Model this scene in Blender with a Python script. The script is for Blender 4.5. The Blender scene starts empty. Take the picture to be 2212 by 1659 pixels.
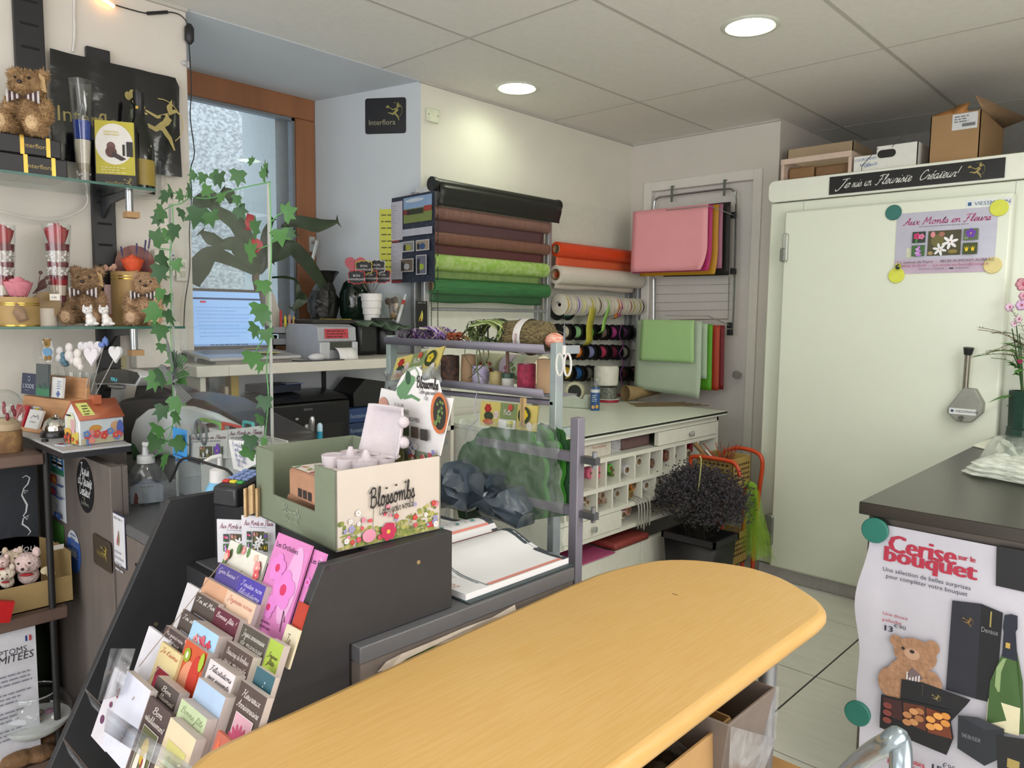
import bpy,math,random
from mathutils import Vector as V,Matrix as MX
from math import sin,cos,pi,radians as RAD
random.seed(7)
SC=bpy.context.scene
COL=SC.collection
# ------------------------------------------------------------------ camera
CAM=V((2.9,0.0,1.39));FPX=1624.0
_yaw,_pit,_rol=RAD(43.2996),RAD(5.2510),RAD(0.7173)
_f=V((-sin(_yaw)*cos(_pit),cos(_yaw)*cos(_pit),-sin(_pit)))
_r0=V((cos(_yaw),sin(_yaw),0));_u0=_r0.cross(_f)
_r=_r0*cos(_rol)+_u0*sin(_rol);_u=_u0*cos(_rol)-_r0*sin(_rol)
cd=bpy.data.cameras.new('camera');cam=bpy.data.objects.new('camera',cd);COL.objects.link(cam)
cam.matrix_world=MX(((_r.x,_u.x,-_f.x,CAM.x),(_r.y,_u.y,-_f.y,CAM.y),(_r.z,_u.z,-_f.z,CAM.z),(0,0,0,1)))
cd.sensor_width=36;cd.lens=FPX/2212*36;cd.clip_start=.02;SC.camera=cam
# ------------------------------------------------------------------ light and exposure
SC.view_settings.view_transform='Standard';SC.view_settings.look='None'
SC.view_settings.gamma=1;SC.view_settings.use_curve_mapping=False
SC.view_settings.exposure=-0.16
w=bpy.data.worlds.new('world');SC.world=w;w.use_nodes=True
wb=w.node_tree.nodes['Background'];wb.inputs[0].default_value=(.88,.95,1,1);wb.inputs[1].default_value=2.7
def area(name,loc,rot,sx,sy,power,col=(1,1,1)):
 l=bpy.data.lights.new(name,'AREA');l.shape='RECTANGLE';l.size=sx;l.size_y=sy;l.energy=power;l.color=col
 o=bpy.data.objects.new(name,l);o.location=loc;o.rotation_euler=rot;COL.objects.link(o);return o
area('shop_window_daylight',(2.6,-2.45,1.45),(RAD(90),0,0),3.6,2.0,54,(1,.955,.97))
area('side_fill',(4.5,.9,1.45),(RAD(90),0,RAD(90)),2.4,2.0,56,(1,.96,.96))  # added fill from the right; the wall behind it has no door
area('overhead_fill_right',(3.5,2.3,2.495),(0,0,0),.6,1.5,32,(.98,1,.93))  # added unseen fill from above, lifts the floor and bench fronts
area('overhead_fill_back',(3.0,-.9,2.495),(0,0,0),1.8,.6,15,(1,.98,.95))  # added unseen fill from above, behind the camera; no fitting there
LAMP_COL=(.93,1,.76)
LAMP_POW=46
# ------------------------------------------------------------------ points from the photograph to the room
def _ray(u,v):return _r*((u-1106)/FPX)-_u*((v-829.5)/FPX)+_f
def at(u,v,x=None,y=None,z=None):
 d=_ray(u,v)
 t=(x-CAM.x)/d.x if x is not None else(y-CAM.y)/d.y if y is not None else(z-CAM.z)/d.z
 return CAM+d*t
def pm(p):return(V(p)-CAM).dot(_f)/FPX
def toC(p):d=CAM-V(p);return math.atan2(d.x,-d.y)
# ------------------------------------------------------------------ materials
_mc={}
def lin(h):
 if not isinstance(h,str):return tuple(h)
 c=[int(h[i:i+2],16)/255 for i in(0,2,4)]
 return tuple(a/12.92 if a<=.04045 else((a+.055)/1.055)**2.4 for a in c)
def mat(col,rough=.5,metal=0,var=.07,vs=25,bump=0,bs=90,emit=0,trans=0,alpha=1,stretch=None,spec=.5,coat=0,col2=None,sheen=0):
 key=(str(col),rough,metal,var,vs,bump,bs,emit,trans,alpha,stretch,spec,coat,str(col2),sheen)
 if key in _mc:return _mc[key]
 m=bpy.data.materials.new('m_%s_%d'%(col if isinstance(col,str) else 'c',len(_mc)));m.use_nodes=True
 nt=m.node_tree;N=nt.nodes;L=nt.links;b=N['Principled BSDF'];c=lin(col)
 b.inputs['Roughness'].default_value=rough;b.inputs['Metallic'].default_value=metal
 b.inputs['Specular IOR Level'].default_value=spec
 if coat:b.inputs['Coat Weight'].default_value=coat;b.inputs['Coat Roughness'].default_value=.08
 if trans:b.inputs['Transmission Weight'].default_value=trans
 if alpha<1:b.inputs['Alpha'].default_value=alpha
 tc=N.new('ShaderNodeTexCoord');src=tc.outputs['Object']
 if stretch:
  mp=N.new('ShaderNodeMapping');mp.inputs['Scale'].default_value=stretch;L.new(src,mp.inputs[0]);src=mp.outputs[0]
 n=N.new('ShaderNodeTexNoise');n.inputs['Scale'].default_value=vs;n.inputs['Detail'].default_value=3;L.new(src,n.inputs['Vector'])
 r=N.new('ShaderNodeValToRGB');L.new(n.outputs[0],r.inputs[0])
 if col2:
  d=lin(col2);r.color_ramp.elements[0].color=(*c,1);r.color_ramp.elements[1].color=(*d,1)
  r.color_ramp.elements[0].position=.38;r.color_ramp.elements[1].position=.62
 else:
  r.color_ramp.elements[0].color=(*[a*(1-var) for a in c],1);r.color_ramp.elements[1].color=(*[min(1,a*(1+var)) for a in c],1)
  r.color_ramp.elements[0].position=.3;r.color_ramp.elements[1].position=.7
 L.new(r.outputs[0],b.inputs['Base Color'])
 if emit:b.inputs['Emission Strength'].default_value=emit;L.new(r.outputs[0],b.inputs['Emission Color'])
 if bump:
  n2=N.new('ShaderNodeTexNoise');n2.inputs['Scale'].default_value=bs;n2.inputs['Detail'].default_value=4;L.new(src,n2.inputs['Vector'])
  bp=N.new('ShaderNodeBump');bp.inputs['Strength'].default_value=bump;bp.inputs['Distance'].default_value=.01
  L.new(n2.outputs[0],bp.inputs['Height']);L.new(bp.outputs[0],b.inputs['Normal'])
 _mc[key]=m;return m
def glass(tint=(1,1,1),rough=.02,haze=0,refl=1.0,hazecol=(.9,.9,.95)):
 """thin clear sheet: fresnel reflection over tinted see-through, with optional film haze"""
 key=('g',tint,rough,haze,refl,hazecol)
 if key in _mc:return _mc[key]
 m=bpy.data.materials.new('m_clear_%d'%len(_mc));m.use_nodes=True;nt=m.node_tree;N=nt.nodes;L=nt.links
 N.remove(N['Principled BSDF']);out=N['Material Output']
 t=N.new('ShaderNodeBsdfTransparent');t.inputs[0].default_value=(*tint,1)
 g=N.new('ShaderNodeBsdfGlossy');g.inputs['Roughness'].default_value=rough
 lw=N.new('ShaderNodeLayerWeight');lw.inputs[0].default_value=.5
 pw=N.new('ShaderNodeMath');pw.operation='POWER';pw.inputs[1].default_value=4;L.new(lw.outputs['Facing'],pw.inputs[0])
 ml=N.new('ShaderNodeMath');ml.operation='MULTIPLY_ADD';ml.inputs[1].default_value=.55*refl;ml.inputs[2].default_value=.04*refl;ml.use_clamp=True;L.new(pw.outputs[0],ml.inputs[0])
 nz=N.new('ShaderNodeTexNoise');nz.inputs['Scale'].default_value=9
 last=t.outputs[0]
 if haze:
  d=N.new('ShaderNodeBsdfDiffuse');d.inputs[0].default_value=(*hazecol,1);mx=N.new('ShaderNodeMixShader')
  mr=N.new('ShaderNodeMapRange');mr.inputs[1].default_value=.3;mr.inputs[2].default_value=.7
  mr.inputs[3].default_value=haze*.4;mr.inputs[4].default_value=min(1,haze*1.6)
  L.new(nz.outputs[0],mr.inputs[0]);L.new(mr.outputs[0],mx.inputs[0]);L.new(t.outputs[0],mx.inputs[1]);L.new(d.outputs[0],mx.inputs[2]);last=mx.outputs[0]
 mx=N.new('ShaderNodeMixShader');L.new(ml.outputs[0],mx.inputs[0]);L.new(last,mx.inputs[1]);L.new(g.outputs[0],mx.inputs[2])
 L.new(mx.outputs[0],out.inputs[0]);_mc[key]=m;return m
 # ------------------------------------------------------------------ geometry builder
class G:
 def __init__(s,m=None):s.v=[];s.f=[];s.mi=[];s.ms=[];s.M=MX();s.m=m
 def _s(s,m):
  m=m or s.m
  if m not in s.ms:s.ms.append(m)
  return s.ms.index(m)
 def add(s,vs,fs,m=None):
  o=len(s.v);k=s._s(m);M=s.M
  s.v+=[M@V(p) for p in vs];s.f+=[[o+i for i in f] for f in fs];s.mi+=[k]*len(fs);return s
 def box(s,a,b,m=None):
  x0,y0,z0=a;x1,y1,z1=b
  vs=[(x,y,z) for z in(z0,z1) for y in(y0,y1) for x in(x0,x1)]
  return s.add(vs,[(0,2,3,1),(4,5,7,6),(0,1,5,4),(2,6,7,3),(0,4,6,2),(1,3,7,5)],m)
 def cbox(s,c,d,m=None):return s.box([c[i]-d[i]/2 for i in range(3)],[c[i]+d[i]/2 for i in range(3)],m)
 def quad(s,*p,m=None):return s.add(p,[tuple(range(len(p)))],m)
 def prism(s,poly,d,m=None,ax='z',o=0):
  """poly of 2D points pushed from o to o+d along ax ('z': xy, 'y': xz, 'x': yz)"""
  n=len(poly);f={'z':lambda p,h:(p[0],p[1],h),'y':lambda p,h:(p[0],h,p[1]),'x':lambda p,h:(h,p[0],p[1])}[ax]
  vs=[f(p,o) for p in poly]+[f(p,o+d) for p in poly]
  fs=[tuple(range(n))[::-1],tuple(range(n,2*n))]+[(i,(i+1)%n,n+(i+1)%n,n+i) for i in range(n)]
  return s.add(vs,fs,m)
 def lathe(s,prof,n=20,c=(0,0,0),m=None,cap=True,ax='z',sy=1):
  vs=[];fs=[];k=len(prof)
  for r,h in prof:
   for i in range(n):
    a=2*pi*i/n;p=(r*cos(a),sy*r*sin(a),h)
    if ax=='x':p=(h,p[0],p[1])
    if ax=='y':p=(p[0],h,p[1])
    vs.append((p[0]+c[0],p[1]+c[1],p[2]+c[2]))
  for j in range(k-1):
   for i in range(n):fs.append((j*n+i,j*n+(i+1)%n,(j+1)*n+(i+1)%n,(j+1)*n+i))
  if cap:fs+=[tuple(range(n))[::-1],tuple((k-1)*n+i for i in range(n))]
  return s.add(vs,fs,m)
 def tube(s,pts,r,n=6,m=None,closed=False,flat=1):
  pts=[V(p) for p in pts];k=len(pts);vs=[];fs=[];prev=None
  for i,p in enumerate(pts):
   a=pts[(i-1)%k] if(i or closed) else p;b=pts[(i+1)%k] if(i<k-1 or closed) else p
   t=(b-a);t=t.normalized() if t.length>1e-9 else V((0,0,1))
   if prev is None:q=t.orthogonal().normalized() if abs(t.z)>.95 else V((0,0,1)).cross(t).normalized()
   else:q=(prev-t*prev.dot(t));q=q.normalized() if q.length>1e-6 else t.orthogonal().normalized()
   prev=q;w_=t.cross(q);rr=r[i] if isinstance(r,(list,tuple)) else r
   vs+=[p+q*(rr*cos(2*pi*j/n))+w_*(rr*flat*sin(2*pi*j/n)) for j in range(n)]
  for i in range(k if closed else k-1):
   e=(i+1)%k
   fs+=[(i*n+j,i*n+(j+1)%n,e*n+(j+1)%n,e*n+j) for j in range(n)]
  if not closed:fs+=[tuple(range(n))[::-1],tuple((k-1)*n+j for j in range(n))]
  return s.add(vs,fs,m)
 def ball(s,c,r,nu=14,nv=9,m=None,jit=0):
  r=(r,r,r) if not isinstance(r,(tuple,list)) else r;vs=[(c[0],c[1],c[2]-r[2])];fs=[]
  for j in range(1,nv):
   t=-pi/2+pi*j/nv
   for i in range(nu):
    q=1+random.uniform(-jit,jit);a=2*pi*i/nu
    vs.append((c[0]+q*r[0]*cos(t)*cos(a),c[1]+q*r[1]*cos(t)*sin(a),c[2]+q*r[2]*sin(t)))
  vs.append((c[0],c[1],c[2]+r[2]));e=len(vs)-1
  for i in range(nu):
   fs.append((0,1+(i+1)%nu,1+i));fs.append((e,1+(nv-2)*nu+i,1+(nv-2)*nu+(i+1)%nu))
  for j in range(nv-2):
   for i in range(nu):fs.append((1+j*nu+i,1+j*nu+(i+1)%nu,1+(j+1)*nu+(i+1)%nu,1+(j+1)*nu+i))
  return s.add(vs,fs,m)
 def sheet(s,fn,nu,nv,m=None):
  vs=[fn(i/nu,j/nv) for j in range(nv+1) for i in range(nu+1)]
  return s.add(vs,[(j*(nu+1)+i,j*(nu+1)+i+1,(j+1)*(nu+1)+i+1,(j+1)*(nu+1)+i) for j in range(nv) for i in range(nu)],m)
def build(name,g,parent=None,bevel=0,smooth=38,solid=0,remesh=0,loc=None,rz=None):
 me=bpy.data.meshes.new(name);me.from_pydata([tuple(p) for p in g.v],[],g.f)
 for m in g.ms:me.materials.append(m)
 if len(g.ms)>1:me.polygons.foreach_set('material_index',g.mi)
 if smooth:me.polygons.foreach_set('use_smooth',[True]*len(me.polygons));me.set_sharp_from_angle(angle=RAD(smooth))
 me.update()
 o=bpy.data.objects.new(name,me);COL.objects.link(o)
 if parent:o.parent=parent
 if loc is not None:o.location=loc
 if rz is not None:o.rotation_euler[2]=rz
 if solid:q=o.modifiers.new('t','SOLIDIFY');q.thickness=solid;q.offset=0
 if remesh:q=o.modifiers.new('r','REMESH');q.mode='VOXEL';q.voxel_size=remesh;q.use_smooth_shade=True
 if bevel:q=o.modifiers.new('b','BEVEL');q.width=bevel;q.segments=2;q.limit_method='ANGLE';q.angle_limit=RAD(40)
 return o
def tag(o,label,cat,group=None):
 o['label']=label;o['category']=cat
 if group:o['group']=group
 return o
def thing(name,label,cat,loc=(0,0,0),rz=0,group=None,rot=None):
 o=bpy.data.objects.new(name,None);COL.objects.link(o);o.empty_display_size=.05
 o.location=loc;o.rotation_euler=rot or(0,0,rz);return tag(o,label,cat,group)
def struct(name,g,parent=None,**k):
 o=build(name,g,parent,**k)
 if not parent:o['kind']='structure'
 return o
def stuff(o):o['kind']='stuff';return o
def dup(o,label=None,loc=None,rz=None,group=None,top=True,par=None):
 c=o.copy();COL.objects.link(c)
 if par:c.parent=par
 if top:
  if label:c['label']=label
  if group:c['group']=group
  if loc is not None:c.location=loc
  if rz is not None:c.rotation_euler=(0,0,rz)
 for ch in list(o.children):dup(ch,top=False,par=c)
 return c
def bez(pts,n=6):
 """Catmull-Rom through the points"""
 pts=[V(p) for p in pts];out=[]
 for i in range(len(pts)-1):
  a=pts[max(i-1,0)];b=pts[i];c=pts[i+1];d=pts[min(i+2,len(pts)-1)]
  for k in range(n):
   t=k/n;out.append(.5*((2*b)+(c-a)*t+(2*a-5*b+4*c-d)*t*t+(3*b-a-3*c+d)*t**3))
 return out+[pts[-1]]
def arc(cx,cy,rx,ry=None,a0=0,a1=2*pi,n=20):
 ry=rx if ry is None else ry;full=abs(a1-a0-2*pi)<1e-6
 return[(cx+rx*cos(a0+(a1-a0)*i/(n if full else n-1)),cy+ry*sin(a0+(a1-a0)*i/(n if full else n-1))) for i in range(n)]
def rrect(x0,y0,x1,y1,r,n=5):
 o=[]
 for cx,cy,a in((x1-r,y1-r,0),(x0+r,y1-r,pi/2),(x0+r,y0+r,pi),(x1-r,y0+r,1.5*pi)):o+=arc(cx,cy,r,r,a,a+pi/2,n)
 return o
 # ------------------------------------------------------------------ lettering
_GL={'a':(4.2,'3.2,3.4 2,4 .8,3 .5,1.5 1.2,.1 2.3,.6 3.2,3.6 3,1 3.5,0 4.4,.8'),'b':(3.7,'0,.8 1.5,4.5 2,7.5 1.4,8 .9,6 .8,1 1.6,0 2.8,.6 3.2,2.4 2.4,3.6 1.6,3'),'c':(3.2,'3,3.2 2.2,4 1,3.2 .5,1.6 1.2,.1 2.4,.3 3.4,1.2'),'d':(4.3,'3,3.4 2,4 .8,3 .5,1.4 1.2,.1 2.4,.8 3.4,4 4,8 3.2,2 3.6,0 4.5,.8'),'e':(3.1,'0,.8 1.8,1.8 2.6,3 2,4 1,3.4 .6,1.8 1.2,.1 2.2,.2 3.3,1.2'),'f':(2.9,'0,.8 2,4 3,7.4 2.4,8 1.8,6 1,-3 .4,-4 .4,-2.6 1.6,0 3,1'),'g':(4,'3,3.4 2,4 .8,3 .5,1.5 1.2,.1 2.3,.6 3.2,3.8 2.6,-3 1.4,-4 .8,-3 2,-1 4.2,.8'),'h':(4,'0,.8 1.6,4.5 2.2,7.6 1.5,8 1,6 .8,0/.8,1.5 1.8,3.6 2.8,4 3,2.5 2.9,.6 3.4,0 4.2,.8'),'i':(2.2,'0,.8 1.2,3.8 1,1 1.4,0 2.4,.8/1.5,5.5 1.7,6'),'j':(2,'0,.8 1.4,3.8 .8,-3 0,-4 -.4,-3 2.2,.8/1.6,5.5 1.8,6'),'k':(3.8,'0,.8 1.6,4.5 2.2,7.6 1.5,8 1,6 .8,0/3,4 1,1.8 2.2,1 3,0 4,.8'),'l':(2.3,'0,.8 1.6,4.5 2.2,7.4 1.5,8 1,6 .9,1 1.4,0 2.5,.8'),'m':(6,'0,3 .8,4 .9,0/.9,1.5 1.8,3.7 2.6,3.8 2.8,0/2.8,1.5 3.7,3.7 4.5,3.8 4.7,1 5.1,0 6.2,.8'),'n':(4.1,'0,3 .8,4 .9,0/.9,1.5 1.8,3.7 2.7,3.8 2.9,1 3.3,0 4.3,.8'),'o':(3.8,'1.8,4 .8,3 .5,1.5 1.2,.1 2.3,.3 3,2 2.7,3.6 1.8,4 2.2,3.2 4,3.4'),'p':(3.9,'0,.8 1.1,4 .6,-4/1,2.5 2,3.9 3,3 3,1.2 2.2,0 1,.6 2.4,.1 4,.8'),'q':(4,'3,3.4 2,4 .8,3 .5,1.5 1.2,.1 2.3,.6 3.2,3.8 2.8,-4 3.4,-2 4.2,.8'),'r':(3,'0,.8 1,4 1.2,3.4 2.4,3.5 2.1,1 2.5,0 3.2,.8'),'s':(2.8,'0,.8 1.6,4 2,2.4 2.2,.8 1.2,0 .4,.6 1.6,.2 3,.8'),'t':(2.5,'0,.8 1.5,4.5 1.9,7 1.2,1 1.6,0 2.7,.8/.4,4.8 2.9,5.1'),'u':(4,'0,.8 .9,4 .7,1 1.4,0 2.4,.8 3,4 2.8,1 3.2,0 4.2,.8'),'v':(3.6,'0,3 .8,4 1.4,.2 2.6,2 3,4 3.8,3.6'),'w':(5.2,'0,3 .8,4 1.3,.2 2.4,3.4 2.9,.2 4.2,2.2 4.6,4 5.4,3.6'),'x':(3.6,'.2,3.8 1.2,3.6 2.6,.2 3.8,.8/3.2,4 .4,0'),'y':(4,'0,.8 .9,4 .8,1 1.5,0 2.5,.8 3.1,4 2.6,-3 1.4,-4 .8,-3 2,-1 4.2,.8'),'z':(3.4,'.2,3.4 1.4,4 2.6,3.6 .8,.2 2,.4 3.6,.6'),'A':(6,'.2,.6 1.4,0 3.4,5 4.4,8 4.6,2 5,0 6.2,.8/1.6,3 4.6,3.2'),'B':(5.4,'1.4,7 1.2,3 .8,0/0,6 2,8 4,7.6 3.6,5 1.6,4.2 4.2,4 4.6,1.4 2.6,-.2 .4,.8'),'C':(5,'4.6,6.6 3.8,8 1.6,6.6 .6,3 1.6,.2 3.4,.4 5,1.6'),'F':(5,'3.2,7.4 2.2,2 1,-.4 0,.6/.6,7 2.4,7.8 5.2,8/1.4,4 4,4.2'),'G':(5.4,'4.8,6.6 3.8,8 1.6,6.6 .6,3 1.6,.2 3.4,.6 4.6,3.6 4.2,-2 2.6,-3.4 2,-2 5.4,1'),'H':(6,'.4,6.8 1.4,8 1.2,3 .4,0/4.8,8 4,3 4.2,.4 5,0 6.2,.8/1,4 4.4,4.4'),'J':(4.4,'3.4,8 2.8,3 2,-1.4 .8,-2 .2,-.6/.6,7.4 2.4,7.8 4.8,8'),'L':(4.6,'4,7 3.2,8 2.2,6 1.8,2 .8,0 .2,.8 1.4,.8 3,0 4.6,.8'),'M':(7.4,'.2,.6 1,.2 2,8 3.4,2 5.4,8 5.8,2 6.2,0 7.4,.8'),'T':(4.8,'3,7.4 2.4,2 1.2,-.2 .2,.8/.2,6.8 1.6,7.8 5.2,8'),'W':(7.2,'.2,7 1,8 1.6,.2 3.6,7 4,.2 6.4,6 6.8,8'),'E':(4.6,'4,7 3,8 1.6,7.4 1.6,5 3,4.4 1.2,4 .8,1.6 2,0 4.4,1'),'!':(2,'1.2,8 .8,2.6/.6,.2 .7,.5'),',':(1.4,'.6,.4 .2,-1.2'),"'":(1.2,'.8,8 .6,6.4'),'.':(1.4,'.5,0 .7,.2'),'-':(2.6,'.3,2 2,2'),' ':(2.4,'')}
_AC={'é':('e','1.8,5.2 2.8,6.6'),'ê':('e','1,5.2 1.9,6.6 2.7,5.2'),'è':('e','1.4,6.6 2.2,5.2'),'à':('a','1.4,6.6 2.2,5.2')}
def strokes(body):
 x=0;out=[]
 for ch in body:
  b,acc=_AC.get(ch,(ch,None));wd,s=_GL.get(b,_GL[' '])
  for st in([q for q in s.split('/') if q]+([acc] if acc else[])):
   p=[tuple(float(k) for k in q.split(',')) for q in st.split()]
   out.append([(a.x+x,a.y) for a in(bez([(i,j,0) for i,j in p],3))])
  x+=wd
 return out,x
_fc={}
def fontmesh(body):
 if body not in _fc:
  cu=bpy.data.curves.new('t','FONT');cu.body=body;cu.size=1;cu.resolution_u=2
  o=bpy.data.objects.new('t',cu);me=o.to_mesh()
  vs=[(q.co.x,q.co.y) for q in me.vertices];fs=[tuple(p.vertices) for p in me.polygons]
  o.to_mesh_clear();bpy.data.objects.remove(o);bpy.data.curves.remove(cu)
  _fc[body]=(vs,fs,max([q[0] for q in vs] or[0]))
 return _fc[body]
INK={}
def ink(h,rough=.6):return mat(h,rough,var=.05)
class Pr:
 """flat print: coloured shapes and letters laid on a surface frame (o, ex, ey), a hair apart"""
 def __init__(s,g,o,ex,ey,lift=.0005):
  s.g=g;s.o=V(o);s.x=V(ex).normalized();s.y=V(ey).normalized();s.n=s.x.cross(s.y).normalized();s.k=1;s.l=lift
 def P(s,a,b):return s.o+s.x*a+s.y*b+s.n*(s.k*s.l)
 def poly(s,pts,c,up=1):
  s.g.add([s.P(*p) for p in pts],[tuple(range(len(pts)))],ink(c) if isinstance(c,str) else c);s.k+=up;return s
 def rect(s,x0,y0,x1,y1,c,up=1):return s.poly([(x0,y0),(x1,y0),(x1,y1),(x0,y1)],c,up)
 def oval(s,x,y,rx,ry,c,n=18,up=1):return s.poly(arc(x,y,rx,ry,n=n),c,up)
 def text(s,body,x,y,h,c,al='L',rot=0,sx=1,shear=0):
  vs,fs,wd=fontmesh(body);off={'L':0,'C':-wd/2,'R':-wd}[al];q=h/.7;cr,sr=cos(rot),sin(rot);o=[]
  for a,b in vs:
   a=(a+off+b*shear)*q*sx;b*=q;o.append(s.P(x+a*cr-b*sr,y+a*sr+b*cr))
  s.g.add(o,fs,ink(c) if isinstance(c,str) else c);s.k+=1;return s
 def script(s,body,x,y,h,c,al='L',rot=0,wt=.55,sx=1,shear=.12,fit=0):
  st,wd=strokes(body);q=h/8;sx=fit/(wd*q) if fit else sx;off={'L':0,'C':-wd/2,'R':-wd}[al];cr,sr=cos(rot),sin(rot);vs=[];fs=[]
  for p in st:
   b0=len(vs)
   for i,(a,b) in enumerate(p):
    e=p[min(i+1,len(p)-1)];d=p[max(i-1,0)];tx,ty=e[0]-d[0],e[1]-d[1];l=math.hypot(tx,ty) or 1
    for sg in(1,-1):
     u=a-sg*ty/l*wt/2+off;v=b+sg*tx/l*wt/2;u=(u+v*shear)*q*sx;v=v*q
     vs.append(s.P(x+u*cr-v*sr,y+u*sr+v*cr))
   fs+=[(b0+2*i,b0+2*i+2,b0+2*i+3,b0+2*i+1) for i in range(len(p)-1)]
  s.g.add(vs,fs,ink(c) if isinstance(c,str) else c);s.k+=1;return s
 def lines(s,x0,y0,x1,n,dy,h,c,seed=1):
  rr=random.Random(seed)
  for i in range(n):
   e=x1-(x1-x0)*rr.uniform(0,.4);a=x0
   while a<e:
    b=min(e,a+h*rr.uniform(2,6));s.rect(a,y0-i*dy,b,y0-i*dy+h,c,0);a=b+h*.9
  s.k+=1;return s
 def flower(s,x,y,r,c,c2,n=6,pw=.42,a0=0,cr=.24):
  for i in range(n):
   a=a0+2*pi*i/n;px,py=x+cos(a)*r*.55,y+sin(a)*r*.55
   s.poly([(px+cos(a)*r*.48*cos(t)-sin(a)*r*pw*sin(t),py+sin(a)*r*.48*cos(t)+cos(a)*r*pw*sin(t)) for t in[2*pi*k/9 for k in range(9)]],c,0);s.k+=.02
  s.k+=.1;return s.oval(x,y,r*cr,r*cr,c2,9,.1)
 def frame(s,x0,y0,x1,y1,c,w):
  s.rect(x0,y0,x1,y1,c)
  return s
 def line(s,pts,wd,c):
  p=[(V((a,b,0))) for a,b in pts];vs=[];
  for i in range(len(p)):
   t=p[min(i+1,len(p)-1)]-p[max(i-1,0)];t=t.normalized() if t.length else V((1,0,0))
   w_=wd[i] if isinstance(wd,list) else wd
   vs+=[s.P(p[i].x-t.y*w_/2,p[i].y+t.x*w_/2),s.P(p[i].x+t.y*w_/2,p[i].y-t.x*w_/2)]
  s.g.add(vs,[(2*i,2*i+2,2*i+3,2*i+1) for i in range(len(p)-1)],ink(c) if isinstance(c,str) else c);s.k+=.2;return s
 def runner(s,x,y,h,c):
  """the gold running-archer emblem, feet at y, h tall"""
  q=lambda*a:[(x+i*h,y+j*h) for i,j in a]
  s.line(q((.46,.62),(.40,.52),(.30,.40),(.47,.22),(.56,.0)),[.14*h,.14*h,.13*h,.09*h,.03*h],c)
  s.line(q((.34,.46),(.18,.34),(.05,.40),(-.10,.42)),[.13*h,.1*h,.07*h,.03*h],c)
  s.line(q((.44,.66),(.22,.58),(.02,.68)),[.08*h,.06*h,.035*h],c);s.line(q((.44,.7),(.62,.78),(.72,.70)),[.09*h,.06*h,.02*h],c)
  s.oval(x+.47*h,y+.80*h,.065*h,.075*h,c,10);s.poly(q((.44,.86),(.52,.98),(.54,.84)),c)
  for i in range(3):s.oval(x+(-.04-.05*i)*h,y+(.72+.05*(i%2))*h,.06*h,.05*h,c,9)
  s.line([(x+h*a,y+h*b) for a,b in arc(.30,.52,.44,.42,-.9,1.7,12)],.018*h,c);return s
GOLD='9a8a52'
# ================================================================== ROOM
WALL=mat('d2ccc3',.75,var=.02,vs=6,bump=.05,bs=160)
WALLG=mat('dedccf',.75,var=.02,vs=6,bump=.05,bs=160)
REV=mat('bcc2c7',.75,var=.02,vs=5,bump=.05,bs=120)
CEIL=mat('e0ddd6',.85,var=.025,vs=40,bump=.06,bs=260)
BAR=mat('b9b6ae',.6,var=.03)
TILE=mat('eae9e0',.32,var=.04,vs=5,bump=.03,bs=30,stretch=(1,6,1))
GROUT=mat('2a2c2e',.9)
# floor with tiles
g=G(GROUT);g.box((-.1,-2.7,-.1),(4.75,5.3,-.004));fl=struct('floor',g)
g=G(TILE);g.box((0,0,-.006),(.5905,.5905,0));me=None
for i in range(-4,5):
 for j in range(-8,5):
  x=1.8425+.597*i;y=2.8755+.597*j
  if not(-.7<x<4.7 and-2.6<y<5):continue
  if me is None:o=build('tile',g,fl,bevel=.0012);me=o
  else:o=me.copy();COL.objects.link(o)
  o.location=(x,y,0)
  # ceiling: panels on a bar grid
HC=2.51
g=G(CEIL);g.box((-1,-2.7,HC+.10),(4.75,5.3,HC+.16));ce=struct('ceiling',g)
cx=[-.024]+[.583+.607*i for i in range(7)];cy=[-2.7,-1.485,-.264,.957,2.178,3.399,4.62,5.3]
LAMPS=[(.27,2.80),(1.49,2.81),(2.70,2.80),(2.70,.36),(.9,-.85),(2.7,-1.5),(3.9,1.6)]
pm_={}
for i in range(len(cx)-1):
 for j in range(len(cy)-1):
  g=G(CEIL);a,b,c,d=cx[i]+.006,cx[i+1]-.006,cy[j]+.006,cy[j+1]-.006
  hole=[l for l in LAMPS if a<l[0]<b and c<l[1]<d]
  if hole:
   lx,ly=hole[0];ring=arc(lx,ly,.088,n=24);sq=[]
   for k in range(24):
    t=2*pi*k/24;dx,dy=cos(t),sin(t)
    q=min(((b if dx>0 else a)-lx)/dx if abs(dx)>1e-6 else 9,((d if dy>0 else c)-ly)/dy if abs(dy)>1e-6 else 9)
    sq.append((lx+dx*q,ly+dy*q))
   g.add([(p[0],p[1],HC) for p in ring]+[(p[0],p[1],HC) for p in sq],[(k,(k+1)%24,24+(k+1)%24,24+k) for k in range(24)])
   for u,v_ in((a,c),(b,c),(b,d),(a,d)):
    k=min(range(24),key=lambda k:0)
   cr=[(a,c),(b,c),(b,d),(a,d)]
   for u,v_ in cr:
    t=math.atan2(v_-ly,u-lx)%(2*pi);k=int(t/(2*pi/24));p,q=sq[k],sq[(k+1)%24]
    g.add([(p[0],p[1],HC),(q[0],q[1],HC),(u,v_,HC)],[(0,1,2)])
   o=build('ceiling_panel',g,ce,smooth=0)
  else:
   g.box((a,c,HC),(b,d,HC+.012));o=build('ceiling_panel',g,ce)
for x in cx[1:]:
 g=G(BAR);g.box((x-.008,-2.7,HC-.0015),(x+.008,5.3,HC+.02));build('grid_bar',g,ce)
for y in cy[1:-1]:
 g=G(BAR);g.box((0,y-.005,HC-.001),(4.7,y+.005,HC+.018));build('grid_bar',g,ce)
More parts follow.
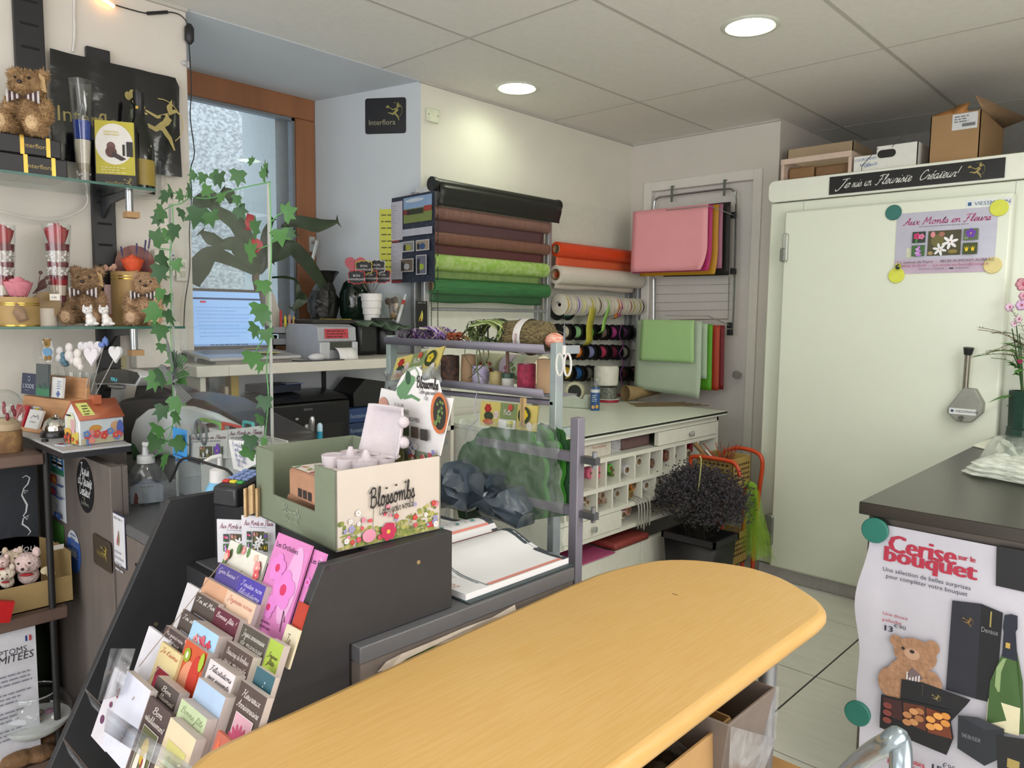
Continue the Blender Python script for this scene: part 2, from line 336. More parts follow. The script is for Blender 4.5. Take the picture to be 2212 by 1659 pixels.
g=G(BAR);g.box((-.001,-2.7,HC-.012),(.012,1.28,HC));g.box((-.001,2.40,HC-.012),(.012,4.2,HC));g.box((0,4.188,HC-.012),(1,4.2,HC));build('edge_strip',g,ce)
# left wall, its splayed window reveal, far wall with the door
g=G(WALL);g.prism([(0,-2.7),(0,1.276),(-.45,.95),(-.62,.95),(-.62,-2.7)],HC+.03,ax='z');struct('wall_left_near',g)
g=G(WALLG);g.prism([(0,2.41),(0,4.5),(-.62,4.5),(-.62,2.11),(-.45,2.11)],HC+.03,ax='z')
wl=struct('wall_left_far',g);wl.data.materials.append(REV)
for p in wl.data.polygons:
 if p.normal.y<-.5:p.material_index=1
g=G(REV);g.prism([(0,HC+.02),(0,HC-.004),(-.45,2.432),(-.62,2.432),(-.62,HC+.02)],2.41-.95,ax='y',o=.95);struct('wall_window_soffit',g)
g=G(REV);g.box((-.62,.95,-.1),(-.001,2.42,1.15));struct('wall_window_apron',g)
g=G(WALL);g.box((-.02,4.2,0),(.11,4.34,HC));g.box((.905,4.2,0),(1.0,5.2,HC));g.box((.11,4.2,2.25),(.905,4.34,HC))
struct('wall_back',g)
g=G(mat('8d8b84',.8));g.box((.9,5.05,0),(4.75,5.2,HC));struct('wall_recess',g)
g=G(WALL);g.box((4.6,-2.7,0),(4.75,5.2,HC));struct('wall_right',g)
g=G(WALL);g.box((-.6,-2.75,0),(4.75,-2.6,.35));g.box((-.6,-2.75,2.45),(4.75,-2.6,HC));g.box((-.6,-2.75,.3),(.3,-2.6,2.5));g.box((4.5,-2.75,.3),(4.75,-2.6,2.5))
struct('wall_front',g)
# door_1: white flush door in its casing, on the far wall
DW=mat('dcd7d1',.5,var=.02)
dr=G(DW);dr.box((.16,4.235,.01),(.86,4.275,2.205));d1=struct('door_1',dr)
g=G(mat('dedad2',.45,var=.02));g.box((.105,4.185,0),(.165,4.30,2.25));g.box((.855,4.185,0),(.91,4.30,2.25));g.box((.165,4.185,2.19),(.855,4.30,2.25));struct('door_casing',g,d1,bevel=.004)
g=G(mat('b8b9b8',.3,.7));g.lathe([(.025,0),(.025,.01),(.01,.012),(.01,.05)],14,(0,0,0),ax='y');build('door_handle',g,d1,loc=(.80,4.18,1.05))
g=G(mat('c9c5bd',.5));g.box((0,4.18,0),(.105,4.2,.09));struct('baseboard_back',g)
# window_1: stained wooden frame, pane, handle; roughcast house wall close outside
WOOD=mat('8a5a3a',.45,var=.14,vs=14,stretch=(1,1,.12),bump=.04)
g=G(WOOD);x0,x1=-.52,-.45
g.box((x0,.96,2.33),(x1,2.108,2.436));g.box((x0,2.0,1.15),(x1,2.108,2.33));g.box((x0,.96,1.15),(x1,1.06,2.33));g.box((x0,1.06,1.15),(x1,2.0,1.24))
w1=struct('window_1',g,bevel=.006)
GSK=mat('7a8088',.35,.4)
g=G(GSK);g.box((-.5,1.985,1.24),(-.462,2.002,2.332));g.box((-.5,1.06,2.316),(-.462,2.0,2.332));build('window_gasket',g,w1)
g=G(glass((.93,.96,.97),.0));g.box((-.492,1.06,1.24),(-.486,1.99,2.32));build('window_pane',g,w1)
g=G(mat('c3c4c2',.3,.6));p=at(672,528,x=-.45)
g.cbox((-.445,p.y,p.z),(.012,.032,.075));g.tube(bez([(-.44,p.y,p.z+.012),(-.40,p.y,p.z+.014),(-.395,p.y-.005,p.z-.01),(-.393,p.y-.03,p.z-.085)]),.009,8);build('window_handle',g,w1,bevel=.003)
CREPI=mat('9c9fa4',.9,col2='c9ccd0',vs=38,bump=1.0,bs=34,stretch=(1,1,1.5))
g=G(CREPI);g.box((-2.3,-.8,-1),(-2.15,5.4,3.3));struct('exterior_house_wall',g)
g=G(mat('c9d2d8',.8,var=.05,vs=60));g.prism([(-.62,1.985),(-.96,1.985),(-.96,2.11),(-.62,2.11)],1.6,ax='z',o=1.0);g.prism([(-.62,.9),(-.9,.9),(-.9,1.0),(-.62,1.0)],1.6,ax='z',o=1.0);struct('exterior_jamb',g)
# recessed downlights
LENS=bpy.data.materials.new('m_lamp_lens');LENS.use_nodes=True
_n=LENS.node_tree.nodes;_e=_n.new('ShaderNodeEmission');_e.inputs[0].default_value=(*LAMP_COL,1);_e.inputs[1].default_value=LAMP_POW
LENS.node_tree.links.new(_e.outputs[0],_n['Material Output'].inputs[0])
RIM=mat('cfd2c6',.35);CAN=mat('e6e8de',.25,.3)
LB=['round recessed ceiling downlight nearest the roller blind wall','round recessed ceiling downlight above the middle of the shop, nearer the cold room']
for i,(x,y) in enumerate(LAMPS):
 t=thing('ceiling_downlight',LB[i] if i<2 else 'round recessed ceiling downlight over the shop floor out of view, number %d'%(i-1),'light',(x,y,HC),group='round recessed downlights')
 if i>=2:t['label']='round recessed ceiling downlight outside the picture'
 g=G(RIM);g.lathe([(.086,.002),(.094,-.006),(.104,-.006),(.112,.0)],32,cap=False);build('rim',g,t)
 g=G(CAN);g.lathe([(.086,.002),(.084,.08)],32,cap=False);build('reflector',g,t)
 g=G(LENS);g.lathe([(.0005,.058),(.084,.060)],32,cap=False);build('lens',g,t,smooth=0)
 # ================================================================== COLD ROOM, STEEL COUNTER AND WHAT IS ON THEM
FRW=mat('dbdfcf',.28,var=.015,vs=4)
FRG=mat('a8a9a4',.45)
ST=mat('4b4844',.27,.8,var=.05,vs=12,stretch=(.6,14,14))
STD=mat('5e5853',.35,.8,var=.06,vs=10)
FY=3.83;DY=3.765
t=thing('cold_room','white walk-in cold room with a wide sliding door, boxes piled on its roof','cold room',(2.0,4.4,0))
L_=lambda x,y,z:(x-2.0,y-4.4,z)
xl=at(1650,800,y=FY).x
g=G(FRW);g.box(L_(xl,FY,.075),L_(4.4,5.0,1.985));build('body',g,t,bevel=.006)
g=G(mat('e2e4d8',.3,var=.015));g.prism(rrect(xl-2.0-.012,1.988,2.4,2.098,.03),1.18,ax='y',o=FY-4.4-.012);build('roof_edge',g,t,bevel=.004)
for u in(1735,2190):
 p=at(u,470,y=FY);g=G(FRG);g.box(L_(p.x-.001,FY-.0012,.08),L_(p.x+.001,FY+.01,1.985));build('panel_joint',g,t)
for i,(u0,u1) in enumerate(((xl,4.4),)):
 g=G(mat('b9b5b4',.5));g.box(L_(u0+.02,FY-.005,0),L_(u1,FY+.3,.072));build('plinth',g,t,bevel=.003)
a=at(1681,460,y=DY);b=at(2192,413,y=DY);c=at(1673,1224,y=DY)
dx0,dx1,dz0,dz1=(a.x+c.x)/2,b.x-.002,.082,b.z
g=G(FRW);g.box(L_(dx0,DY,dz0),L_(dx1,FY-.004,dz1));dr=build('door',g,t,bevel=.012)
p=at(1698,535,y=DY)
g=G(mat('b4b7ae',.35,.3));g.prism(rrect(p.x-.016-2,p.z-.072,p.x+.014-2,p.z+.072,.012),.04,ax='y',o=DY-4.4-.018);build('hinge',g,dr,bevel=.006)
g=G(mat('7f837d',.35,.5));g.prism(rrect(p.x-.022-2,p.z-.072,p.x+.004-2,p.z-.002,.010),.05,ax='y',o=DY-4.4-.024);build('hinge_knuckle',g,dr,bevel=.005)
p=at(1663,1145,y=DY);g=G(mat('84877e',.4,.4));g.prism(rrect(p.x-.03-2,p.z-.085,p.x+.02-2,p.z+.085,.02),.05,ax='y',o=DY-4.4-.01);build('hinge',g,dr,bevel=.006)
p=at(2083,875,y=DY)
def w2(u,v):q=at(u,v,y=DY-.05);return(q.x-2,q.z)
g=G(mat('8e8e86',.45,.25));g.prism([w2(*q) for q in((2046,881),(2081,838),(2106,841),(2123,872),(2121,893),(2097,913),(2066,911),(2045,890))],.052,ax='y',o=DY-4.4-.05);hb=build('lock_housing',g,dr,bevel=.004)
g=G(mat('b2ada2',.25,.9));q0,q1=at(2085,842,y=DY-.03),at(2091,765,y=DY-.05);g.tube([L_(*q0),L_(*q1)],.0125,14);build('lever',g,hb)
g=G(mat('1d1e22',.5));q2=at(2093,751,y=DY-.053);d=(q2-q1);g.tube([L_(*(q1-d*.1)),L_(*q1),L_(*q2)],[.015,.016,.021],14);build('lever_grip',g,hb)
g=G(mat('77736b',.3,.9));q=at(2077,902,y=DY-.052);g.lathe([(.009,-.012),(.009,0)],12,L_(q.x,q.y,q.z),ax='y');g.cbox(L_(q.x+.002,q.y-.013,q.z-.006),(.008,.006,.022));build('key_cylinder',g,hb)
g=G(ink('d8dadb'));q=at(2050,893,y=DY-.0505);pr=Pr(g,L_(*q),(1,0,0),(0,0,1),.0004);W_=at(2108,893,y=DY-.0505).x-q.x
pr.rect(0,0,W_,.026,'d4d6d6');pr.rect(.006,.008,.017,.019,'2f4a66');pr.text('VIESSMANN',.023,.008,.011,'3a3f48',sx=1.05);build('maker_plate',g,hb)
g=G();q=at(2086,447,y=DY-.0006);pr=Pr(g,L_(*q),(1,0,0),(0,0,1),.0004)
pr.rect(0,-.006,.17,.028,'d9dddc');pr.rect(.008,.003,.022,.018,'2f5a8a');pr.text('VIESSMANN',.032,.003,.0155,'34507c',sx=1.15);build('maker_plate',g,dr)
# banner over the door
a=at(1793,383,y=FY-.013);b=at(2173,340,y=FY-.013);c=at(1793,421,y=FY-.013);h=a.z-c.z;wd=b.x-a.x
t=thing('banner_sign','long black sign with white handwriting across the top of the cold room','sign',(a.x,FY-.013,c.z))
g=G(mat('131518',.18,spec=.6));g.box((0,-.004,0),(wd,.0,h));build('board',g,t)
g=G();pr=Pr(g,(0,-.0042,0),(1,0,0),(0,0,1));F_=lambda a,b,x:pr.script(x,wd*a,h*.30,h*.50,'d9d9d3',wt=.62,fit=wd*(b-a),shear=.45)
F_(.045,.125,'Je');F_(.145,.205,'suis');F_(.222,.265,'un');F_(.292,.50,'Fleuriste');F_(.545,.76,'Créateur!');build('handwriting',g,t,smooth=0)
g=G();pr=Pr(g,(0,-.0042,0),(1,0,0),(0,0,1));pr.runner(wd-.125,h*.1,h*.82,GOLD);build('archer_emblem',g,t,smooth=0)
def wild(pr,x0,y0,x1,y1,kind):
 """small flower photo"""
 w_,h_=x1-x0,y1-y0;cx_,cy_=(x0+x1)/2,(y0+y1)/2
 bg={'lily':'4a4630','pansy':'5a6a4a','tulip':'3f4a22','cyclamen':'2d3a33','orchid':'40663a'}[kind]
 pr.rect(x0,y0,x1,y1,bg)
 if kind=='lily':
  pr.oval(x0+w_*.3,y0+h_*.6,w_*.2,h_*.25,'6a6338');pr.oval(x0+w_*.15,y0+h_*.85,w_*.07,h_*.12,'d98a92');pr.oval(x0+w_*.42,y0+h_*.85,w_*.09,h_*.1,'a06a5a')
  pr.flower(x0+w_*.68,y0+h_*.52,h_*.3,'e6e4e8','a06040',6,.2,.3,.12);pr.flower(x0+w_*.38,y0+h_*.24,h_*.26,'dfe0e4','b07050',6,.2,.8,.12);pr.oval(x0+w_*.1,y0+h_*.1,w_*.08,h_*.08,'a08a5a');pr.oval(x0+w_*.78,y0+h_*.14,w_*.14,h_*.08,'8a7a3a')
 elif kind=='pansy':
  pr.flower(cx_,cy_+h_*.1,w_*.38,'6a3aa8','c8b040',5,.4,.3,.16);pr.oval(x0+w_*.2,y0+h_*.2,w_*.15,h_*.12,'7a8a6a')
 elif kind=='tulip':
  for k in(.28,.7):pr.poly([(x0+w_*(k-.16),y0+h_*.7),(x0+w_*(k-.05),y0+h_*.5),(x0+w_*k,y0+h_*.75),(x0+w_*(k+.06),y0+h_*.5),(x0+w_*(k+.16),y0+h_*.75),(x0+w_*(k+.07),y0+h_*.28),(x0+w_*(k-.08),y0+h_*.28)],'e0c020')
 elif kind=='cyclamen':
  pr.flower(x0+w_*.35,y0+h_*.6,w_*.28,'c0306a','8a1f4a',5);pr.flower(x0+w_*.7,y0+h_*.55,w_*.24,'d87aa0','8a1f4a',5);pr.rect(x0+w_*.25,y0,x0+w_*.38,y0+h_*.35,'4a8a3a')
 else:
  for k in range(5):pr.oval(cx_+w_*.06*(-1)**k,y0+h_*(.12+.17*k),w_*(.24-.03*k),h_*.12,('b77ac8','c99ad4')[k%2],9)
 return pr
def shop_leaflet(pr,w_,h_,paper,lilac=True,small=False):
 """the flower shop's own print: name, five flower photos, address block"""
 pr.rect(0,0,w_,h_,paper)
 if lilac:pr.rect(0,0,w_,h_*.22,'bda9bc');pr.rect(w_*.12,h_*.26,w_*.2,h_*.42,'c8c8b4')
 pr.script('Aux Monts en Fleurs',w_/2,h_*.80,h_*.115,'a83c6c' if lilac else '7c2a4a','C',wt=.7,sx=w_/h_*.88,shear=.25)
 pr.lines(w_*.24,h_*.755,w_*.9,1,1,h_*.012,'8a8494',5)
 wild(pr,w_*.34,h_*.28,w_*.67,h_*.68,'lily');wild(pr,w_*.18,h_*.5,w_*.315,h_*.68,'cyclamen');wild(pr,w_*.18,h_*.28,w_*.315,h_*.46,'orchid')
 wild(pr,w_*.695,h_*.5,w_*.835,h_*.68,'pansy');wild(pr,w_*.695,h_*.28,w_*.835,h_*.46,'tulip')
 return pr
 # laminated poster with magnets
a=at(1941,462,y=DY-.001);b=at(2160,443,y=DY-.001);c=at(1931,592,y=DY-.001);wd=b.x-a.x;h=a.z-c.z
t=thing('shop_poster','lilac laminated poster with five flower photos on the cold room door','poster',(c.x,DY-.001,c.z))
g=G(mat('b9b6c4',.12,spec=.6,var=.03));g.box((0,-.001,0),(wd,0,h));build('sheet',g,t)
g=G();pr=Pr(g,(0,-.0012,0),(1,0,0),(0,0,1));shop_leaflet(pr,wd,h,mat('b4b2c2',.15,var=.03))
pr.text('11, avenue de Peyre  -  48130 AUMONT-AUBRAC',wd*.52,h*.165,.0115,'4a4450','C',sx=1.12);pr.text('04 66 32 30 63  -  aux-monts-en-fleurs@orange.fr',wd*.52,h*.105,.011,'a84a70','C',sx=1.08)
pr.text('Livraison à domicile  -         à distance',wd*.52,h*.055,.009,'6a6070','C');pr.rect(wd*.58,h*.055,wd*.62,h*.075,'22222a');pr.oval(wd*.05,h*.115,.014,.016,'c6cc3a');pr.oval(wd*.05,h*.115,.011,.013,'20251c');pr.runner(wd*.045,h*.09,.022,'c6cc3a');build('print',g,t,smooth=0)
for(u,v,c,n) in((1930,459,'2b6a62','round dark green magnet on the cold room door, top left of the lilac poster'),(2158,449,'cdd048','round lime magnet at the upper right corner of the lilac poster'),(1936,595,'d0d44c','round lime magnet at the lower left corner of the lilac poster'),(2144,573,'d9c98a','round cream magnet at the lower right corner of the lilac poster')):
 p=at(u,v,y=DY-.006);g=G(mat(c,.5));g.lathe([(.034,0),(.035,-.002),(.035,-.004),(.033,-.006)],28,ax='y');tag(build('magnet',g,loc=(p.x,DY-.002,p.z)),n,'magnet','round magnets')
 # boxes on the roof
CARD=mat('9a7a54',.8,var=.05,vs=8);CARDL=mat('b29c7e',.8,var=.05,vs=8);CARDW=mat('dadad2',.75,var=.02)
RZ=2.099
a=at(1999,372,y=3.87);b=at(2112,360,y=3.87);top=at(2000,250,y=3.87).z
t=thing('cardboard_box','tall brown cardboard box with a white address label on the cold room roof','box',(a.x+.01,3.87,RZ))
wd=b.x-a.x-.01;h=top-RZ-.01
g=G(CARD);g.box((0,0,0),(wd,.004,h));g.box((0,.46,0),(wd,.464,h));g.box((0,0,0),(.004,.464,h));g.box((wd-.004,0,0),(wd,.464,h));g.box((0,0,0),(wd,.464,.004));build('body',g,t)
g=G(mat('a9743f',.8));g.add([(.0,.002,h),(wd*.75,.002,h),(wd*.55,.10,h+.06),(.05,.10,h+.03)],[(0,1,2,3)]);g.add([(wd*.44,.0,h),(wd*.66,0,h),(wd*.74,.03,h+.045),(wd*.5,.03,h+.04)],[(0,1,2,3)]);build('flap',g,t,solid=.004)
g=G(mat('96795a',.8));g.add([(wd,.02,h),(wd,.44,h),(wd+.10,.44,h+.03),(wd-.04,.05,h+.08)],[(0,1,2,3)]);build('flap',g,t,solid=.004)
g=G();pr=Pr(g,(wd*.44,-.0004,h-.075),(1,0,0),(0,0,1));pr.rect(0,0,wd*.5,.07,'c9cacb');pr.lines(.008,.055,.07,3,.011,.005,'6a6c72',3);pr.rect(.04,.012,wd*.46,.026,'6a6c70');build('address_label',g,t)
a=at(1843,378,y=3.86);b=at(1984,305,y=3.86);m_=at(1895,310,y=3.86);wd=b.x-a.x;h=b.z-RZ;xm=m_.x-a.x
t=thing('white_box','white cardboard box marked for Christmas wreaths, with an oval hand hole','box',(a.x,3.86,RZ))
g=G(CARDW);g.box((0,0,0),(xm,.3,h-.035));g.box((xm,0,0),(wd,.004,h));g.box((xm,.3,0),(wd,.304,h));g.box((wd-.004,0,0),(wd,.3,h));g.box((xm,0,0),(wd,.3,.004));build('body',g,t)
g=G();pr=Pr(g,(0,-.0005,0),(1,0,0),(0,0,1));pr.text('COURONNES',.004,h-.060,.012,'4a6ea8',rot=.05,sx=.95);pr.text('NOEL',.03,h-.085,.013,'45649a',rot=.05,sx=1.1);pr.text('ORANGE',.050,.018,.011,'4a6ea8',rot=.18,sx=.95)
pr.line([(.04,.0),(.04,.03),(.11,.105)],.003,'3a3a3a');pr.line([(.17,.10),(.235,.165)],.003,'3a3a3a');pr.poly(rrect(.108,.055,.19,.092,.0184),'141312');build('writing',g,t)
a=at(1686,387,y=3.86);b=at(1838,375,y=3.86);h=at(1690,345,y=3.86).z-RZ;wd=b.x-a.x
t=thing('wooden_tray','pale wooden tray frame on the cold room roof with brown wrapped parcels showing','tray',(a.x,3.86,RZ))
PW=mat('c6b0a0',.7,var=.06)
g=G(PW);g.box((0,0,0),(.016,.3,h));g.box((wd-.016,0,0),(wd,.3,h));build('end_board',g,t,bevel=.002)
g=G(PW);g.box((0,-.006,h-.028),(wd,.004,h));build('rail',g,t,bevel=.002)
g=G(PW);g.box((.016,.0,0),(wd-.016,.3,.006));build('bottom',g,t)
for k,(x0,x1,hh) in enumerate(((.022,.155,.066),(.16,wd-.022,.058))):
 g=G(mat(('8a6844','7d5e3e')[k],.7,bump=.3,bs=14));g.box((0,0,0),(x1-x0,.18,hh));tag(build('wrapped_parcel',g,loc=(a.x+x0,3.90,RZ+.0065),bevel=.012),('larger brown paper parcel lying in the pale wooden tray','smaller brown paper parcel beside the larger one in the wooden tray')[k],'parcel')
a=at(1692,352,y=4.12);b=at(1836,300,y=4.12)
t=thing('low_cardboard_box','plain light brown cardboard box behind the pale wooden tray','box',(a.x,4.17,RZ));hb=b.z-RZ;wd=b.x-a.x
g=G(CARDL);g.box((0,0,0),(wd,.004,hb));g.box((0,.3,0),(wd,.304,hb));g.box((0,0,0),(.004,.3,hb));g.box((wd-.004,0,0),(wd,.3,hb));g.box((0,0,0),(wd,.3,.004));build('body',g,t)
g=G(mat('a89274',.8));g.add([(0,0,hb),(wd,0,hb),(wd,.09,hb+.02),(0,.09,hb+.02)],[(0,1,2,3)]);build('flap',g,t,solid=.003)
# steel counter
SZ=.90;a=at(1856,1083,z=SZ);sx0=a.x;sy0=a.y;bt=.034
t=thing('steel_counter','counter with a stainless steel top and dark panel front at the cold room','counter',(sx0,sy0,0))
g=G(ST);g.box((0,0,SZ-bt),(2.2,1.62,SZ));build('steel_top',g,t,bevel=.003)
g=G(STD);g.box((.018,.03,.05),(2.2,1.60,SZ-bt));build('cabinet',g,t,bevel=.002)
g=G(mat('35332f',.5));g.box((.05,.06,0),(2.2,1.6,.05));build('plinth',g,t)
# paper poster hung on its front
PY=sy0+.03-.004;a=at(1868,1122,y=PY)
x0=a.x;zt=a.z-.004;zb=at(1830,1640,y=PY).z;wd=.62;h=zt-zb
t=thing('promotion_poster','large creased white poster with a plush bear, champagne and chocolates on the counter front','poster',(x0,PY,zb))
PAP=mat('bcbac4',.45,var=.02,bump=.25,bs=5)
def wav(x,z):return-.004-.005*abs(sin(z*9+x*2))-.006*math.exp(-((x)/.05)**2)*(1+sin(z*17))-.003*sin(x*11+z*6)
g=G(PAP)
def pf(u,v):
 z=v*h;x=u*wd
 if u==0:x+=.010+.012*sin(z*8.5+1)+.006*sin(z*23)
 return(x,wav(x,z),z)
g.sheet(pf,26,30);build('sheet',g,t,smooth=60)
g=G();pr=Pr(g,(0,-.022,0),(1,0,0),(0,0,1),.0003)
# every print point follows the creased sheet
pr.P=lambda a,b:V((a,wav(a,b)-.0008-pr.k*.00025,b))
def PX(u,v):q=at(u,v,y=PY-.008);return(q.x-x0,q.z-zb)
RED='a8283f';NAVY='2a3040'
sc_=PX(2112,1250)[0]-PX(1905,1200)[0]
def ptext(body,u,v,h,c,u2,bold=0):
 x,y=PX(u,v);wdt=(PX(u2,v)[0]-x)/fontmesh(body)[2];q=h/.7
 for k in range(1+bold):pr.text(body,x+k*.0022,y,h,c,sx=wdt/q)
ptext('Cerise',1914,1190,.046,RED,2062,3);ptext('sur le',2068,1208,.014,RED,2106,1);ptext('bouquet',1905,1209,.040,RED,2108,3)
ptext('Une sélection de belles surprises',1907,1232,.0115,NAVY,2100);ptext('pour compléter votre bouquet',1914,1247,.0115,NAVY,2093)
ptext('Une douce',1908,1326,.0088,RED,1962);ptext('peluche',1907,1339,.0088,RED,1948);ptext('13',1907,1359,.015,NAVY,1928,1);ptext('€90',1931,1354,.010,NAVY,1958)
def pq(pts,c):pr.poly([PX(*p) for p in pts],c)
pq([(2154,1178),(2211,1188),(2280,1200),(2280,1300),(2211,1277),(2152,1264)],'16161a');ptext('Interflora',2172,1250,.024,'8c7d4c',2290)
pq([(2058,1296),(2121,1303),(2108,1510),(2043,1490)],'23252f');pq([(2121,1303),(2168,1322),(2150,1520),(2108,1510)],'15161c');ptext('Devaux',2120,1362,.013,'8e8e92',2158)
x,y=PX(2084,1350);pr.runner(x,y,.026,'8a6a3a');pr.rect(*PX(2139,1352),PX(2145,1318)[0],PX(2139,1318)[1],'9a8a50')
pq([(2172,1326),(2186,1324),(2200,1328),(2200,1356),(2196,1362),(2198,1400),(2211,1470),(2213,1585),(2130,1580),(2140,1470),(2162,1420),(2170,1400),(2170,1362),(2168,1352)],'3c5a2c')
pq([(2150,1480),(2154,1440),(2168,1420),(2176,1420),(2164,1450),(2160,1500)],'8aa070');pq([(2172,1326),(2186,1324),(2200,1328),(2200,1356),(2196,1362),(2200,1426),(2166,1415),(2170,1362),(2168,1352)],'1c2030')
pq([(2135,1508),(2205,1528),(2202,1588),(2130,1570)],'d6cfae');ptext('Devaux',2143,1550,.017,'5a5040',2195);pr.rect(*PX(2174,1396),PX(2184,1396)[0],PX(2174,1384)[1],'b89a4c')
FURP=mat('a07a5e',.9,var=.2,vs=60,bump=.4)
for(u,v,a,b) in((1962,1470,.052,.062),(1925,1470,.03,.04),(2010,1480,.028,.04),(1940,1490,.035,.03),(1978,1412,.052,.043),(1938,1382,.016,.016),(2015,1398,.018,.02)):
 x,y=PX(u,v);pr.oval(x,y,a,b,FURP)
x,y=PX(1972,1408);pr.oval(x,y-.004,.019,.015,'b8937a');pr.oval(x,y+.003,.006,.005,'2a2220');x,y=PX(1953,1398);pr.oval(x,y,.004,.0045,'2a2220')
pq([(1958,1458),(1972,1440),(1986,1452),(1996,1464),(1980,1472),(1962,1470)],'6a5a5c')
for k in range(5):pr.rect(PX(1960,1458)[0]+.007*k,PX(1960,1464)[1],PX(1960,1458)[0]+.0035+.007*k,PX(1960,1448)[1],'d0c8c8',0)
pr.k+=1
pq([(1950,1464),(1995,1472),(2098,1510),(2090,1520),(2052,1560),(1948,1510)],'15151a');pr.rect(*PX(1993,1520),PX(1996,1470)[0],PX(1993,1474)[1],'a08c4a');x,y=PX(2018,1512);pr.runner(x,y,.022,GOLD)
pq([(1908,1495),(2052,1530),(2063,1590),(2048,1626),(1905,1565)],'101014');pq([(1912,1500),(1951,1510),(1955,1553),(1917,1540)],'3a1c1c');pq([(1955,1512),(2001,1522),(2005,1575),(1958,1555)],'5a2c1c');pq([(2004,1524),(2050,1540),(2060,1592),(2008,1577)],'6a3018')
for k in range(15):
 u=(1922,1964,1978,1990,2014,2030,2046)[k%7];v=1518+(k*13%38)+(u-1920)*.18;x,y=PX(u,v);pr.oval(x,y,.011,.0085,('7a3a34','b07a4c','c08a58','a06a40','d0924a','d89a4e','c8863c')[k%7],12)
pq([(2073,1540),(2115,1545),(2172,1570),(2170,1630),(2130,1648),(2072,1610)],'1f232b');pq([(2073,1540),(2115,1545),(2172,1570),(2130,1572)],'2c3038');ptext('THÉ EN FLEUR',2080,1585,.010,'8a8c92',2122)
pq([(2156,1583),(2212,1590),(2300,1600),(2300,1700),(2212,1690),(2158,1659)],'17181c');pr.rect(*PX(2178,1650),PX(2205,1650)[0],PX(2178,1630)[1],'a08c50')
ptext('de délicieuses',1918,1620,.015,RED,2003,1);ptext('gourmandises',1922,1636,.015,RED,2000,1);ptext('15',2012,1656,.022,NAVY,2038,1);ptext('€90',2040,1650,.015,NAVY,2068)
build('print',g,t,smooth=0)
for u,v,n in((1891,1145,'round dark green magnet at the top corner of the large white poster'),(1853,1540,'round dark green magnet low on the left edge of the large white poster')):
 p=at(u,v,y=PY-.02);g=G(mat('1f6a5c',.5));g.lathe([(.033,.008),(.034,-.002),(.034,-.005),(.032,-.007)],28,ax='y');tag(build('magnet',g,loc=(p.x,PY-.022,p.z)),n,'magnet','round magnets')
 # wrapped flowers' pot, bubble wrap, card on the steel top
p=at(2206,947,z=SZ);pk=pm(p)
t=thing('flower_arrangement','pink flower arrangement with ferny foliage in dark green plastic at the right edge','flowers',p)
GP=mat('1c3a30',.35,bump=.3,bs=20)
g=G(GP);g.lathe([(.055,0),(.06,.004),(.055,.04),(.058,.045),(.052,.05),(.054,.12),(.056,.20),(.05,.20),(.045,.12)],9,cap=False);build('pot_sleeve',g,t,smooth=25)
g=G(mat('3b5a2c',.6,var=.2));rr=random.Random(3)
for k in range(14):
 a=rr.uniform(0,2*pi);g.tube(bez([(0,0,.1),(.02*cos(a),.02*sin(a),.26),(.06*cos(a),.06*sin(a),.40+rr.uniform(-.06,.1))],4),.0025,5)
build('stems',g,t)
fg=G(mat('4a6a2e',.55,var=.25));fr_=G(mat('6a5a3c',.6,var=.2));bl=G(mat('4f7f38',.5,var=.25))
ex=V((_r.x,_r.y,0))
for k in range(30):
 a=rr.uniform(0,2*pi);e=rr.uniform(-.2,1.1);L0=rr.uniform(.10,.20);d=V((cos(a)*cos(e),sin(a)*cos(e),sin(e)))
 if k<8:d=(-ex*rr.uniform(.8,1)+V((0,0,rr.uniform(-.35,.45)))).normalized();L0=rr.uniform(.15,.235)
 o0=V((0,0,rr.uniform(.28,.46)));pts=bez([o0,o0+d*L0*.5+V((0,0,.012)),o0+d*L0-V((0,0,.01))],5);gg=(fg,fr_)[k%2]
 gg.tube(pts,.0012,4);side=d.cross(V((0,0,1))).normalized()
 for i in range(2,len(pts)):
  for sg in(-1,1):
   l=.022*(1-i/len(pts)*.6);q=pts[i];e2=side*sg*l+d*l*.7+V((0,0,rr.uniform(-.3,.5)*l));gg.add([q,q+e2*.5+d*.002,q+e2,q+e2*.5-d*.002],[(0,1,2,3)])
for k in range(26):
 a=rr.uniform(0,2*pi);d=V((cos(a),sin(a),rr.uniform(-.2,.8))).normalized();o0=V((.03*cos(a),.03*sin(a),rr.uniform(.10,.46)));l=rr.uniform(.05,.11);s_=d.cross(V((0,0,1))).normalized()*l*.16;u_=V((0,0,.006))
 bl.add([o0,o0+d*l*.35+s_,o0+d*l*.7+s_*.8-u_,o0+d*l-u_*3,o0+d*l*.7-s_*.8-u_,o0+d*l*.35-s_,o0+d*l*.5+u_],[(0,1,6),(1,2,6),(2,3,6),(3,4,6),(4,5,6),(5,0,6)])
for gg in(fg,fr_,bl):gg.v=[V((q.x,min(q.y,DY-.03-p.y),q.z)) for q in gg.v]
stuff(build('fern_sprays',fg,t,smooth=0));stuff(build('brown_sprays',fr_,t,smooth=0));stuff(build('leaves',bl,t))
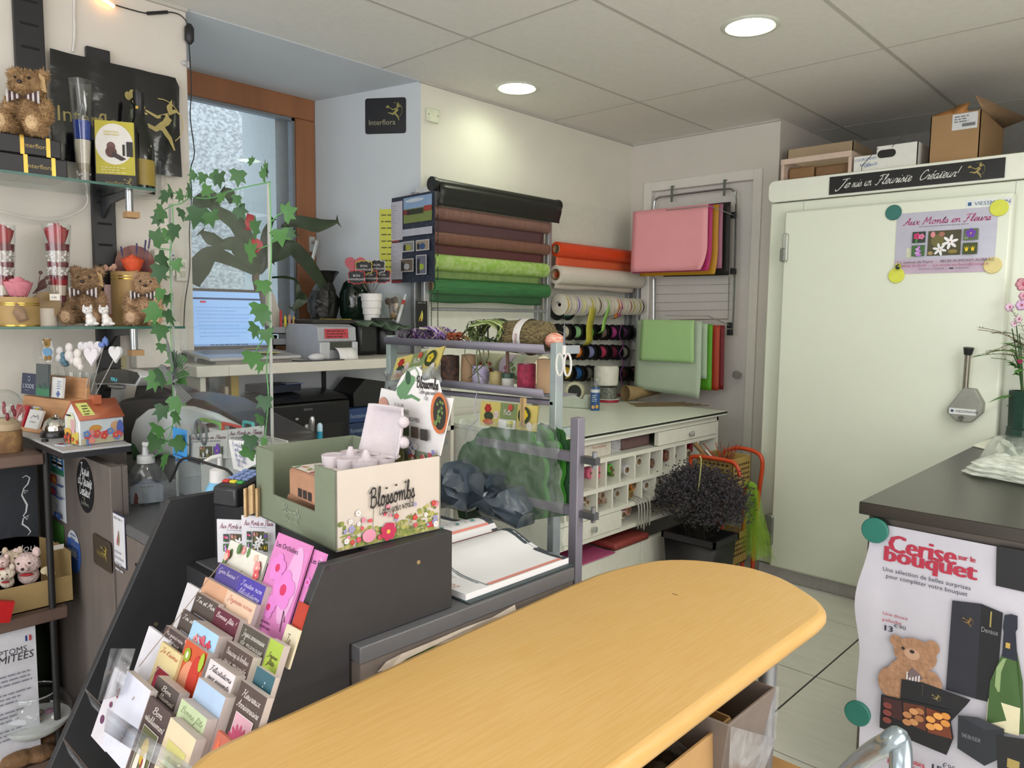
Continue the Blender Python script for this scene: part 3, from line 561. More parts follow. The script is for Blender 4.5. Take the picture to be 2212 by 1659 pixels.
for k,(u,v,r,c) in enumerate(((2208,615,.030,'c98a9a'),(2180,664,.020,'d3b4cc'),(2205,660,.024,'c7a3c6'),(2200,690,.018,'d8bccb'),(2203,780,.012,'b03060'),(2190,700,.014,'dfc4d6'),(2210,640,.02,'cf9ab0'))):
 q=at(u,v,y=p.y-.05)-p;g=G(mat(c,.6,var=.15));cd_=V((CAM-p)).normalized()
 for j in range(6):
  a=2*pi*j/6;e1=_r*cos(a)+_u*sin(a);g.ball(q+e1*r*.5+cd_*r*.2,(r*.45,r*.45,r*.45),7,5)
 g.ball(q+cd_*r*.3,r*.35,7,5,mat('a04a5a',.6));build('blossom',g,t)
a=at(2110,950,z=SZ)
g=G(mat('d5d5c6',.7));c0=[at(*q,z=SZ+.001) for q in((2100,964),(2150,945),(2212,948),(2200,990))]
g.add([c-a for c in c0]+[c-a+V((0,0,.003)) for c in c0],[(0,1,2,3),(7,6,5,4),(0,1,5,4),(1,2,6,5),(2,3,7,6),(3,0,4,7)]);tag(build('card_sheet',g,loc=a),'flat pale card lying on the steel top beneath clear wrapping','card')
a=at(2170,1010,z=SZ+.004)
t=thing('clear_wrapping','crumpled clear bubble wrap parcel on the stainless steel counter top','wrapping',a)
FILM=glass((.97,.99,.97),.12,.38,1.6,(.86,.9,.84))
outl=[at(*q,z=SZ+.004)-a for q in((2075,1018),(2110,1000),(2130,965),(2140,950),(2160,945),(2230,955),(2290,990),(2290,1050),(2212,1048),(2140,1034),(2100,1028))]
for k in range(3):
 g=G(FILM);n=len(outl);rr=random.Random(20+k);cen=V((0.04,0,.012+.012*k));vs=[cen];fs=[]
 for ring,q in enumerate((.33,.6,.85,1.0-.08*k)):
  for i,o0 in enumerate(outl):vs.append(V((o0.x*q+cen.x*(1-q),o0.y*q,(.022+.010*k)*(1-q**3)+rr.uniform(0,.014)*(1.05-q)+.002+.004*k)))
 for i in range(n):fs.append((0,1+i,1+(i+1)%n))
 for r_ in range(3):
  for i in range(n):fs.append((1+r_*n+i,1+(r_+1)*n+i,1+(r_+1)*n+(i+1)%n,1+r_*n+(i+1)%n))
 g.add(vs,fs);build('film_layer',g,t,smooth=15)
 # ------------------------------------------------------------------ wood-look table, what is under it, the chair
BEECH=mat('c6a064',.36,var=.07,vs=9,stretch=(22,1.1,4),bump=.012,bs=14,col2='c29a5a',spec=.45)
TZ=.80
pts=[(1.975,.375),(1.953,.40),(1.936,.45),(1.925,.62),(1.906,.93),(1.888,1.30),(1.898,1.43),(1.932,1.55),(1.998,1.622),(2.095,1.662),(2.16,1.662),(2.225,1.64),(2.315,1.575),(2.352,1.525),(2.364,1.47),(2.364,1.34),(2.365,.93),(2.368,.45),(2.35,.39),(2.30,.36),(2.02,.36)]
pl=bez([(a,b,0) for a,b in pts+pts[:1]],3)[:-1];cen=V((2.14,1.0,0))
t=thing('table','beech look table with a rounded end, filling the lower middle of the picture','table',(2.14,1.0,0))
g=G(BEECH);prof=[(-.016,0),(-.005,-.003),(0,-.010),(0,-.020),(-.005,-.029),(-.018,-.033)];n=len(pl);vs=[];fs=[]
nrm=[]
for i in range(n):
 d=pl[(i+1)%n]-pl[i-1];nn=V((d.y,-d.x,0)).normalized();nrm.append(nn if nn.dot(pl[i]-cen)>0 else-nn)
for ins,dz in prof:vs+=[pl[i]-cen+nrm[i]*ins+V((0,0,TZ+dz)) for i in range(n)]
for k in range(len(prof)-1):fs+=[(k*n+i,k*n+(i+1)%n,(k+1)*n+(i+1)%n,(k+1)*n+i) for i in range(n)]
fs+=[tuple(range(n)),tuple((len(prof)-1)*n+i for i in range(n))[::-1]]
g.add(vs,fs);build('tabletop',g,t,smooth=50)
g=G(mat('2a2018',.8));q=at(1458,1284,z=TZ)-cen;g.cbox((q.x,q.y,TZ+.0002),(.013,.0016,.0006));build('scratch',g,t)
LEGM=mat('8e9094',.35,.6)
for sx,sy in((-.12,-.5),(.14,-.5),(-.12,.42),(.14,.42)):
 g=G(LEGM);g.lathe([(.018,0),(.018,TZ-.033)],16,(sx,sy,0));build('leg',g,t)
g=G(mat('8f6a3c',.5));g.box((-.2,-.55,.46),(.215,.47,.48));build('lower_shelf',g,t,bevel=.003)
bx=at(1582,1549,x=2.33);b2=at(1450,1647,x=2.33)
t=thing('open_box','open brown cardboard box under the right edge of the beech table','box',(2.19,(bx.y+b2.y)/2-.05,.4803))
h=bx.z-.4803;y0,y1=b2.y-t.location.y-.12,bx.y-t.location.y;KB=mat('ab8656',.75,var=.04)
g=G(KB);g.box((.136,y0,0),(.14,y1,h));g.box((-.14,y0,0),(-.136,y1,h));g.box((-.14,y1-.004,0),(.14,y1,h));g.box((-.14,y0,0),(.14,y0+.004,h));g.box((-.14,y0,0),(.14,y1,.004));build('body',g,t)
g=G(mat('3a3326',.9,var=.5,vs=60,bump=1));rr=random.Random(4)
for k in range(30):g.ball((rr.uniform(-.1,.1),rr.uniform(y0+.04,y1-.04),h*.55+rr.uniform(0,.03)),rr.uniform(.015,.03),7,5)
stuff(build('dried_moss',g,t))
bx=at(1677,1485,x=2.36)
t=thing('wrapped_crate','grey brown crate wrapped in clear film behind the open cardboard box','crate',(2.22,bx.y-.09,.4803))
y1=.09;h=bx.z-.4803;g=G(mat('6e625a',.6,bump=.3,bs=9));K=lambda s_,z:[(-.13*s_,-.088*s_,z),(.14*s_,-.088*s_,z),(.14*s_,.09*s_,z),(-.13*s_,.09*s_,z)]
g.add(K(.72,0)+K(1,h)+K(.95,h)+K(.7,.01),[(3,2,1,0)]+[(i,(i+1)%4,4+(i+1)%4,4+i) for i in range(4)]+[(4+i,4+(i+1)%4,8+(i+1)%4,8+i) for i in range(4)]+[(8+i,8+(i+1)%4,12+(i+1)%4,12+i) for i in range(4)]+[(12,13,14,15)]);build('tub',g,t,bevel=.004)
g=G(glass((.95,.95,.96),.1,.16,1.5));g.add([(p_[0]*1.02,p_[1]*1.02,p_[2]+.002) for p_ in K(.75,0)+K(1.0,h*.6)+K(1.01,h)],[(i,(i+1)%4,4+(i+1)%4,4+i) for i in range(8) if i%4!=3]+[(3,0,4,7),(7,4,8,11)]);build('film',g,t)
sc0=at(1608,1762,z=.44)
t=thing('chair','chair with brown wooden seat and grey tubular frame in front of the beech table','chair',(sc0.x,sc0.y,0))
g=G(mat('9c6c33',.4,var=.12,vs=8,stretch=(1,8,1)));g.lathe([(.001,.422),(.16,.422),(.172,.428),(.172,.436),(.16,.441),(.001,.441)],36);build('seat',g,t)
TUB=mat('8c98a0',.22,.75)
tp=at(1917,1586,z=.90);q0=at(1862,1640,z=.80);q1=at(1780,1720,z=.68)
o0=V((sc0.x,sc0.y,0))
g=G(TUB);g.tube([p_-o0 for p_ in bez([q1,q0,tp-V((0,0,.012)),tp+V((.012,.004,-.004)),tp+V((.022,-.02,-.05)),tp+V((.02,-.03,-.2)),tp+V((0,-.02,-.45))],6)],.0125,14);build('back_tube',g,t)
g=G(TUB);g.tube([q1-o0,V((.19,-.02,.46)),V((.16,0,.41)),V((-.05,0,.41))],.0125,12);build('seat_rail',g,t)
for sx,sy in((-.12,-.12),(.12,-.12),(-.12,.12),(.12,.12)):
 g=G(TUB);g.tube([(sx*1.25,sy*1.25,0),(sx,sy,.42)],.0115,12);build('leg',g,t)
 # ================================================================== LEFT WALL: UPRIGHTS, GLASS SHELVES, WHAT STANDS ON THEM
BLK=mat('1b1b1e',.45,var=.1);BLKG=mat('111214',.12,spec=.7,bump=.5,bs=6);GOLDM=mat('b89a4a',.25,.9);WHT=mat('dcdad8',.4)
CLR=glass((.97,.985,.98),.01,0,1.3);SHG=glass((.86,.93,.91),.01,0,1.6);SHE=mat('2d6a5c',.15,trans=.3)
SL1,SL2=1.790,1.337
def upright(y0,y1,z0,z1,label):
 t=thing('shelf_upright',label,'shelf upright',(0,(y0+y1)/2,z0));w_=(y1-y0)/2;H=z1-z0
 g=G(BLK);g.box((.001,-w_,0),(.022,w_,H));build('post',g,t,bevel=.002)
 g=G(mat('060607',.8));z=.06
 while z<H-.05:g.box((.0222,-w_*.62,z),(.0226,w_*.62,z+.008));z+=.073
 stuff(build('slots',g,t));return t
u1=upright(.925,1.0,.75,2.284,'black slotted shelf upright carrying the glass shelves nearest the window')
upright(.715,.80,1.95,2.505,'black slotted shelf upright above the plush bear on the top shelf')
for z,y1,n in((SL1,1.03,'upper'),(SL2,1.115,'lower')):
 t=thing('glass_shelf','%s clear glass shelf with green edge on the left wall'%n,'shelf',(0,.4,z-.008))
 g=G(SHG);g.box((.024,-.75,0),(.3,y1-.4,.008));build('glass_plate',g,t)
 g=G(SHE);g.box((.2985,-.75,.0),(.3005,y1-.4,.008));build('green_edge',g,t)
 for y in(.96-.4,-.4):
  g=G(mat('5d5f63',.3,.7));g.prism([(.022,-.075),(.022,-.001),(.27,-.001),(.24,-.02),(.1,-.03)],.012,ax='y',o=y-.006);build('bracket',g,t,bevel=.002)
 g=G(mat('a5a8aa',.2,.8));g.lathe([(.012,-.07),(.012,-.001)],14,(.26,.56,0));build('clamp',g,t)
 g=G(mat('a8845c',.6));g.box((.24,.545,-.09),(.28,.585,-.071));build('cork_pad',g,t)
 # --- black vinyl banner behind the top shelf
a,b,c,d=[at(*q,x=.03) for q in((106,112),(386,168),(384,342),(105,330))]
t=thing('shop_banner','glossy black banner with gold lettering and archer behind the top glass shelf','banner',(.026,a.y,d.z))
W_,H_=(b-a).y,a.z-d.z+.01
g=G(BLKG);rc=rrect(0,-.02,W_,H_,.04);
def wv(y,z):return.004+.006*abs(sin(y*21+z*3))+.004*sin(y*47-z*13)
g.sheet(lambda u,v:(wv(u*W_,v*H_),u*W_,-.02+v*(H_+.02-(.03 if u>.97 else 0))),30,14);build('vinyl',g,t,smooth=60)
g=G();pr=Pr(g,(0,0,0),(0,1,0),(0,0,1));pr.P=lambda p,q:V((wv(p,q)+.001+pr.k*.0003,p,q))
pr.text('Interflora',.012,H_*.33,.05,'a3955c',sx=.92);pr.runner(W_*.70,H_*.22,.185,'b3a468')
for k in range(3):pr.oval(W_*(.565+.035*k),H_*(.70+.03*(k%2)),.012,.015,'b3a468',10)
pr.line([(W_*.60,H_*.66),(W_*.66,H_*.58),(W_*.72,H_*.55)],.007,'b3a468');build('gold_print',g,t,smooth=0)
# --- cables and little hooks
def wall_cable(name,pts,r,m,label,cat='cable',x=.006):
 o0=at(*pts[0][:2],x=x);g=G(m);g.tube(bez([at(p[0],p[1],x=p[2] if len(p)>2 else x)-o0 for p in pts],5),r,6);return tag(build(name,g,loc=o0),label,cat)
t=thing('light_string_cable','thin black light string cable with inline switch hanging by the window corner','cable',(0,1.2,2.3))
B0=V((0,1.2,2.3));wp=lambda u,v,x=.008:at(u,v,x=x)-B0
g=G(BLK);g.tube(bez([wp(*q) for q in((246,10),(280,20),(320,29),(362,26),(390,33),(406,55,.02),(408,95,.02),(411,140,.03),(413,200,.03),(411,255,.03),(420,330,.03),(411,368,.03),(414,420,.03),(409,500,.03),(410,580,.03),(400,650,.03),(397,710,.03))],4),.0022,6);build('wire',g,t)
g=G(BLK);g.tube([wp(318,29),wp(362,26)],.006,8);build('plug_joint',g,t)
a=wp(409,52,.02);b=wp(409,96,.02);g=G(BLK);g.tube([a,a*.8+b*.2,a*.2+b*.8,b],[.008,.017,.017,.006],12);build('switch_box',g,t)
t=thing('light_string','warm glowing light string at the top of the left wall','light',at(228,4,x=.02))
g=G(mat('ffb060',.4,emit=9));g.tube([(0,-.03,.012),(0,0,.004),(0,.028,-.008)],.007,8);build('bulb_tube',g,t)
wall_cable('white_cable',[(163,-30),(160,20),(161,70),(157,112)],.0035,WHT,'white cable running up the left wall above the black banner')
wall_cable('white_cable',[(-40,372),(60,360),(150,382),(188,418),(180,452),(125,474),(50,468),(-30,445)],.0045,mat('c9c4bc',.5),'white cable hanging in a loop under the upper glass shelf',x=.05)
for(u,v),n in(((400,137),'small clear cable hook at the pillar corner'),((346,338),'small clear hook at the lower corner of the black banner')):
 p=at(u,v,x=.004);g=G(mat('cfcfd2',.2,trans=.4));g.ball((0,0,0),(.012,.016,.010),10,7);g.tube(bez([(.008,.004,-.006),(.02,.006,-.016),(.018,.004,.004)],4),.004,6);tag(build('cable_hook',g,loc=p),n,'hook')
 # --- plush bears
def bear(label,loc,rz,h,col,pad,tagc=None,light=.2,bow='4a3438',seed=1,tilt=0):
 t=thing('plush_bear',label,'plush toy',loc,rz);M=mat(col,.95,var=light,vs=9/h*.2,bump=.6,bs=60);E=[]
 hx=tilt
 for c,r in(((0,0,.27),(.19,.16,.26)),((hx,-.04,.70),(.215,.185,.195)),((hx-.17,0,.86),(.085,.045,.085)),((hx+.17,0,.86),(.085,.045,.085)),((hx,-.21,.655),(.095,.085,.075)),((-.22,-.07,.40),(.085,.09,.14)),((.22,-.07,.40),(.085,.09,.14)),((-.25,-.16,.27),(.075,.085,.09)),((.25,-.16,.27),(.075,.085,.09)),((-.17,-.24,.11),(.10,.2,.105)),((.17,-.24,.11),(.10,.2,.105)),((-.19,-.42,.135),(.105,.07,.13)),((.19,-.42,.135),(.105,.07,.13)),((0,0,.48),(.13,.12,.1))):E.append((V(c)*h,V(r)*h))
 g=G(M)
 for c,r in E:g.ball(c,tuple(r),14,10)
 build('body',g,t,remesh=.016*h)
 rr=random.Random(seed);f=G(M)
 for c,r in E:
  for k in range(int(1500*(r.x*r.y+r.y*r.z+r.x*r.z)/(.1*h*h))):
   d=V((rr.gauss(0,1),rr.gauss(0,1),rr.gauss(0,1))).normalized();p=c+V((d.x*r.x,d.y*r.y,d.z*r.z))
   if p.z<.004 or any(e is not c and sum(((p[i]-e[i])/(q[i]*.97))**2 for i in range(3))<1 for e,q in E):continue
   s_=d.cross(V((rr.gauss(0,1),rr.gauss(0,1),rr.gauss(0,1)))).normalized()*.008*h;tip=p+d*.03*h+V((rr.gauss(0,1),rr.gauss(0,1),rr.gauss(0,1)))*.013*h
   f.add([p-s_-d*.008*h,p+s_-d*.008*h,tip],[(0,1,2)])
 stuff(build('fur',f,t,smooth=0))
 g=G(mat('2b1d1a',.4));g.ball((hx*h,-.295*h,.69*h),(.036*h,.024*h,.026*h),10,7);build('nose',g,t)
 for s_ in(-1,1):g=G(mat('120d0c',.12));g.ball(((hx+s_*.085)*h,-.21*h,.765*h),.019*h,8,6);build('eye',g,t)
 for s_ in(-1,1):g=G(mat(pad,.9,bump=.3));g.ball((s_*.19*h,-.475*h,.135*h),(.075*h,.028*h,.095*h),12,8);build('foot_pad',g,t)
 BW=[mat(bow,.8),mat('cfc6c4',.8)]
 for s_ in(-1,1):
  g=G()
  for k in range(6):
   x0=s_*(.02+.03*k)*h;x1=s_*(.05+.03*k)*h;z0=(.012+.012*k)*h;z1=(.024+.012*k)*h;g.add([(x0,-.20*h,.52*h-z0),(x1,-.21*h,.52*h-z1),(x1,-.21*h,.52*h+z1),(x0,-.20*h,.52*h+z0)],[(0,1,2,3)],BW[k%2])
  build('bow_loop',g,t,solid=.004)
 if tagc:g=G(mat(tagc,.7));g.prism([(.0,0),(.07*h,-.05*h),(.09*h,-.25*h),(.02*h,-.22*h)],.002,ax='y',o=0);build('swing_tag',g,t,loc=((hx+.17)*h,-.12*h,.86*h))
 return t
def on(u,x,z):p=at(u,500,x=x);return V((x,p.y,z))
# chocolate boxes under the first bear
for k,(u0,u1,z,h,n) in enumerate(((-40,146,SL1,.062,'lower black chocolate box with gold bands on the top glass shelf'),(-40,134,SL1+.0625,.056,'upper black chocolate box with gold bands, a plush bear seated on it'))):
 a,b=at(u0,350,x=.24),at(u1,350,x=.24);L0=b.y-a.y
 t=thing('chocolate_box',n,'box',(.24,a.y,z+.0005),group='gold banded chocolate boxes')
 g=G(mat('17171b',.4));g.box((-.16,0,0),(0,L0,h));build('carton',g,t,bevel=.004)
 for q in(.47,.80):
  g=G(GOLDM);g.box((-.161,L0*q,.0),(.0012,L0*q+.011,h+.0008));build('gold_band',g,t)
 g=G();pr=Pr(g,(.0004,0,0),(0,1,0),(0,0,1));pr.text('Interflora',L0*.655,h*.4,.013,'b9a060','C');build('gold_print',g,t,smooth=0)
bear('brown plush bear seated on black chocolate boxes on the top glass shelf',V((.185,at(68,250,x=.2).y,SL1+.119)),RAD(55),.225,'a88862','c4a680','b29468',seed=2)
# tall vase with blue and white sand
def vase(label,u,x,z,hpx,rt,rb,layers,foot=0,rose=None,beads=False,group=None,solid_to=1.0):
 p=on(u,x,z+.0005);k=pm(p);H=hpx*k;t=thing('sand_vase',label,'vase',p,0,group);R=lambda f:(rb+(rt-rb)*f)*k
 g=G(CLR);g.lathe([(rb*k*1.15,0),(rb*k*.7,.004),(R(foot+.02)*.6 if foot else R(.02),foot*H+.004),(R(foot+.06),foot*H+.014),(R(.5),H*.5),(R(1),H),(R(1)-.0025,H),(R(.5)-.0025,H*.5),(R(foot+.06)-.002,foot*H+.02),(.001,foot*H+.012)],24,cap=False);build('glass_body',g,t)
 for f0,f1,c in layers:
  if c=='beads':
   g=G(mat('d9d2cf',.25));rr=random.Random(int(f0*100))
   for j in range(46):
    a=rr.uniform(0,2*pi);f=rr.uniform(f0,f1);g.ball((R(f)*.86*cos(a),R(f)*.86*sin(a),f*H),.0042,7,5)
   stuff(build('beads',g,t));c='b5a8a4'
   g=G(mat(c,.8));g.lathe([(R(f0)*.8,f0*H),(R(f1)*.8,f1*H)],20);build('bead_core',g,t);continue
  g=G(mat(c,.9,var=.12,vs=300));g.lathe([(R(f0)-.003,f0*H),(R((f0+f1)/2)-.003,(f0+f1)/2*H),(R(f1)-.003,f1*H)],22);build('sand_layer',g,t)
 if rose:rosebud(t,(0,0,rose[0]*H),R(rose[0])*1.02,rose[1])
 return t
def rosebud(t,c,r,col,nm='rose',sq=1):
 g=G(mat(col,.65,var=.18,vs=40))
 for k in range(5):
  q=1-.19*k;n=5 if k<3 else 3
  for j in range(n):
   a0=2*pi*j/n+k*.7;sp=2*pi/n*.62
   g.sheet(lambda u,v,a0=a0,q=q,sp=sp,k=k:(c[0]+r*q*(.55+.5*v-.12*v*v)*cos(a0+(u-.5)*2*sp*(1-.15*v)),c[1]+r*q*(.55+.5*v-.12*v*v)*sin(a0+(u-.5)*2*sp*(1-.15*v)),c[2]+r*sq*(1.25*v+.12*k*v+.1*sin(u*pi))),5,4)
 return build(nm,g,t,smooth=60)
vase('tall clear vase with blue and white sand layers on the top glass shelf',186,.15,SL1,222,25,12,[(.02,.14,'beads'),(.14,.22,'a89a88'),(.22,.44,'d2c6b8'),(.445,.62,'1f3f9a')])
# leaflet on a black gift carton, champagne bottle, glass cooler
p=on(255,.2,SL1+.0005);k=pm(p)
t=thing('gift_carton','black gift carton with a yellow leaflet on the top glass shelf','box',p,RAD(62))
g=G(mat('16130f',.4));g.box((-.062,0,0),(.062,.06,.215));build('carton',g,t,bevel=.002)
g=G();pr=Pr(g,(-.062,-.0006,.045),(1,0,0),(0,0,1));pr.rect(.004,0,.120,.172,'b3a83a');pr.oval(.06,.098,.056,.066,'d6d2cd',28);pr.oval(.05,.09,.013,.015,'6a4a44');pr.oval(.05,.072,.017,.018,'5a3a36');pr.poly([(.055,.075),(.095,.052),(.08,.045),(.05,.06)],'3a3030');pr.rect(.084,.062,.091,.098,'26241e');pr.rect(.096,.06,.115,.108,'2b2a2b')
pr.lines(.03,.135,.1,2,.009,.004,'c4ba7a',2);pr.lines(.02,.02,.1,3,.008,.003,'d4ca8a',4);build('leaflet',g,t)
g=G();pr=Pr(g,(-.062,-.0006,0),(1,0,0),(0,0,1));pr.text('Interflora',.03,.014,.010,GOLD);pr.runner(.09,.008,.03,GOLD);build('gold_print',g,t)
p=on(309,.13,SL1+.0005)
t=thing('champagne_bottle','dark champagne bottle with gold label on the top glass shelf','bottle',p,RAD(50))
g=G(mat('0c1009',.1,spec=.7));g.lathe([(.001,0),(.041,0),(.044,.006),(.044,.15),(.041,.18),(.03,.225),(.019,.26),(.0155,.28),(.0155,.31)],28);build('glass_body',g,t)
g=G(mat('0f0f10',.35));g.lathe([(.0225,.235),(.0175,.27),(.0165,.305),(.0185,.312),(.0185,.345),(.012,.352),(.001,.352)],24);build('foil',g,t)
g=G(mat('a08a3c',.4));g.lathe([(.0447,.028),(.0447,.115)],28,cap=False);build('label_band',g,t)
g=G(GOLDM);g.lathe([(.0232,.233),(.0222,.240)],24,cap=False);g.cbox((0,-.0185,.29),(.009,.004,.009));build('gold_seal',g,t)
p=on(318,.06,SL1+.0005);g=G(CLR);g.lathe([(.048,0),(.05,.004),(.056,.13),(.0535,.13),(.047,.006)],24);g.tube([(.03,.03,.01),(.06,.045,.05),(.05,.04,.1)],.004,8);tag(build('glass_jug',g,loc=p),'clear glass jug behind the champagne bottle on the top shelf','jug')
# --- lower glass shelf
RD,BG_='6a1426','cbb8a6'
LAY=[(.16,.30,RD),(.30,.40,BG_),(.40,.46,'9a1c2c'),(.46,.50,RD),(.50,.58,'beads'),(.58,.63,RD),(.63,.74,'beads'),(.74,.81,RD)]
vase('tapered red layered sand vase with a red rose beside the plush bears',122,.13,SL2,214,28,12,LAY,.14,(.80,'a01026'),group='red rose sand vases')
vase('red layered sand vase with a red rose cut by the picture edge',4,.11,SL2,214,26,14,[(.02,.1,BG_)]+LAY[:],0,(.80,'a01026'),group='red rose sand vases')
p=on(32,.2,SL2+.0005);POTK=mat('a98a58',.6,var=.06)
t=thing('rose_pot','kraft round pot with a pink rose and dried flowers on the lower glass shelf','flower pot',p)
g=G(POTK);g.lathe([(.001,0),(.056,0),(.056,.088),(.052,.088),(.05,.02)],26,cap=False);build('pot',g,t)
g=G(GOLDM);g.lathe([(.057,0),(.057,.004)],26,cap=False);g.lathe([(.0572,.068),(.0572,.071)],26,cap=False);g.lathe([(.0572,.062),(.0572,.065)],26,cap=False);build('gold_trim',g,t)
rosebud(t,(.01,.0,.088),.042,'c97a88',sq=.8)
g=G(mat('4f3230',.7));
for a,b in(((.0,.04,.1),(.02,.075,.15)),((.01,.04,.1),(.0,.09,.135)),((.0,.05,.1),(.015,.06,.165))):g.tube([a,b],.0012,4);g.ball(b,.006,7,5)
g.add([(0,.045,.1),(.004,.06,.14),(.004,.075,.15),(0,.08,.12)],[(0,1,2,3)]);stuff(build('dried_berries',g,t))
g=G(mat('8a7058',.8));g.add([(.06,-.02,.07),(.075,0,.05),(.07,.01,.02),(.066,-.015,.01),(.06,-.03,.04)],[(0,1,2,3,4)]);build('dried_leaf',g,t,solid=.002)
p=on(86,.16,SL2+.0005);t=thing('round_gift_tin','small white gold lidded tin with a price tag behind the pink rose pot','tin',p)
g=G(mat('d2c8bc',.5));g.lathe([(.04,0),(.04,.055),(.03,.055)],22);build('tin',g,t)
g=G(mat('8a7048',.4));g.lathe([(.042,-.004),(.042,.004)],24,(0,0,0),ax='x');g.v=[V((q.x,q.y,q.z)) for q in g.v];build('lid',g,t,loc=(.03,.0,.065))
g=G(mat('e2ddd6',.6));g.box((0,.0,.0),(.001,.028,.02));pr=Pr(g,(.0012,.004,.006),(0,1,0),(0,0,1));pr.text('2,90',0,0,.006,'3a3a3a');build('price_tag',g,t,loc=(.072,.0,.08))
bear('brown plush bear sitting on the lower glass shelf beside the rose vase',V((.15,at(190,700,x=.15).y,SL2+.002)),RAD(58),.205,'9a7c5e','b09274','a08458',seed=5,bow='4a3836',tilt=.02)
bear('light brown plush bear with striped bow beside the window pillar',V((.17,at(312,700,x=.17).y,SL2+.002)),RAD(66),.195,'bf9d7c','cfae90',None,seed=6,bow='3a2c2c',tilt=.05)
CERA=mat('e4e0de',.15,spec=.6)
for k,u in enumerate((186,221)):
 p=on(u,.265,SL2+.0005)
 t=thing('ceramic_cat',('white ceramic cat figurine on the lower glass shelf, nearer the rose vase','white ceramic cat figurine on the lower glass shelf, nearer the window')[k],'figurine',p,RAD(60),'white ceramic cats')
 g=G(CERA)
 for c,r in(((.004,0,.016),(.016,.018,.017)),((0,-.002,.03),(.011,.011,.014)),((-.004,-.006,.05),(.0155,.013,.0125)),((.017,-.004,.008),(.012,.008,.006)),((-.005,-.014,.004),(.006,.008,.005))):g.ball(c,r,12,9)
 for s_ in(-1,1):g.lathe([(.006,0),(.0005,.013)],8,(-.004+s_*.010,-.004,.057))
 build('body',g,t,remesh=.0016)
 g=G(ink('2a2a2a'));g.ball((-.004,-.0195,.050),.0017,6,4);g.ball((-.009,-.018,.0535),.0012,6,4);g.ball((.002,-.018,.0535),.0012,6,4);build('face',g,t)
p=on(281,.1,SL2+.0005)
t=thing('round_flower_box','round kraft hat box with an orange rose and lavender on the lower shelf','flower box',p,RAD(50))
g=G(POTK);g.lathe([(.001,0),(.066,0),(.066,.185),(.062,.185),(.06,.03)],28,cap=False);build('box',g,t)
g=G(GOLDM);g.lathe([(.067,.158),(.067,.162)],28,cap=False);g.lathe([(.067,.168),(.067,.171)],28,cap=False);build('gold_trim',g,t)
g=G(mat('8a5a4a',.5,col2='6a2a30',vs=12));g.lathe([(.066,-.004),(.066,.004)],30,ax='y');build('open_lid',g,t,loc=(.0,.035,.215))
rosebud(t,(.012,-.02,.185),.04,'d0502a',sq=.8)
for k in range(4):
 x0=(-.02,.015,.035,.045)[k];g=G(mat('4a4668',.8));q=V((x0,0,.18));e=V((x0*1.5,-.005,.27+.012*k));g.tube([q,e],.001,4)
 for j in range(6):g.ball(e-(e-q)*.055*j,.0038,6,4)
 build('lavender_sprig',g,t)
g=G(mat('caa08a',.8,var=.3));rr=random.Random(9)
for k in range(12):g.ball((-.05+rr.uniform(-.02,.02),-.045+rr.uniform(-.01,.01),.19+rr.uniform(0,.016)),.007,6,4)
stuff(build('dried_flowers',g,t))
p=on(262,.10,SL2+.0005);t=thing('pink_gift_box','pale pink gift box standing behind the light brown plush bear','box',p,RAD(66))
g=G(mat('c8a8a8',.5));g.box((-.06,0,0),(.06,.05,.14));build('carton',g,t,bevel=.003)
g=G(mat('a8644c',.5));g.box((-.0605,-.0008,.025),(.0605,.0505,.038));build('ribbon_band',g,t)
# --- thermostat, notices and switch on the wall strip
WP=mat('d6d2c8',.45)
p=at(360,580,x=.002);t=thing('wall_controller','white wall controller with small blue buttons beside the ivy','controller',p)
g=G(WP);g.box((0,-.055,-.03),(.03,.02,.065));build('housing',g,t,bevel=.004)
g=G(ink('4a5f86'));[g.ball((.031,.012,.02+.014*k),.004,8,5) for k in range(3)];stuff(build('buttons',g,t))
p=at(392,582,x=.002);t=thing('light_switch','pale double rocker switch on the pillar','switch',p)
g=G(WP);g.box((0,-.025,-.045),(.012,.022,.042));build('plate',g,t,bevel=.003)
for z in(-.02,.014):g=G(mat('b6b4a4',.5));g.box((.012,-.011,z-.01),(.015,.009,z+.012));build('rocker',g,t,bevel=.002)
p=at(318,712,x=.004);q=at(404,760,x=.004);t=thing('wall_notice','white printed notice on the wall under the lower glass shelf','notice',(.002,p.y,q.z-.03))
g=G(ink('d9d7d4'));w_=q.y-p.y;h=p.z-q.z+.04;g.box((0,0,0),(.001,w_,h));build('sheet',g,t)
g=G();pr=Pr(g,(.0012,0,0),(0,1,0),(0,0,1));pr.lines(.02,h-.02,w_*.9,6,.014,.004,'6a6a70',8);pr.rect(0,-.01,w_*.98,.026,'221e1c');build('print',g,t)
p=at(205,790,x=.004);t=thing('wall_box','small white wall box behind the till display','box',(.002,p.y+.12,1.18));g=G(WP);g.box((0,0,0),(.06,.16,.17));build('housing',g,t,bevel=.004)
g=G(ink('b8b08a'));g.box((0,0,0),(.0012,.07,.07));pr=Pr(g,(.0014,.008,.008),(0,1,0),(0,0,1));pr.lines(0,.045,.05,4,.011,.003,'6a6440',7);tag(build('sticky_note',g,loc=(.004,.955,1.155)),'yellow sticky note on the wall behind the novelty picks','note')
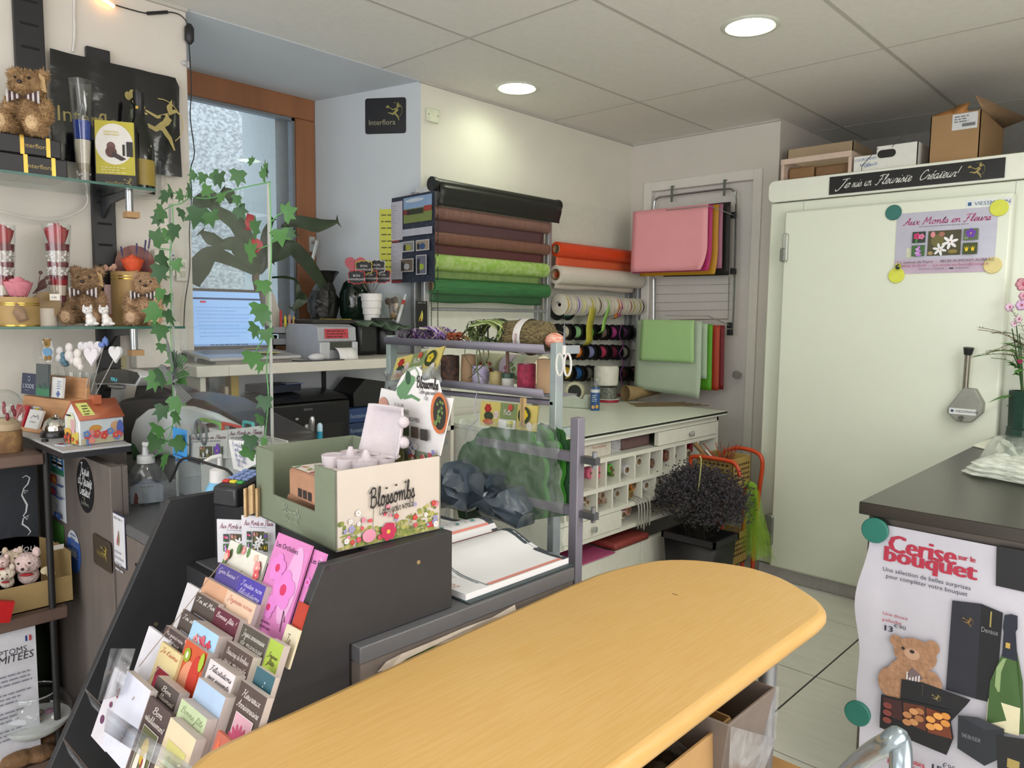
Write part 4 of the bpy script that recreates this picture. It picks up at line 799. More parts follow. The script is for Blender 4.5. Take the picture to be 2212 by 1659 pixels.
# ================================================================== RECEPTION COUNTER, TILL AND THE CARD RACK
CTZ=.825;CY0,CY1,CX0,CX1=.72,1.30,.50,1.876
LAM=mat('6b625d',.5,var=.10,vs=7,stretch=(4,4,.8));LAMT=mat('5c5c5f',.4,var=.06,vs=20);SLATE=mat('2b2b2e',.5,var=.08)
t=thing('reception_counter','dark grey brown laminate reception counter carrying till, card rack and open diary','counter',(1.2,1.0,0))
K_=lambda x,y,z:(x-1.2,y-1.0,z)
g=G(LAMT);g.box(K_(CX0,CY0,CTZ-.03),K_(CX1,CY1,CTZ));build('worktop',g,t,bevel=.002)
g=G(LAM);g.box(K_(.66,CY0+.0005,.02),K_(CX1-.024,CY0+.024,CTZ-.031));build('front_panel',g,t)
g=G(LAM);g.box(K_(CX1-.023,CY0+.002,.0),K_(CX1-.003,CY1-.002,CTZ-.031));build('end_panel',g,t)
g=G(LAM);g.box(K_(.50,CY0+.03,.0),K_(.52,CY1-.01,CTZ-.031));build('end_panel',g,t)
Q_=lambda L,d:[at(u,v,x=CX1+d)-V((1.2,1.0,0)) for u,v in L]
g=G(mat('c3b6a8',.7,bump=.5,bs=40));g.add([p+V((.003*(i%2),0,0)) for i,p in enumerate(Q_([(815,1452),(832,1428),(868,1412),(930,1384),(1000,1357),(1060,1333),(1112,1306),(1117,1330),(1060,1346),(1002,1372),(932,1398),(880,1420),(845,1444)],.002))],[tuple(range(13))]);build('torn_edging',g,t,smooth=0)
g=G(mat('3f5a2c',.3,var=.5,vs=40));g.add(Q_([(848,1440),(930,1398),(1060,1346),(1110,1326),(1108,1352),(1000,1400),(870,1462)],.0008),[tuple(range(7))]);build('green_print_strip',g,t)
t=thing('till_pedestal','tall dark laminate pedestal at the left end of the counter, covered in stickers','pedestal',(.4,.8,0))
PT=1.015;PYF=.714;q_=lambda x,y,z:(x-.4,y-.8,z)
RXP=at(237,1010,y=PYF).x;pa=at(135,975,z=PT);pb=at(278,960,z=PT)
g=G(LAM);g.box(q_(.06,PYF,.0),q_(RXP,PYF+.03,PT-.05));build('front_panel',g,t,bevel=.001)
g=G(LAM);g.box(q_(RXP-.03,PYF+.031,CTZ+.001),q_(RXP,PYF+.045,PT-.05));build('side_panel',g,t)
g=G(mat('a9a9ac',.4,var=.03));g.box(q_(.04,pa.y,PT-.006),q_(pa.x,pb.y+.01,PT));build('top_plate',g,t,bevel=.0015)
g=G(mat('232327',.4));g.box(q_(.04,pa.y+.001,PT-.022),q_(pa.x-.001,pb.y+.008,PT-.0062));build('black_edging',g,t)
g=G(LAM);g.box(q_(.06,PYF+.031,.9),q_(.49,PYF+.13,PT-.023));build('carcass',g,t)
# --- stickers on the pedestal and counter front
def fx(u,v,y=PYF):return at(u,v,y=y)
def onfront(name,u,v,y,fn,label,cat='sticker'):
 p=at(u,v,y=y-.001);g=G();fn(Pr(g,(0,0,0),(1,0,0),(0,0,1)));return tag(build(name,g,loc=p,smooth=0),label,cat)
a,b=fx(166,1050),fx(202,1050);rx,rz_=(b.x-a.x)/2,(fx(184,995).z-fx(184,1108).z)/2
def f(pr):
 pr.oval(0,0,rx,rz_,'0f0f11',32);pr.script('Je suis',0,rz_*.42,.034,'d6d6d6','C',fit=rx*1.05,wt=.8,shear=.3);pr.script('un Fleuriste',0,rz_*.02,.036,'d6d6d6','C',fit=rx*1.6,wt=.8,shear=.3);pr.script('Créateur!',0,-rz_*.36,.034,'d6d6d6','C',fit=rx*1.25,wt=.8,shear=.3);pr.text('Interflora',0,-rz_*.72,.012,'8a8a80','C');pr.runner(-.008,-rz_*.62,.02,'8a8a80')
onfront('oval_sticker',184,1050,PYF,f,'black oval sticker with white handwriting on the till pedestal')
a,b=fx(108,968),fx(140,975);wd=b.x-a.x;h=fx(138,975).z-fx(143,1130).z
def f(pr):
 pr.rect(-wd,-h,0,0,'c8ccd0');pr.rect(-wd*.93,-h*.36,-wd*.05,-.004,'3a7ab8');pr.rect(-wd*.93,-h*.36,-wd*.05,-h*.28,'2f7a5a');
 for k in range(2):
  for j in range(2):pr.poly(rrect(-wd*(.80-.38*k),-h*(.15+.11*j),-wd*(.46-.38*k),-h*(.055+.11*j),wd*.1),'d0d6da')
 for j in range(2):
  z=-h*(.45+.17*j);c=('c0443a','2f4f9a')[j];pr.rect(-wd*.9,z-h*.06,-wd*.5,z+h*.06,c);pr.oval(-wd*.78,z,wd*.11,h*.045,'d0503a');pr.oval(-wd*.62,z,wd*.11,h*.045,('d8a040','b83a4a')[j]);pr.text('VISA',-wd*.42,z-h*.01,h*.042,'2a4a8a',sx=.75);pr.rect(-wd*.45,z-h*.06,-wd*.06,z-h*.035,'2a4a8a')
 pr.text('V',-wd*.45,-h*.86,h*.1,'3a3a6a','C');pr.rect(-wd*.62,-h*.97,-wd*.2,-h*.89,'2a4f9a');pr.text('PAY',-wd*.41,-h*.955,h*.04,'d0d6e0','C')
onfront('payment_sticker',138,975,PYF,f,'tall sticker with payment card marks at the left of the till pedestal')
def f(pr):pr.rect(-.10,-.12,.03,0,'4a8a3a');pr.rect(-.10,-.17,.03,-.12,'c0c8c0')
onfront('green_card',131,1132,PYF,f,'green and white card stuck below the payment card sticker','card')
a,b=fx(146,1190),fx(174,1190);rx=(b.x-a.x)/2;rz_=(fx(160,1147).z-fx(160,1237).z)/2
def f(pr):
 pr.oval(0,0,rx,rz_,'3b62b0',32);pr.poly([(x,z) for x,z in arc(0,0,rx,rz_,n=32) if z>rz_*.45],'c6cad2');pr.rect(-rx*.9,-rz_*.25,rx*.4,rz_*.05,'c6cad2');pr.lines(-rx*.4,rz_*.75,rx*.5,3,.012,.005,'6a7aa0',3);pr.lines(-rx*.2,rz_*.3,rx*.8,4,.012,.004,'8aa0cc',4)
onfront('oval_sticker',160,1192,PYF,f,'blue and white oval sticker low on the till pedestal')
a,b=fx(200,1155),fx(240,1183);wd=b.x-a.x;h=fx(200,1152).z-fx(201,1215).z
def f(pr):pr.poly(rrect(0,-h,wd,0,.012),'3b3127');pr.text('Interflora',wd*.48,-h*.62,.017,'8a7a3a','C',sx=.8);pr.runner(wd*.58,-h*.7,h*.55,'9a8a3c')
onfront('gold_plaque',200,1150,PYF-.003,f,'dark bronze plaque with gold archer near the pedestal corner','plaque')
a,b=at(243,1106,y=CY0),at(269,1120,y=CY0);wd=b.x-a.x;h=at(243,1106,y=CY0).z-at(247,1212,y=CY0).z
def lotus(pr,x,y,s,cs=('d08a3a','7a3a8a','b83a5a','6a8a4a')):
 for k,(a0,c) in enumerate(((.9,cs[0]),(.35,cs[1]),(-.3,cs[2]),(.6,cs[3]))):
  pr.line([(x-s*.25+s*.3*sin(a0+t_*1.6),y-s*.5+s*t_) for t_ in(0,.3,.6,.9)],[s*.03,s*.14,s*.12,s*.02],c)
def f(pr):pr.rect(-.004,-h-.004,wd+.004,.004,'2a3050');pr.rect(0,-h,wd,0,'cfcdd2');pr.lines(.01,-.014,wd-.01,1,1,.006,'8a8a92',3);lotus(pr,wd*.5,-h*.45,h*.34);pr.lines(.012,-h*.78,wd-.01,4,.016,.006,'a8a8b0',6)
onfront('white_poster',243,1106,CY0-.0005,f,'white card with colourful flower symbol on the counter front','poster')
def f(pr):pr.poly([(0,0),(.03,.012),(.05,-.005),(.045,-.03),(.02,-.05),(.008,-.03)],'3a7ab0');pr.poly([(-.02,.005),(.02,.012),(.012,-.03),(.01,-.09),(.002,-.06),(-.004,-.02)],'1a1620');pr.poly([(.012,-.02),(.03,-.02),(.024,-.055),(.012,-.05)],'9a3a4a')
onfront('torn_sticker',298,1224,CY0,f,'torn blue and red sticker remnant on the counter front')
# ------------------------------------------------------------------ on the pedestal
PZ=PT+.0005
def base(u,v,z):p=at(u,v,z=z);return V((p.x,p.y,z))
OAK=mat('b98a62',.5,var=.14,vs=10,stretch=(1,6,6))
a,b=base(36,921,PZ),base(118,932,PZ)
t=thing('card_holder','two tier wooden holder with business cards on the till pedestal','card holder',((a.x+b.x)/2+.05,a.y+.05,PZ),RAD(12))
W2=.145
g=G(OAK);g.box((-W2,-.055,0),(W2,.06,.012));build('base_tray',g,t,bevel=.002)
g=G(OAK);g.prism([(-.01,.012),(.06,.012),(.06,.165),(.05,.165),(.045,.105),(-.004,.10)],W2*2-.02,ax='x',o=-W2+.01);build('upper_step',g,t,bevel=.002)
def bcard(name,x,y,z,w_,h,col,fn,label,tilt=.28,rzz=0):
 c=thing(name,label,'card',t.matrix_basis@V((x,y,z)),t.rotation_euler.z+rzz);g=G(ink(col,.4));u=V((0,sin(tilt),cos(tilt)));n=V((0,cos(tilt),-sin(tilt)))
 q=[V((0,0,0)),V((w_,0,0)),V((w_,0,0))+u*h,u*h];g.add(q+[p+n*.008 for p in q],[(0,1,2,3),(7,6,5,4),(0,4,5,1),(1,5,6,2),(2,6,7,3),(3,7,4,0)]);build('card_stack',g,c)
 g=G();fn(Pr(g,(0,0,0),(1,0,0),u));build('print',g,c,smooth=0)
def f(pr):pr.text("L'IODE",.042,.02,.013,'c8ccd4','C',sx=1.2);pr.oval(.045,.05,.008,.008,'b8bcc6');pr.oval(.045,.05,.006,.006,'2b3652');pr.lines(.025,.012,.065,1,1,.002,'8a90a0',2)
bcard('business_card',-.138,-.008,.106,.088,.066,'2b3350',f,'navy business cards on the upper step of the wooden holder',.1)
def f(pr):pr.rect(.002,.002,.08,.024,'3f7a5a');pr.poly([(.002,.024),(.02,.04),(.03,.028),(.05,.045),(.06,.03),(.08,.04),(.08,.024)],'3d5a50');pr.lines(.02,.118,.06,1,1,.003,'b0b4b8',4)
bcard('photo_card',-.04,-.013,.106,.07,.100,'4c5456',f,'taller dark card with green grass picture in the wooden holder',.06)
def f(pr):pr.lines(.03,.048,.055,4,.007,.003,'7a8aa8',3);pr.flower(.04,.012,.010,'3a6aa8','c04a3a',4)
bcard('business_card',.035,-.006,.106,.06,.062,'d4d2d2',f,'white business cards behind the grass picture card',.12)
def f(pr):
 pr.oval(.038,.035,.024,.024,'8a1420');pr.poly([(.028,.012),(.05,.014),(.058,.022),(.05,.03),(.048,.044),(.042,.036),(.032,.03)],'dcd4d4');pr.line([(.022+.03*(cos(a)+1)*.5,.035+.026*sin(a)) for a in[2+.25*k for k in range(10)]],.002,'dcd4d4')
bcard('business_card',-.118,-.05,.0125,.068,.066,'a81c30',f,'red business cards with white cow emblem on the lower tray',.3)
def f(pr):pr.lines(.01,.05,.03,3,.007,.005,'8a8a92',3);pr.poly(rrect(.03,.05,.05,.058,.004),'c0b030')
bcard('business_card',-.066,-.03,.0125,.05,.062,'b8b4b4',f,'small white card with yellow mark behind the red cards',.25)
def f(pr):pr.line([(.02,.03),(.03,.04),(.045,.036),(.055,.042),(.065,.03)],.003,'6a6a6e');pr.text('La Ferme',.02,.018,.006,'5a5a60')
bcard('business_card',-.03,-.055,.0125,.075,.058,'d6d4d4',f,'white business cards with a line drawing on the lower tray',.35)
# novelty picks in a clear glass behind the holder
p=base(160,905,PZ)+V((.0,.10,0));p=V((.30,.87,PZ));p=V((at(165,850,y=.79).x,.79,PZ))
t=thing('pick_glass','clear glass holding novelty picks behind the wooden card holder','glass',p)
g=G(CLR);g.lathe([(.04,0),(.06,.17),(.057,.17),(.038,.005)],20);build('glass_body',g,t)
def pick(u,v,r,col,kind,label,dy=0):
 q=at(u,v,y=.755+dy*.3);o=thing('novelty_pick',label,'pick',q,RAD(20));S=pm(q)*r
 g=G(mat('b8b4b0',.4));e=(p+V(((q.x-p.x)*.12,dy*.2,.03)))-q;e.rotate(MX.Rotation(-RAD(20),3,'Z'));g.tube([e,(0,.004,0)],.0014,5);build('stick',g,o)
 if kind=='h':
  hp=[(S*.95*(16*sin(a)**3)/16,S*.95*(13*cos(a)-5*cos(2*a)-2*cos(3*a)-cos(4*a))/15) for a in[2*pi*k/22 for k in range(22)]];g=G(mat(col,.5));g.prism(hp,.008,ax='y',o=-.004);build('heart',g,o,bevel=.002)
 elif kind=='t':
  g=G(mat('d8d4d2',.5));g.prism([(S*a,S*b) for a,b in((-.6,1.1),(.1,1.2),(.6,1),(.7,.5),(.9,.2),(.7,-.6),(.5,-1.1),(-.2,-1.2),(-.7,-.9),(-.9,-.2),(-.5,.4),(-.8,.8))],.004,ax='y',o=-.001);build('backing',g,o)
  g=G();pr=Pr(g,(0,-.0012,0),(1,0,0),(0,0,1));pr.oval(-.05*S,.7*S,.5*S,.42*S,'b08a48');pr.oval(-.5*S,1.02*S,.16*S,.15*S,'a07a3c');pr.oval(.38*S,1.02*S,.16*S,.15*S,'a07a3c');pr.oval(0,-.15*S,.68*S,.42*S,col);pr.oval(-.3*S,-.78*S,.25*S,.26*S,'a07a3c');pr.oval(.3*S,-.72*S,.25*S,.26*S,'a07a3c');pr.oval(-.05*S,.6*S,.09*S,.07*S,'2a1c14');pr.oval(-.22*S,.78*S,.05*S,.06*S,'2a1c14');pr.oval(.12*S,.78*S,.05*S,.06*S,'2a1c14');build('print',g,o)
 elif kind=='f':
  g=G(mat(col,.5));g.ball((-S*.2,0,0),(S*.5,.006,S*.35),10,7);[g.ball((S*(.2+.25*k),0,S*(.35+.2*(k%2))),(S*.16,.005,S*.5),8,6) for k in range(3)];build('hand',g,o)
 else:
  g=G(mat(col,.6));g.ball((0,0,S*.5),(S*.45,.01,S*.5),12,8);g.ball((0,0,-S*.3),(S*.55,.012,S*.6),12,8);g.ball((S*.4,0,-S*.8),(S*.3,.01,S*.35),10,7);build('figure',g,o)
for a in((104,757,22,'7aa8d0','t','bear shaped pick in blue shirt above the card holder'),(72,765,16,'d8b0b4','s','pale pink figure pick leftmost in the glass',.03),(83,760,10,'c8504a','s','small red bottle shaped pick beside the bear pick',.01),(60,768,8,'b84a4a','h','tiny red heart pick at the left of the glass',.02),(130,768,20,'d4d0d0','s','white winged figure pick next to the bear pick',-.01),(150,762,22,'d6d0ce','s','white rounded figure pick in the middle of the glass',.0),(168,775,22,'d8d0cc','s','white figure pick drooping at the front of the glass',-.02),(138,775,15,'5a7a8a','s','grey blue bear figure pick between the white ones',-.02),(205,755,24,'cbc7cc','h','large white heart pick, upper one of the pair',.02),(198,768,22,'d6d0d6','h','white heart pick in front of the larger heart',-.01),(250,763,20,'c6c4c6','h','grey white heart pick furthest toward the till display',.01),(222,745,18,'5a72b0','f','white and blue hand shaped pick behind the hearts',.04),(182,752,18,'d8d4d8','h','white heart pick at the back of the glass',.05)):pick(*a)
# tin money box like a little house
c0,c1,c2=base(140,957,PZ),base(173,964,PZ),base(247,948,PZ)
ex=V((c1-c0).to_tuple());wd=.085;ln=(c2-c1).length*.95;t=thing('money_box','painted tin money box shaped like a cottage with terracotta roof','money box',((c0+c1)/2),RAD(8))
g=G(mat('cfd0d2',.35));hw,hh=wd/2,.075;prf=[(-hw,0),(hw,0),(hw,hh),(0,hh+.042),(-hw,hh)];g.prism(prf,ln,ax='y');build('tin',g,t,bevel=.004)
g=G(mat('a85a3c',.35))
for s_ in(-1,1):g.add([(s_*(hw+.006),-.006+.006,hh-.004),(s_*(hw+.006),ln,hh-.004),(0,ln,hh+.046),(0,0,hh+.046)],[(0,1,2,3)])
g.box((-.012,ln*.45,hh+.035),(.018,ln*.6,hh+.058));build('roof',g,t,solid=.003)
g=G();pr=Pr(g,(-hw,-.0006,0),(1,0,0),(0,0,1));rr=random.Random(8);pr.rect(.003,.003,wd-.003,hh*.5,'c8b450');pr.oval(wd*.5,hh*.8,wd*.3,.03,'c8c8a8');pr.rect(wd*.5,hh*.45,wd*.75,hh*.95,'c89aa0');pr.rect(.018,hh*1.06,.045,hh*1.12,'141414');pr.oval(wd*.3,hh*.45,.02,.012,'d0a040')
for k in range(14):pr.flower(rr.uniform(.008,wd-.008),rr.uniform(.006,.028),.007,('b83a3a','c84a4a','2a2a30')[k%3],'c8a040',4)
build('gable_print',g,t,smooth=0)
g=G();pr=Pr(g,(hw+.0006,0,0),(0,1,0),(0,0,1));pr.rect(.003,.003,ln-.003,hh-.003,'b9c0c6');pr.rect(.003,.003,ln-.003,hh*.25,'b0a88a');pr.oval(ln*.35,hh*.6,ln*.14,.01,'b8863a');pr.oval(ln*.8,hh*.62,.014,.014,'b8906a');pr.oval(ln*.9,hh*.5,.01,.025,'4a5aa0')
for k in range(16):pr.flower(rr.uniform(.01,ln-.01),rr.uniform(.008,.035),.010,('b8484a','c87a7a','b83a3a','5a7ab0')[k%4],'c8a040',5)
build('side_print',g,t,smooth=0)
g=G(ink('c9cc74'));g.add([(hw*.95,.012,hh+.004),(hw*.95,.045,hh+.004),(.012,.035,hh+.037),(.012,.004,hh+.037)],[(0,1,2,3)]);nx=(V((.046,0,.042))).normalized();pr=Pr(g,(hw*.95+.0012,.012,hh+.005),(0,1,0),(-hw*.95+.012,0,.033));pr.lines(.004,.03,.03,4,.009,.003,'3a3a2a',5);tag(build('price_note',g,loc=t.location,rz=RAD(8)),'yellow handwritten note on the money box roof','note');bpy.data.objects['price_note'].location+=V((.0035,0,.004))
p=base(123,942,PZ);t=thing('counter_bell','chrome counter bell with black base beside the cottage money box','bell',p)
g=G(mat('c2bfbc',.08,1));g.lathe([(.036,.018),(.036,.026),(.03,.045),(.016,.056),(.001,.058)],24);build('dome',g,t)
g=G(mat('1a1618',.3));g.lathe([(.042,0),(.043,.01),(.037,.02)],24);build('base',g,t)
g=G(mat('b8b6b4',.15,1));g.lathe([(.004,.058),(.004,.064),(.001,.066)],10);build('button',g,t)
p=base(137,962,PZ);g=G(ink('c4c8d0',.25));g.box((-.02,-.012,0),(.022,.012,.003));pr=Pr(g,(-.018,-.01,.003),(1,0,0),(0,1,0));pr.poly([(0,0),(.02,0),(.014,.018),(0,.02)],'7a1c28');pr.oval(.03,.008,.006,.005,'8ab0d0');tag(build('sachet',g,loc=p,rz=.3),'small silver and red sachet at the pedestal edge in front of the bell','sachet')
# ------------------------------------------------------------------ till: drawer, body, customer display
WG=mat('c9cdce',.35,var=.03);BK=mat('2b2829',.35,var=.06)
a=base(345,1088,CTZ);t=thing('cash_till','black and white cash till with curved hood behind the soap bottle','till',(.72,1.0,CTZ))
T=lambda u,v,y:(at(u,v,y=y)-V((.72,1.0,CTZ)))
x0,x1=at(262,1040,y=.95).x-.72,at(562,1040,y=.95).x-.72
g=G(mat('b9bdbd',.4));g.box((x0,-.045,.004),(x1-.12,.25,.115));build('cash_drawer',g,t,bevel=.006)
g=G(mat('37363a',.4));g.box((x0-.02,-.04,.004),(x0-.001,.25,.105));build('drawer_edge',g,t)
sil=[T(u,v,.925) for u,v in((283,985),(282,935),(292,905),(318,884),(360,875),(410,878),(460,893),(520,925),(560,948),(566,985))]
g=G(WG);g.prism([(p.x,p.z) for p in sil],.02,ax='y',o=-.075);build('side_shell',g,t,bevel=.008)
sil=[T(u,v,.95) for u,v in((244,925),(240,880),(262,862),(310,852),(362,852),(430,866),(500,905),(575,945),(580,985),(262,985))]
g=G(BK);g.prism([(p.x,p.z) for p in sil],.16,ax='y',o=-.054);build('hood',g,t,bevel=.02)
sil=[T(u,v,1.0) for u,v in((300,860),(308,826),(345,828),(385,845),(400,866))]
g=G(BK);g.prism([(p.x,p.z) for p in sil],.09,ax='y',o=-.02);build('printer_lid',g,t,bevel=.008)
g=G(mat('cfcfd0',.4));a,b=T(251,866,.955),T(256,832,.955);g.tube([a-V((0,0,.02)),b],.022,16,flat=.7);pole=build('display_pole',g,t)
dsp=[T(u,v,.905) for u,v in((202,829),(212,806),(232,796),(270,796),(298,803),(304,812),(294,831),(255,828))]
g=G(mat('cbccce',.35));g.prism([(p.x,p.z-.004) for p in dsp],.045,ax='y',o=-.095);g.ball(T(252,833,.93),(.07,.02,.012),14,7);build('display_shell',g,t,bevel=.004)
g=G(mat('17161a',.15,spec=.6));cxx=sum(p.x for p in dsp)/8;czz=sum(p.z for p in dsp)/8;g.prism([(cxx+(p.x-cxx)*.96,czz+(p.z-czz)*.92) for p in dsp],.003,ax='y',o=-.0985);build('display_face',g,t)
g=G(mat('58c8d8',.5,emit=1.2));q=T(240,822,.90);pr=Pr(g,(q.x,-.1005,q.z),(1,0,0),(0,0,1));pr.text('FON_A',0,0,.012,mat('58c8d8',.5,emit=1.2),shear=.2);build('display_digits',g,t,smooth=0)
# ------------------------------------------------------------------ pump bottles
p=base(318,1086,CTZ+.0005);k=pm(p)
t=thing('soap_bottle','clear round pump bottle of hand gel with printed label on the counter','bottle',p,toC(p))
GEL=glass((.92,.95,.97),.03,.06,1.6);R_=45*k
g=G(GEL);g.lathe([(R_*.72,0),(R_*.95,10*k),(R_,32*k),(R_*.92,52*k),(R_*.62,78*k),(R_*.36,90*k),(R_*.33,96*k)],28,sy=.62);build('bottle_body',g,t)
g=G(mat('d6d8da',.35));g.lathe([(R_*.40,88*k),(R_*.38,104*k),(R_*.15,105*k),(R_*.14,124*k)],20);g.tube([(0,0,122*k),(-.004,0,127*k),(14*k,-.01,126*k),(32*k,-.02,120*k)],[.009,.009,.007,.0045],10);build('pump',g,t)
g=G();pr=Pr(g,(0,0,0),(1,0,0),(0,0,1));pr.P=lambda a,b,pr=pr:V((a-R_*.7,-.625*R_*math.sqrt(max(.05,1-((a-R_*.7)/R_)**2))-.002-pr.k*.0003,b+6*k));[pr.rect(R_*.1*i,0,R_*.1*(i+1),54*k*(1-.35*abs(i-6.5)/7),mat('b9c2ce',.4,alpha=.55),0) for i in range(14)];pr.k+=1;pr.text('LOTION',R_*.7,48*k,4*k,'2a3a6a','C');pr.text('HYDROALCOOLIQUE',R_*.7,42*k,4.2*k,'2a3a6a','C');pr.text('Flacon 300 ml',R_*.7,34*k,3.2*k,'4a4a5a','C');[pr.rect(R_*.5,(22-7*i)*k,R_*(1.3-.2*i),(23.5-7*i)*k,'8a8a94',0) for i in range(2)]
pr.poly([(R_*.12,0),(R_*.34,0),(R_*.30,6*k),(R_*.34,12*k),(R_*.28,22*k),(R_*.2,24*k),(R_*.16,12*k)],'6a3a34');build('label_print',g,t,smooth=0)
p=at(476,1040,y=.875);k=pm(p);H=at(476,985,y=.875).z-CTZ;p.z=CTZ+.0005
t=thing('pump_bottle','blue bottle with a white pump cap beside the card terminal','bottle',p,toC(p))
g=G(mat('7ab4d8',.3));g.lathe([(30*k,0),(32*k,6*k),(31*k,H-72*k),(22*k,H-56*k),(19*k,H-54*k)],24);build('bottle_body',g,t)
g=G(mat('dcd9d6',.4));g.lathe([(22*k,H-56*k),(21*k,H-30*k),(14*k,H-26*k),(5*k,H-24*k),(5*k,H-4*k)],22);g.tube([(4*k,0,H),(-16*k,-.004,H-3*k),(-34*k,-.008,H-12*k)],[.006,.0055,.004],10);build('pump',g,t)
# acrylic price stand and black mains cable
p=base(310,1096,CTZ+.0005);q=base(378,1078,CTZ+.0005)
g=G(CLR);d=q-p;g.box((0,0,0),(d.length,.003,.055));g.box((0,0,0),(d.length,.05,.003));tag(build('acrylic_stand',g,loc=p,rz=math.atan2(d.y,d.x)),'small clear acrylic stand in front of the hand gel bottle','stand')
P_=[at(*q,y=.80) for q in((367,1040),(378,1018),(387,998),(400,990),(420,991),(445,1000),(470,1008),(492,1016),(508,1036))];o0=P_[0]
g=G(BLK);g.tube(bez([q-o0 for q in P_],5),.0035,8);tag(build('power_cable',g,loc=o0),'black cable arching over the counter to the card terminal','cable')
# card terminal on its pad
p=at(526,1078,z=.98);t=thing('card_terminal','black card payment terminal with red, yellow and green keys','card terminal',(p.x,p.y+.02,.9785),RAD(22));t.scale=(.86,.86,.86)
g=G(mat('222226',.3));g.add([(-.04,-.10,0),(.04,-.10,0),(.04,.10,0),(-.04,.10,0),(-.036,-.10,.05),(.036,-.10,.05),(.037,.10,.085),(-.037,.10,.085)],[(3,2,1,0),(4,5,6,7),(0,1,5,4),(1,2,6,5),(2,3,7,6),(3,0,4,7)]);build('housing',g,t,bevel=.008)
sl=V((0,.2,.035)).normalized();up_=V((0,-sl.z,sl.y))
def key(x,y,w_,h,c,nm='key'):
 b0=V((0,-.10,.05))+sl*y+V((x,0,0));g=G(mat(c,.4));q=[b0+V((i*w_/2,0,0))+sl*(j*h/2) for i,j in((-1,-1),(1,-1),(1,1),(-1,1))];g.add(q+[v+up_*.004 for v in q],[(4,5,6,7),(0,1,5,4),(1,2,6,5),(2,3,7,6),(3,0,4,7)]);build(nm,g,t,bevel=.001)
for k,c in enumerate(('c83a34','d8c83a','3a9a4a')):key(-.022+.022*k,.035,.018,.011,c)
for r_ in range(4):
 for k in range(3):key(-.022+.022*k,.055+.017*r_,.017,.011,'7f92c4')
g=G(mat('8a9a9a',.1));b0=V((0,-.10,.05))+sl*.155+up_*.001;q=[b0+V((i*.027,0,0))+sl*(j*.02) for i,j in((-1,-1),(1,-1),(1,1),(-1,1))];g.add(q,[(0,1,2,3)]);build('screen',g,t)
p=at(541,1075,z=1.02);g=G(mat('b99a70',.6,var=.2))
for k in range(4):q=V((-.012+.009*k,.003*(k%2),0));g.cbox((q.x*.8,q.y*2,.036+.004*(k%3)),(.005,.010,.058));
stuff(tag(build('clothes_pegs',g,loc=(p.x,p.y,.9785-.005),rz=.6),'bunch of wooden clothes pegs clipped beside the card terminal','pegs'))
# ------------------------------------------------------------------ plexiglass screen with notes and ivy
SY=.87;sx0,sx1=at(372,700,y=SY).x,at(580,600,y=SY).x;sz1=at(580,393,y=SY).z
t=thing('plexiglass_screen','clear plexiglass hygiene screen on the counter draped with ivy','screen',((sx0+sx1)/2,SY,CTZ+.0005));hw=(sx1-sx0)/2
g=G(glass((.94,.96,.955),.015,.008,.45));g.box((-hw,0,0),(hw,.005,sz1-CTZ));build('sheet',g,t)
g=G(mat('b2b5b0',.25,trans=.2));g.box((hw-.0008,-.0005,0),(hw+.0022,.0055,sz1-CTZ));g.box((-hw-.002,-.0005,0),(-hw+.001,.0055,sz1-CTZ));build('polished_edge',g,t)
g=G(glass((.92,.93,.94),.02,.05,1));g.box((-hw+.03,-.06,0),(-hw+.035,.07,.10));build('foot',g,t)
g=G(glass((.92,.93,.94),.02,.05,1));g.box((hw-.05,-.02,0),(hw-.045,.07,.10));build('foot',g,t)
def onscreen(u,v,d=-.004):return at(u,v,y=SY+d)
def sheet4(name,pts,d,col,fn,label,cat='note',th=.0012):
 P4=[onscreen(*q,d) for q in pts];o0=P4[3];g=G(ink(col));g.add([p-o0 for p in P4]+[p-o0+V((0,th,0)) for p in P4],[(3,2,1,0),(4,5,6,7),(0,1,5,4),(1,2,6,5),(2,3,7,6),(3,0,4,7)]);
 if fn:fn(Pr(g,(0,0,0),(P4[2]-P4[3]),(P4[0]-P4[3])),(P4[2]-P4[3]).length,(P4[0]-P4[3]).length)
 return tag(build(name,g,loc=o0,smooth=0),label,cat)
def f(pr,w_,h):pr.lines(.012,h-.03,w_-.008,5,.016,.005,'1f4f8a',4)
sheet4('blue_note',((373,922),(403,930),(404,996),(374,985)),-.004,'3a8ac8',f,'bright blue handwritten note on the plexiglass screen')
def f(pr,w_,h):pr.rect(0,0,w_,h,'b9b6b4');pr.script('Aux Monts en Fleurs',w_*.5,h*.80,h*.15,'6a2c48','C',fit=w_*.9,wt=.8,shear=.25);pr.lines(w_*.1,h*.68,w_*.9,1,1,.004,'8a8488',3);wild(pr,w_*.3,h*.05,w_*.62,h*.5,'lily');wild(pr,w_*.68,h*.05,w_*.9,h*.5,'pansy')
sheet4('shop_leaflet',((409,940),(492,928),(492,990),(409,990)),.012,'b9b6b4',f,'grey shop leaflet behind the scissors on the screen, nearer the till','leaflet')
sheet4('shop_leaflet',((492,928),(570,919),(570,990),(492,990)),.0135,'b9b6b4',f,'grey shop leaflet beside the first one, nearer the screen edge','leaflet')
def f(pr,w_,h):
 for k in range(5):pr.script(('A vendre','Centre','du village','bien situé','tel ci')[k],w_*(.10+.03*k),h*(.84-.17*k),.014,'6a72a8',wt=.5)
sheet4('handwritten_note',((494,950),(563,955),(563,1034),(504,1012)),-.008,'d9d8d8',f,'curled white handwritten note stuck on the plexiglass screen')
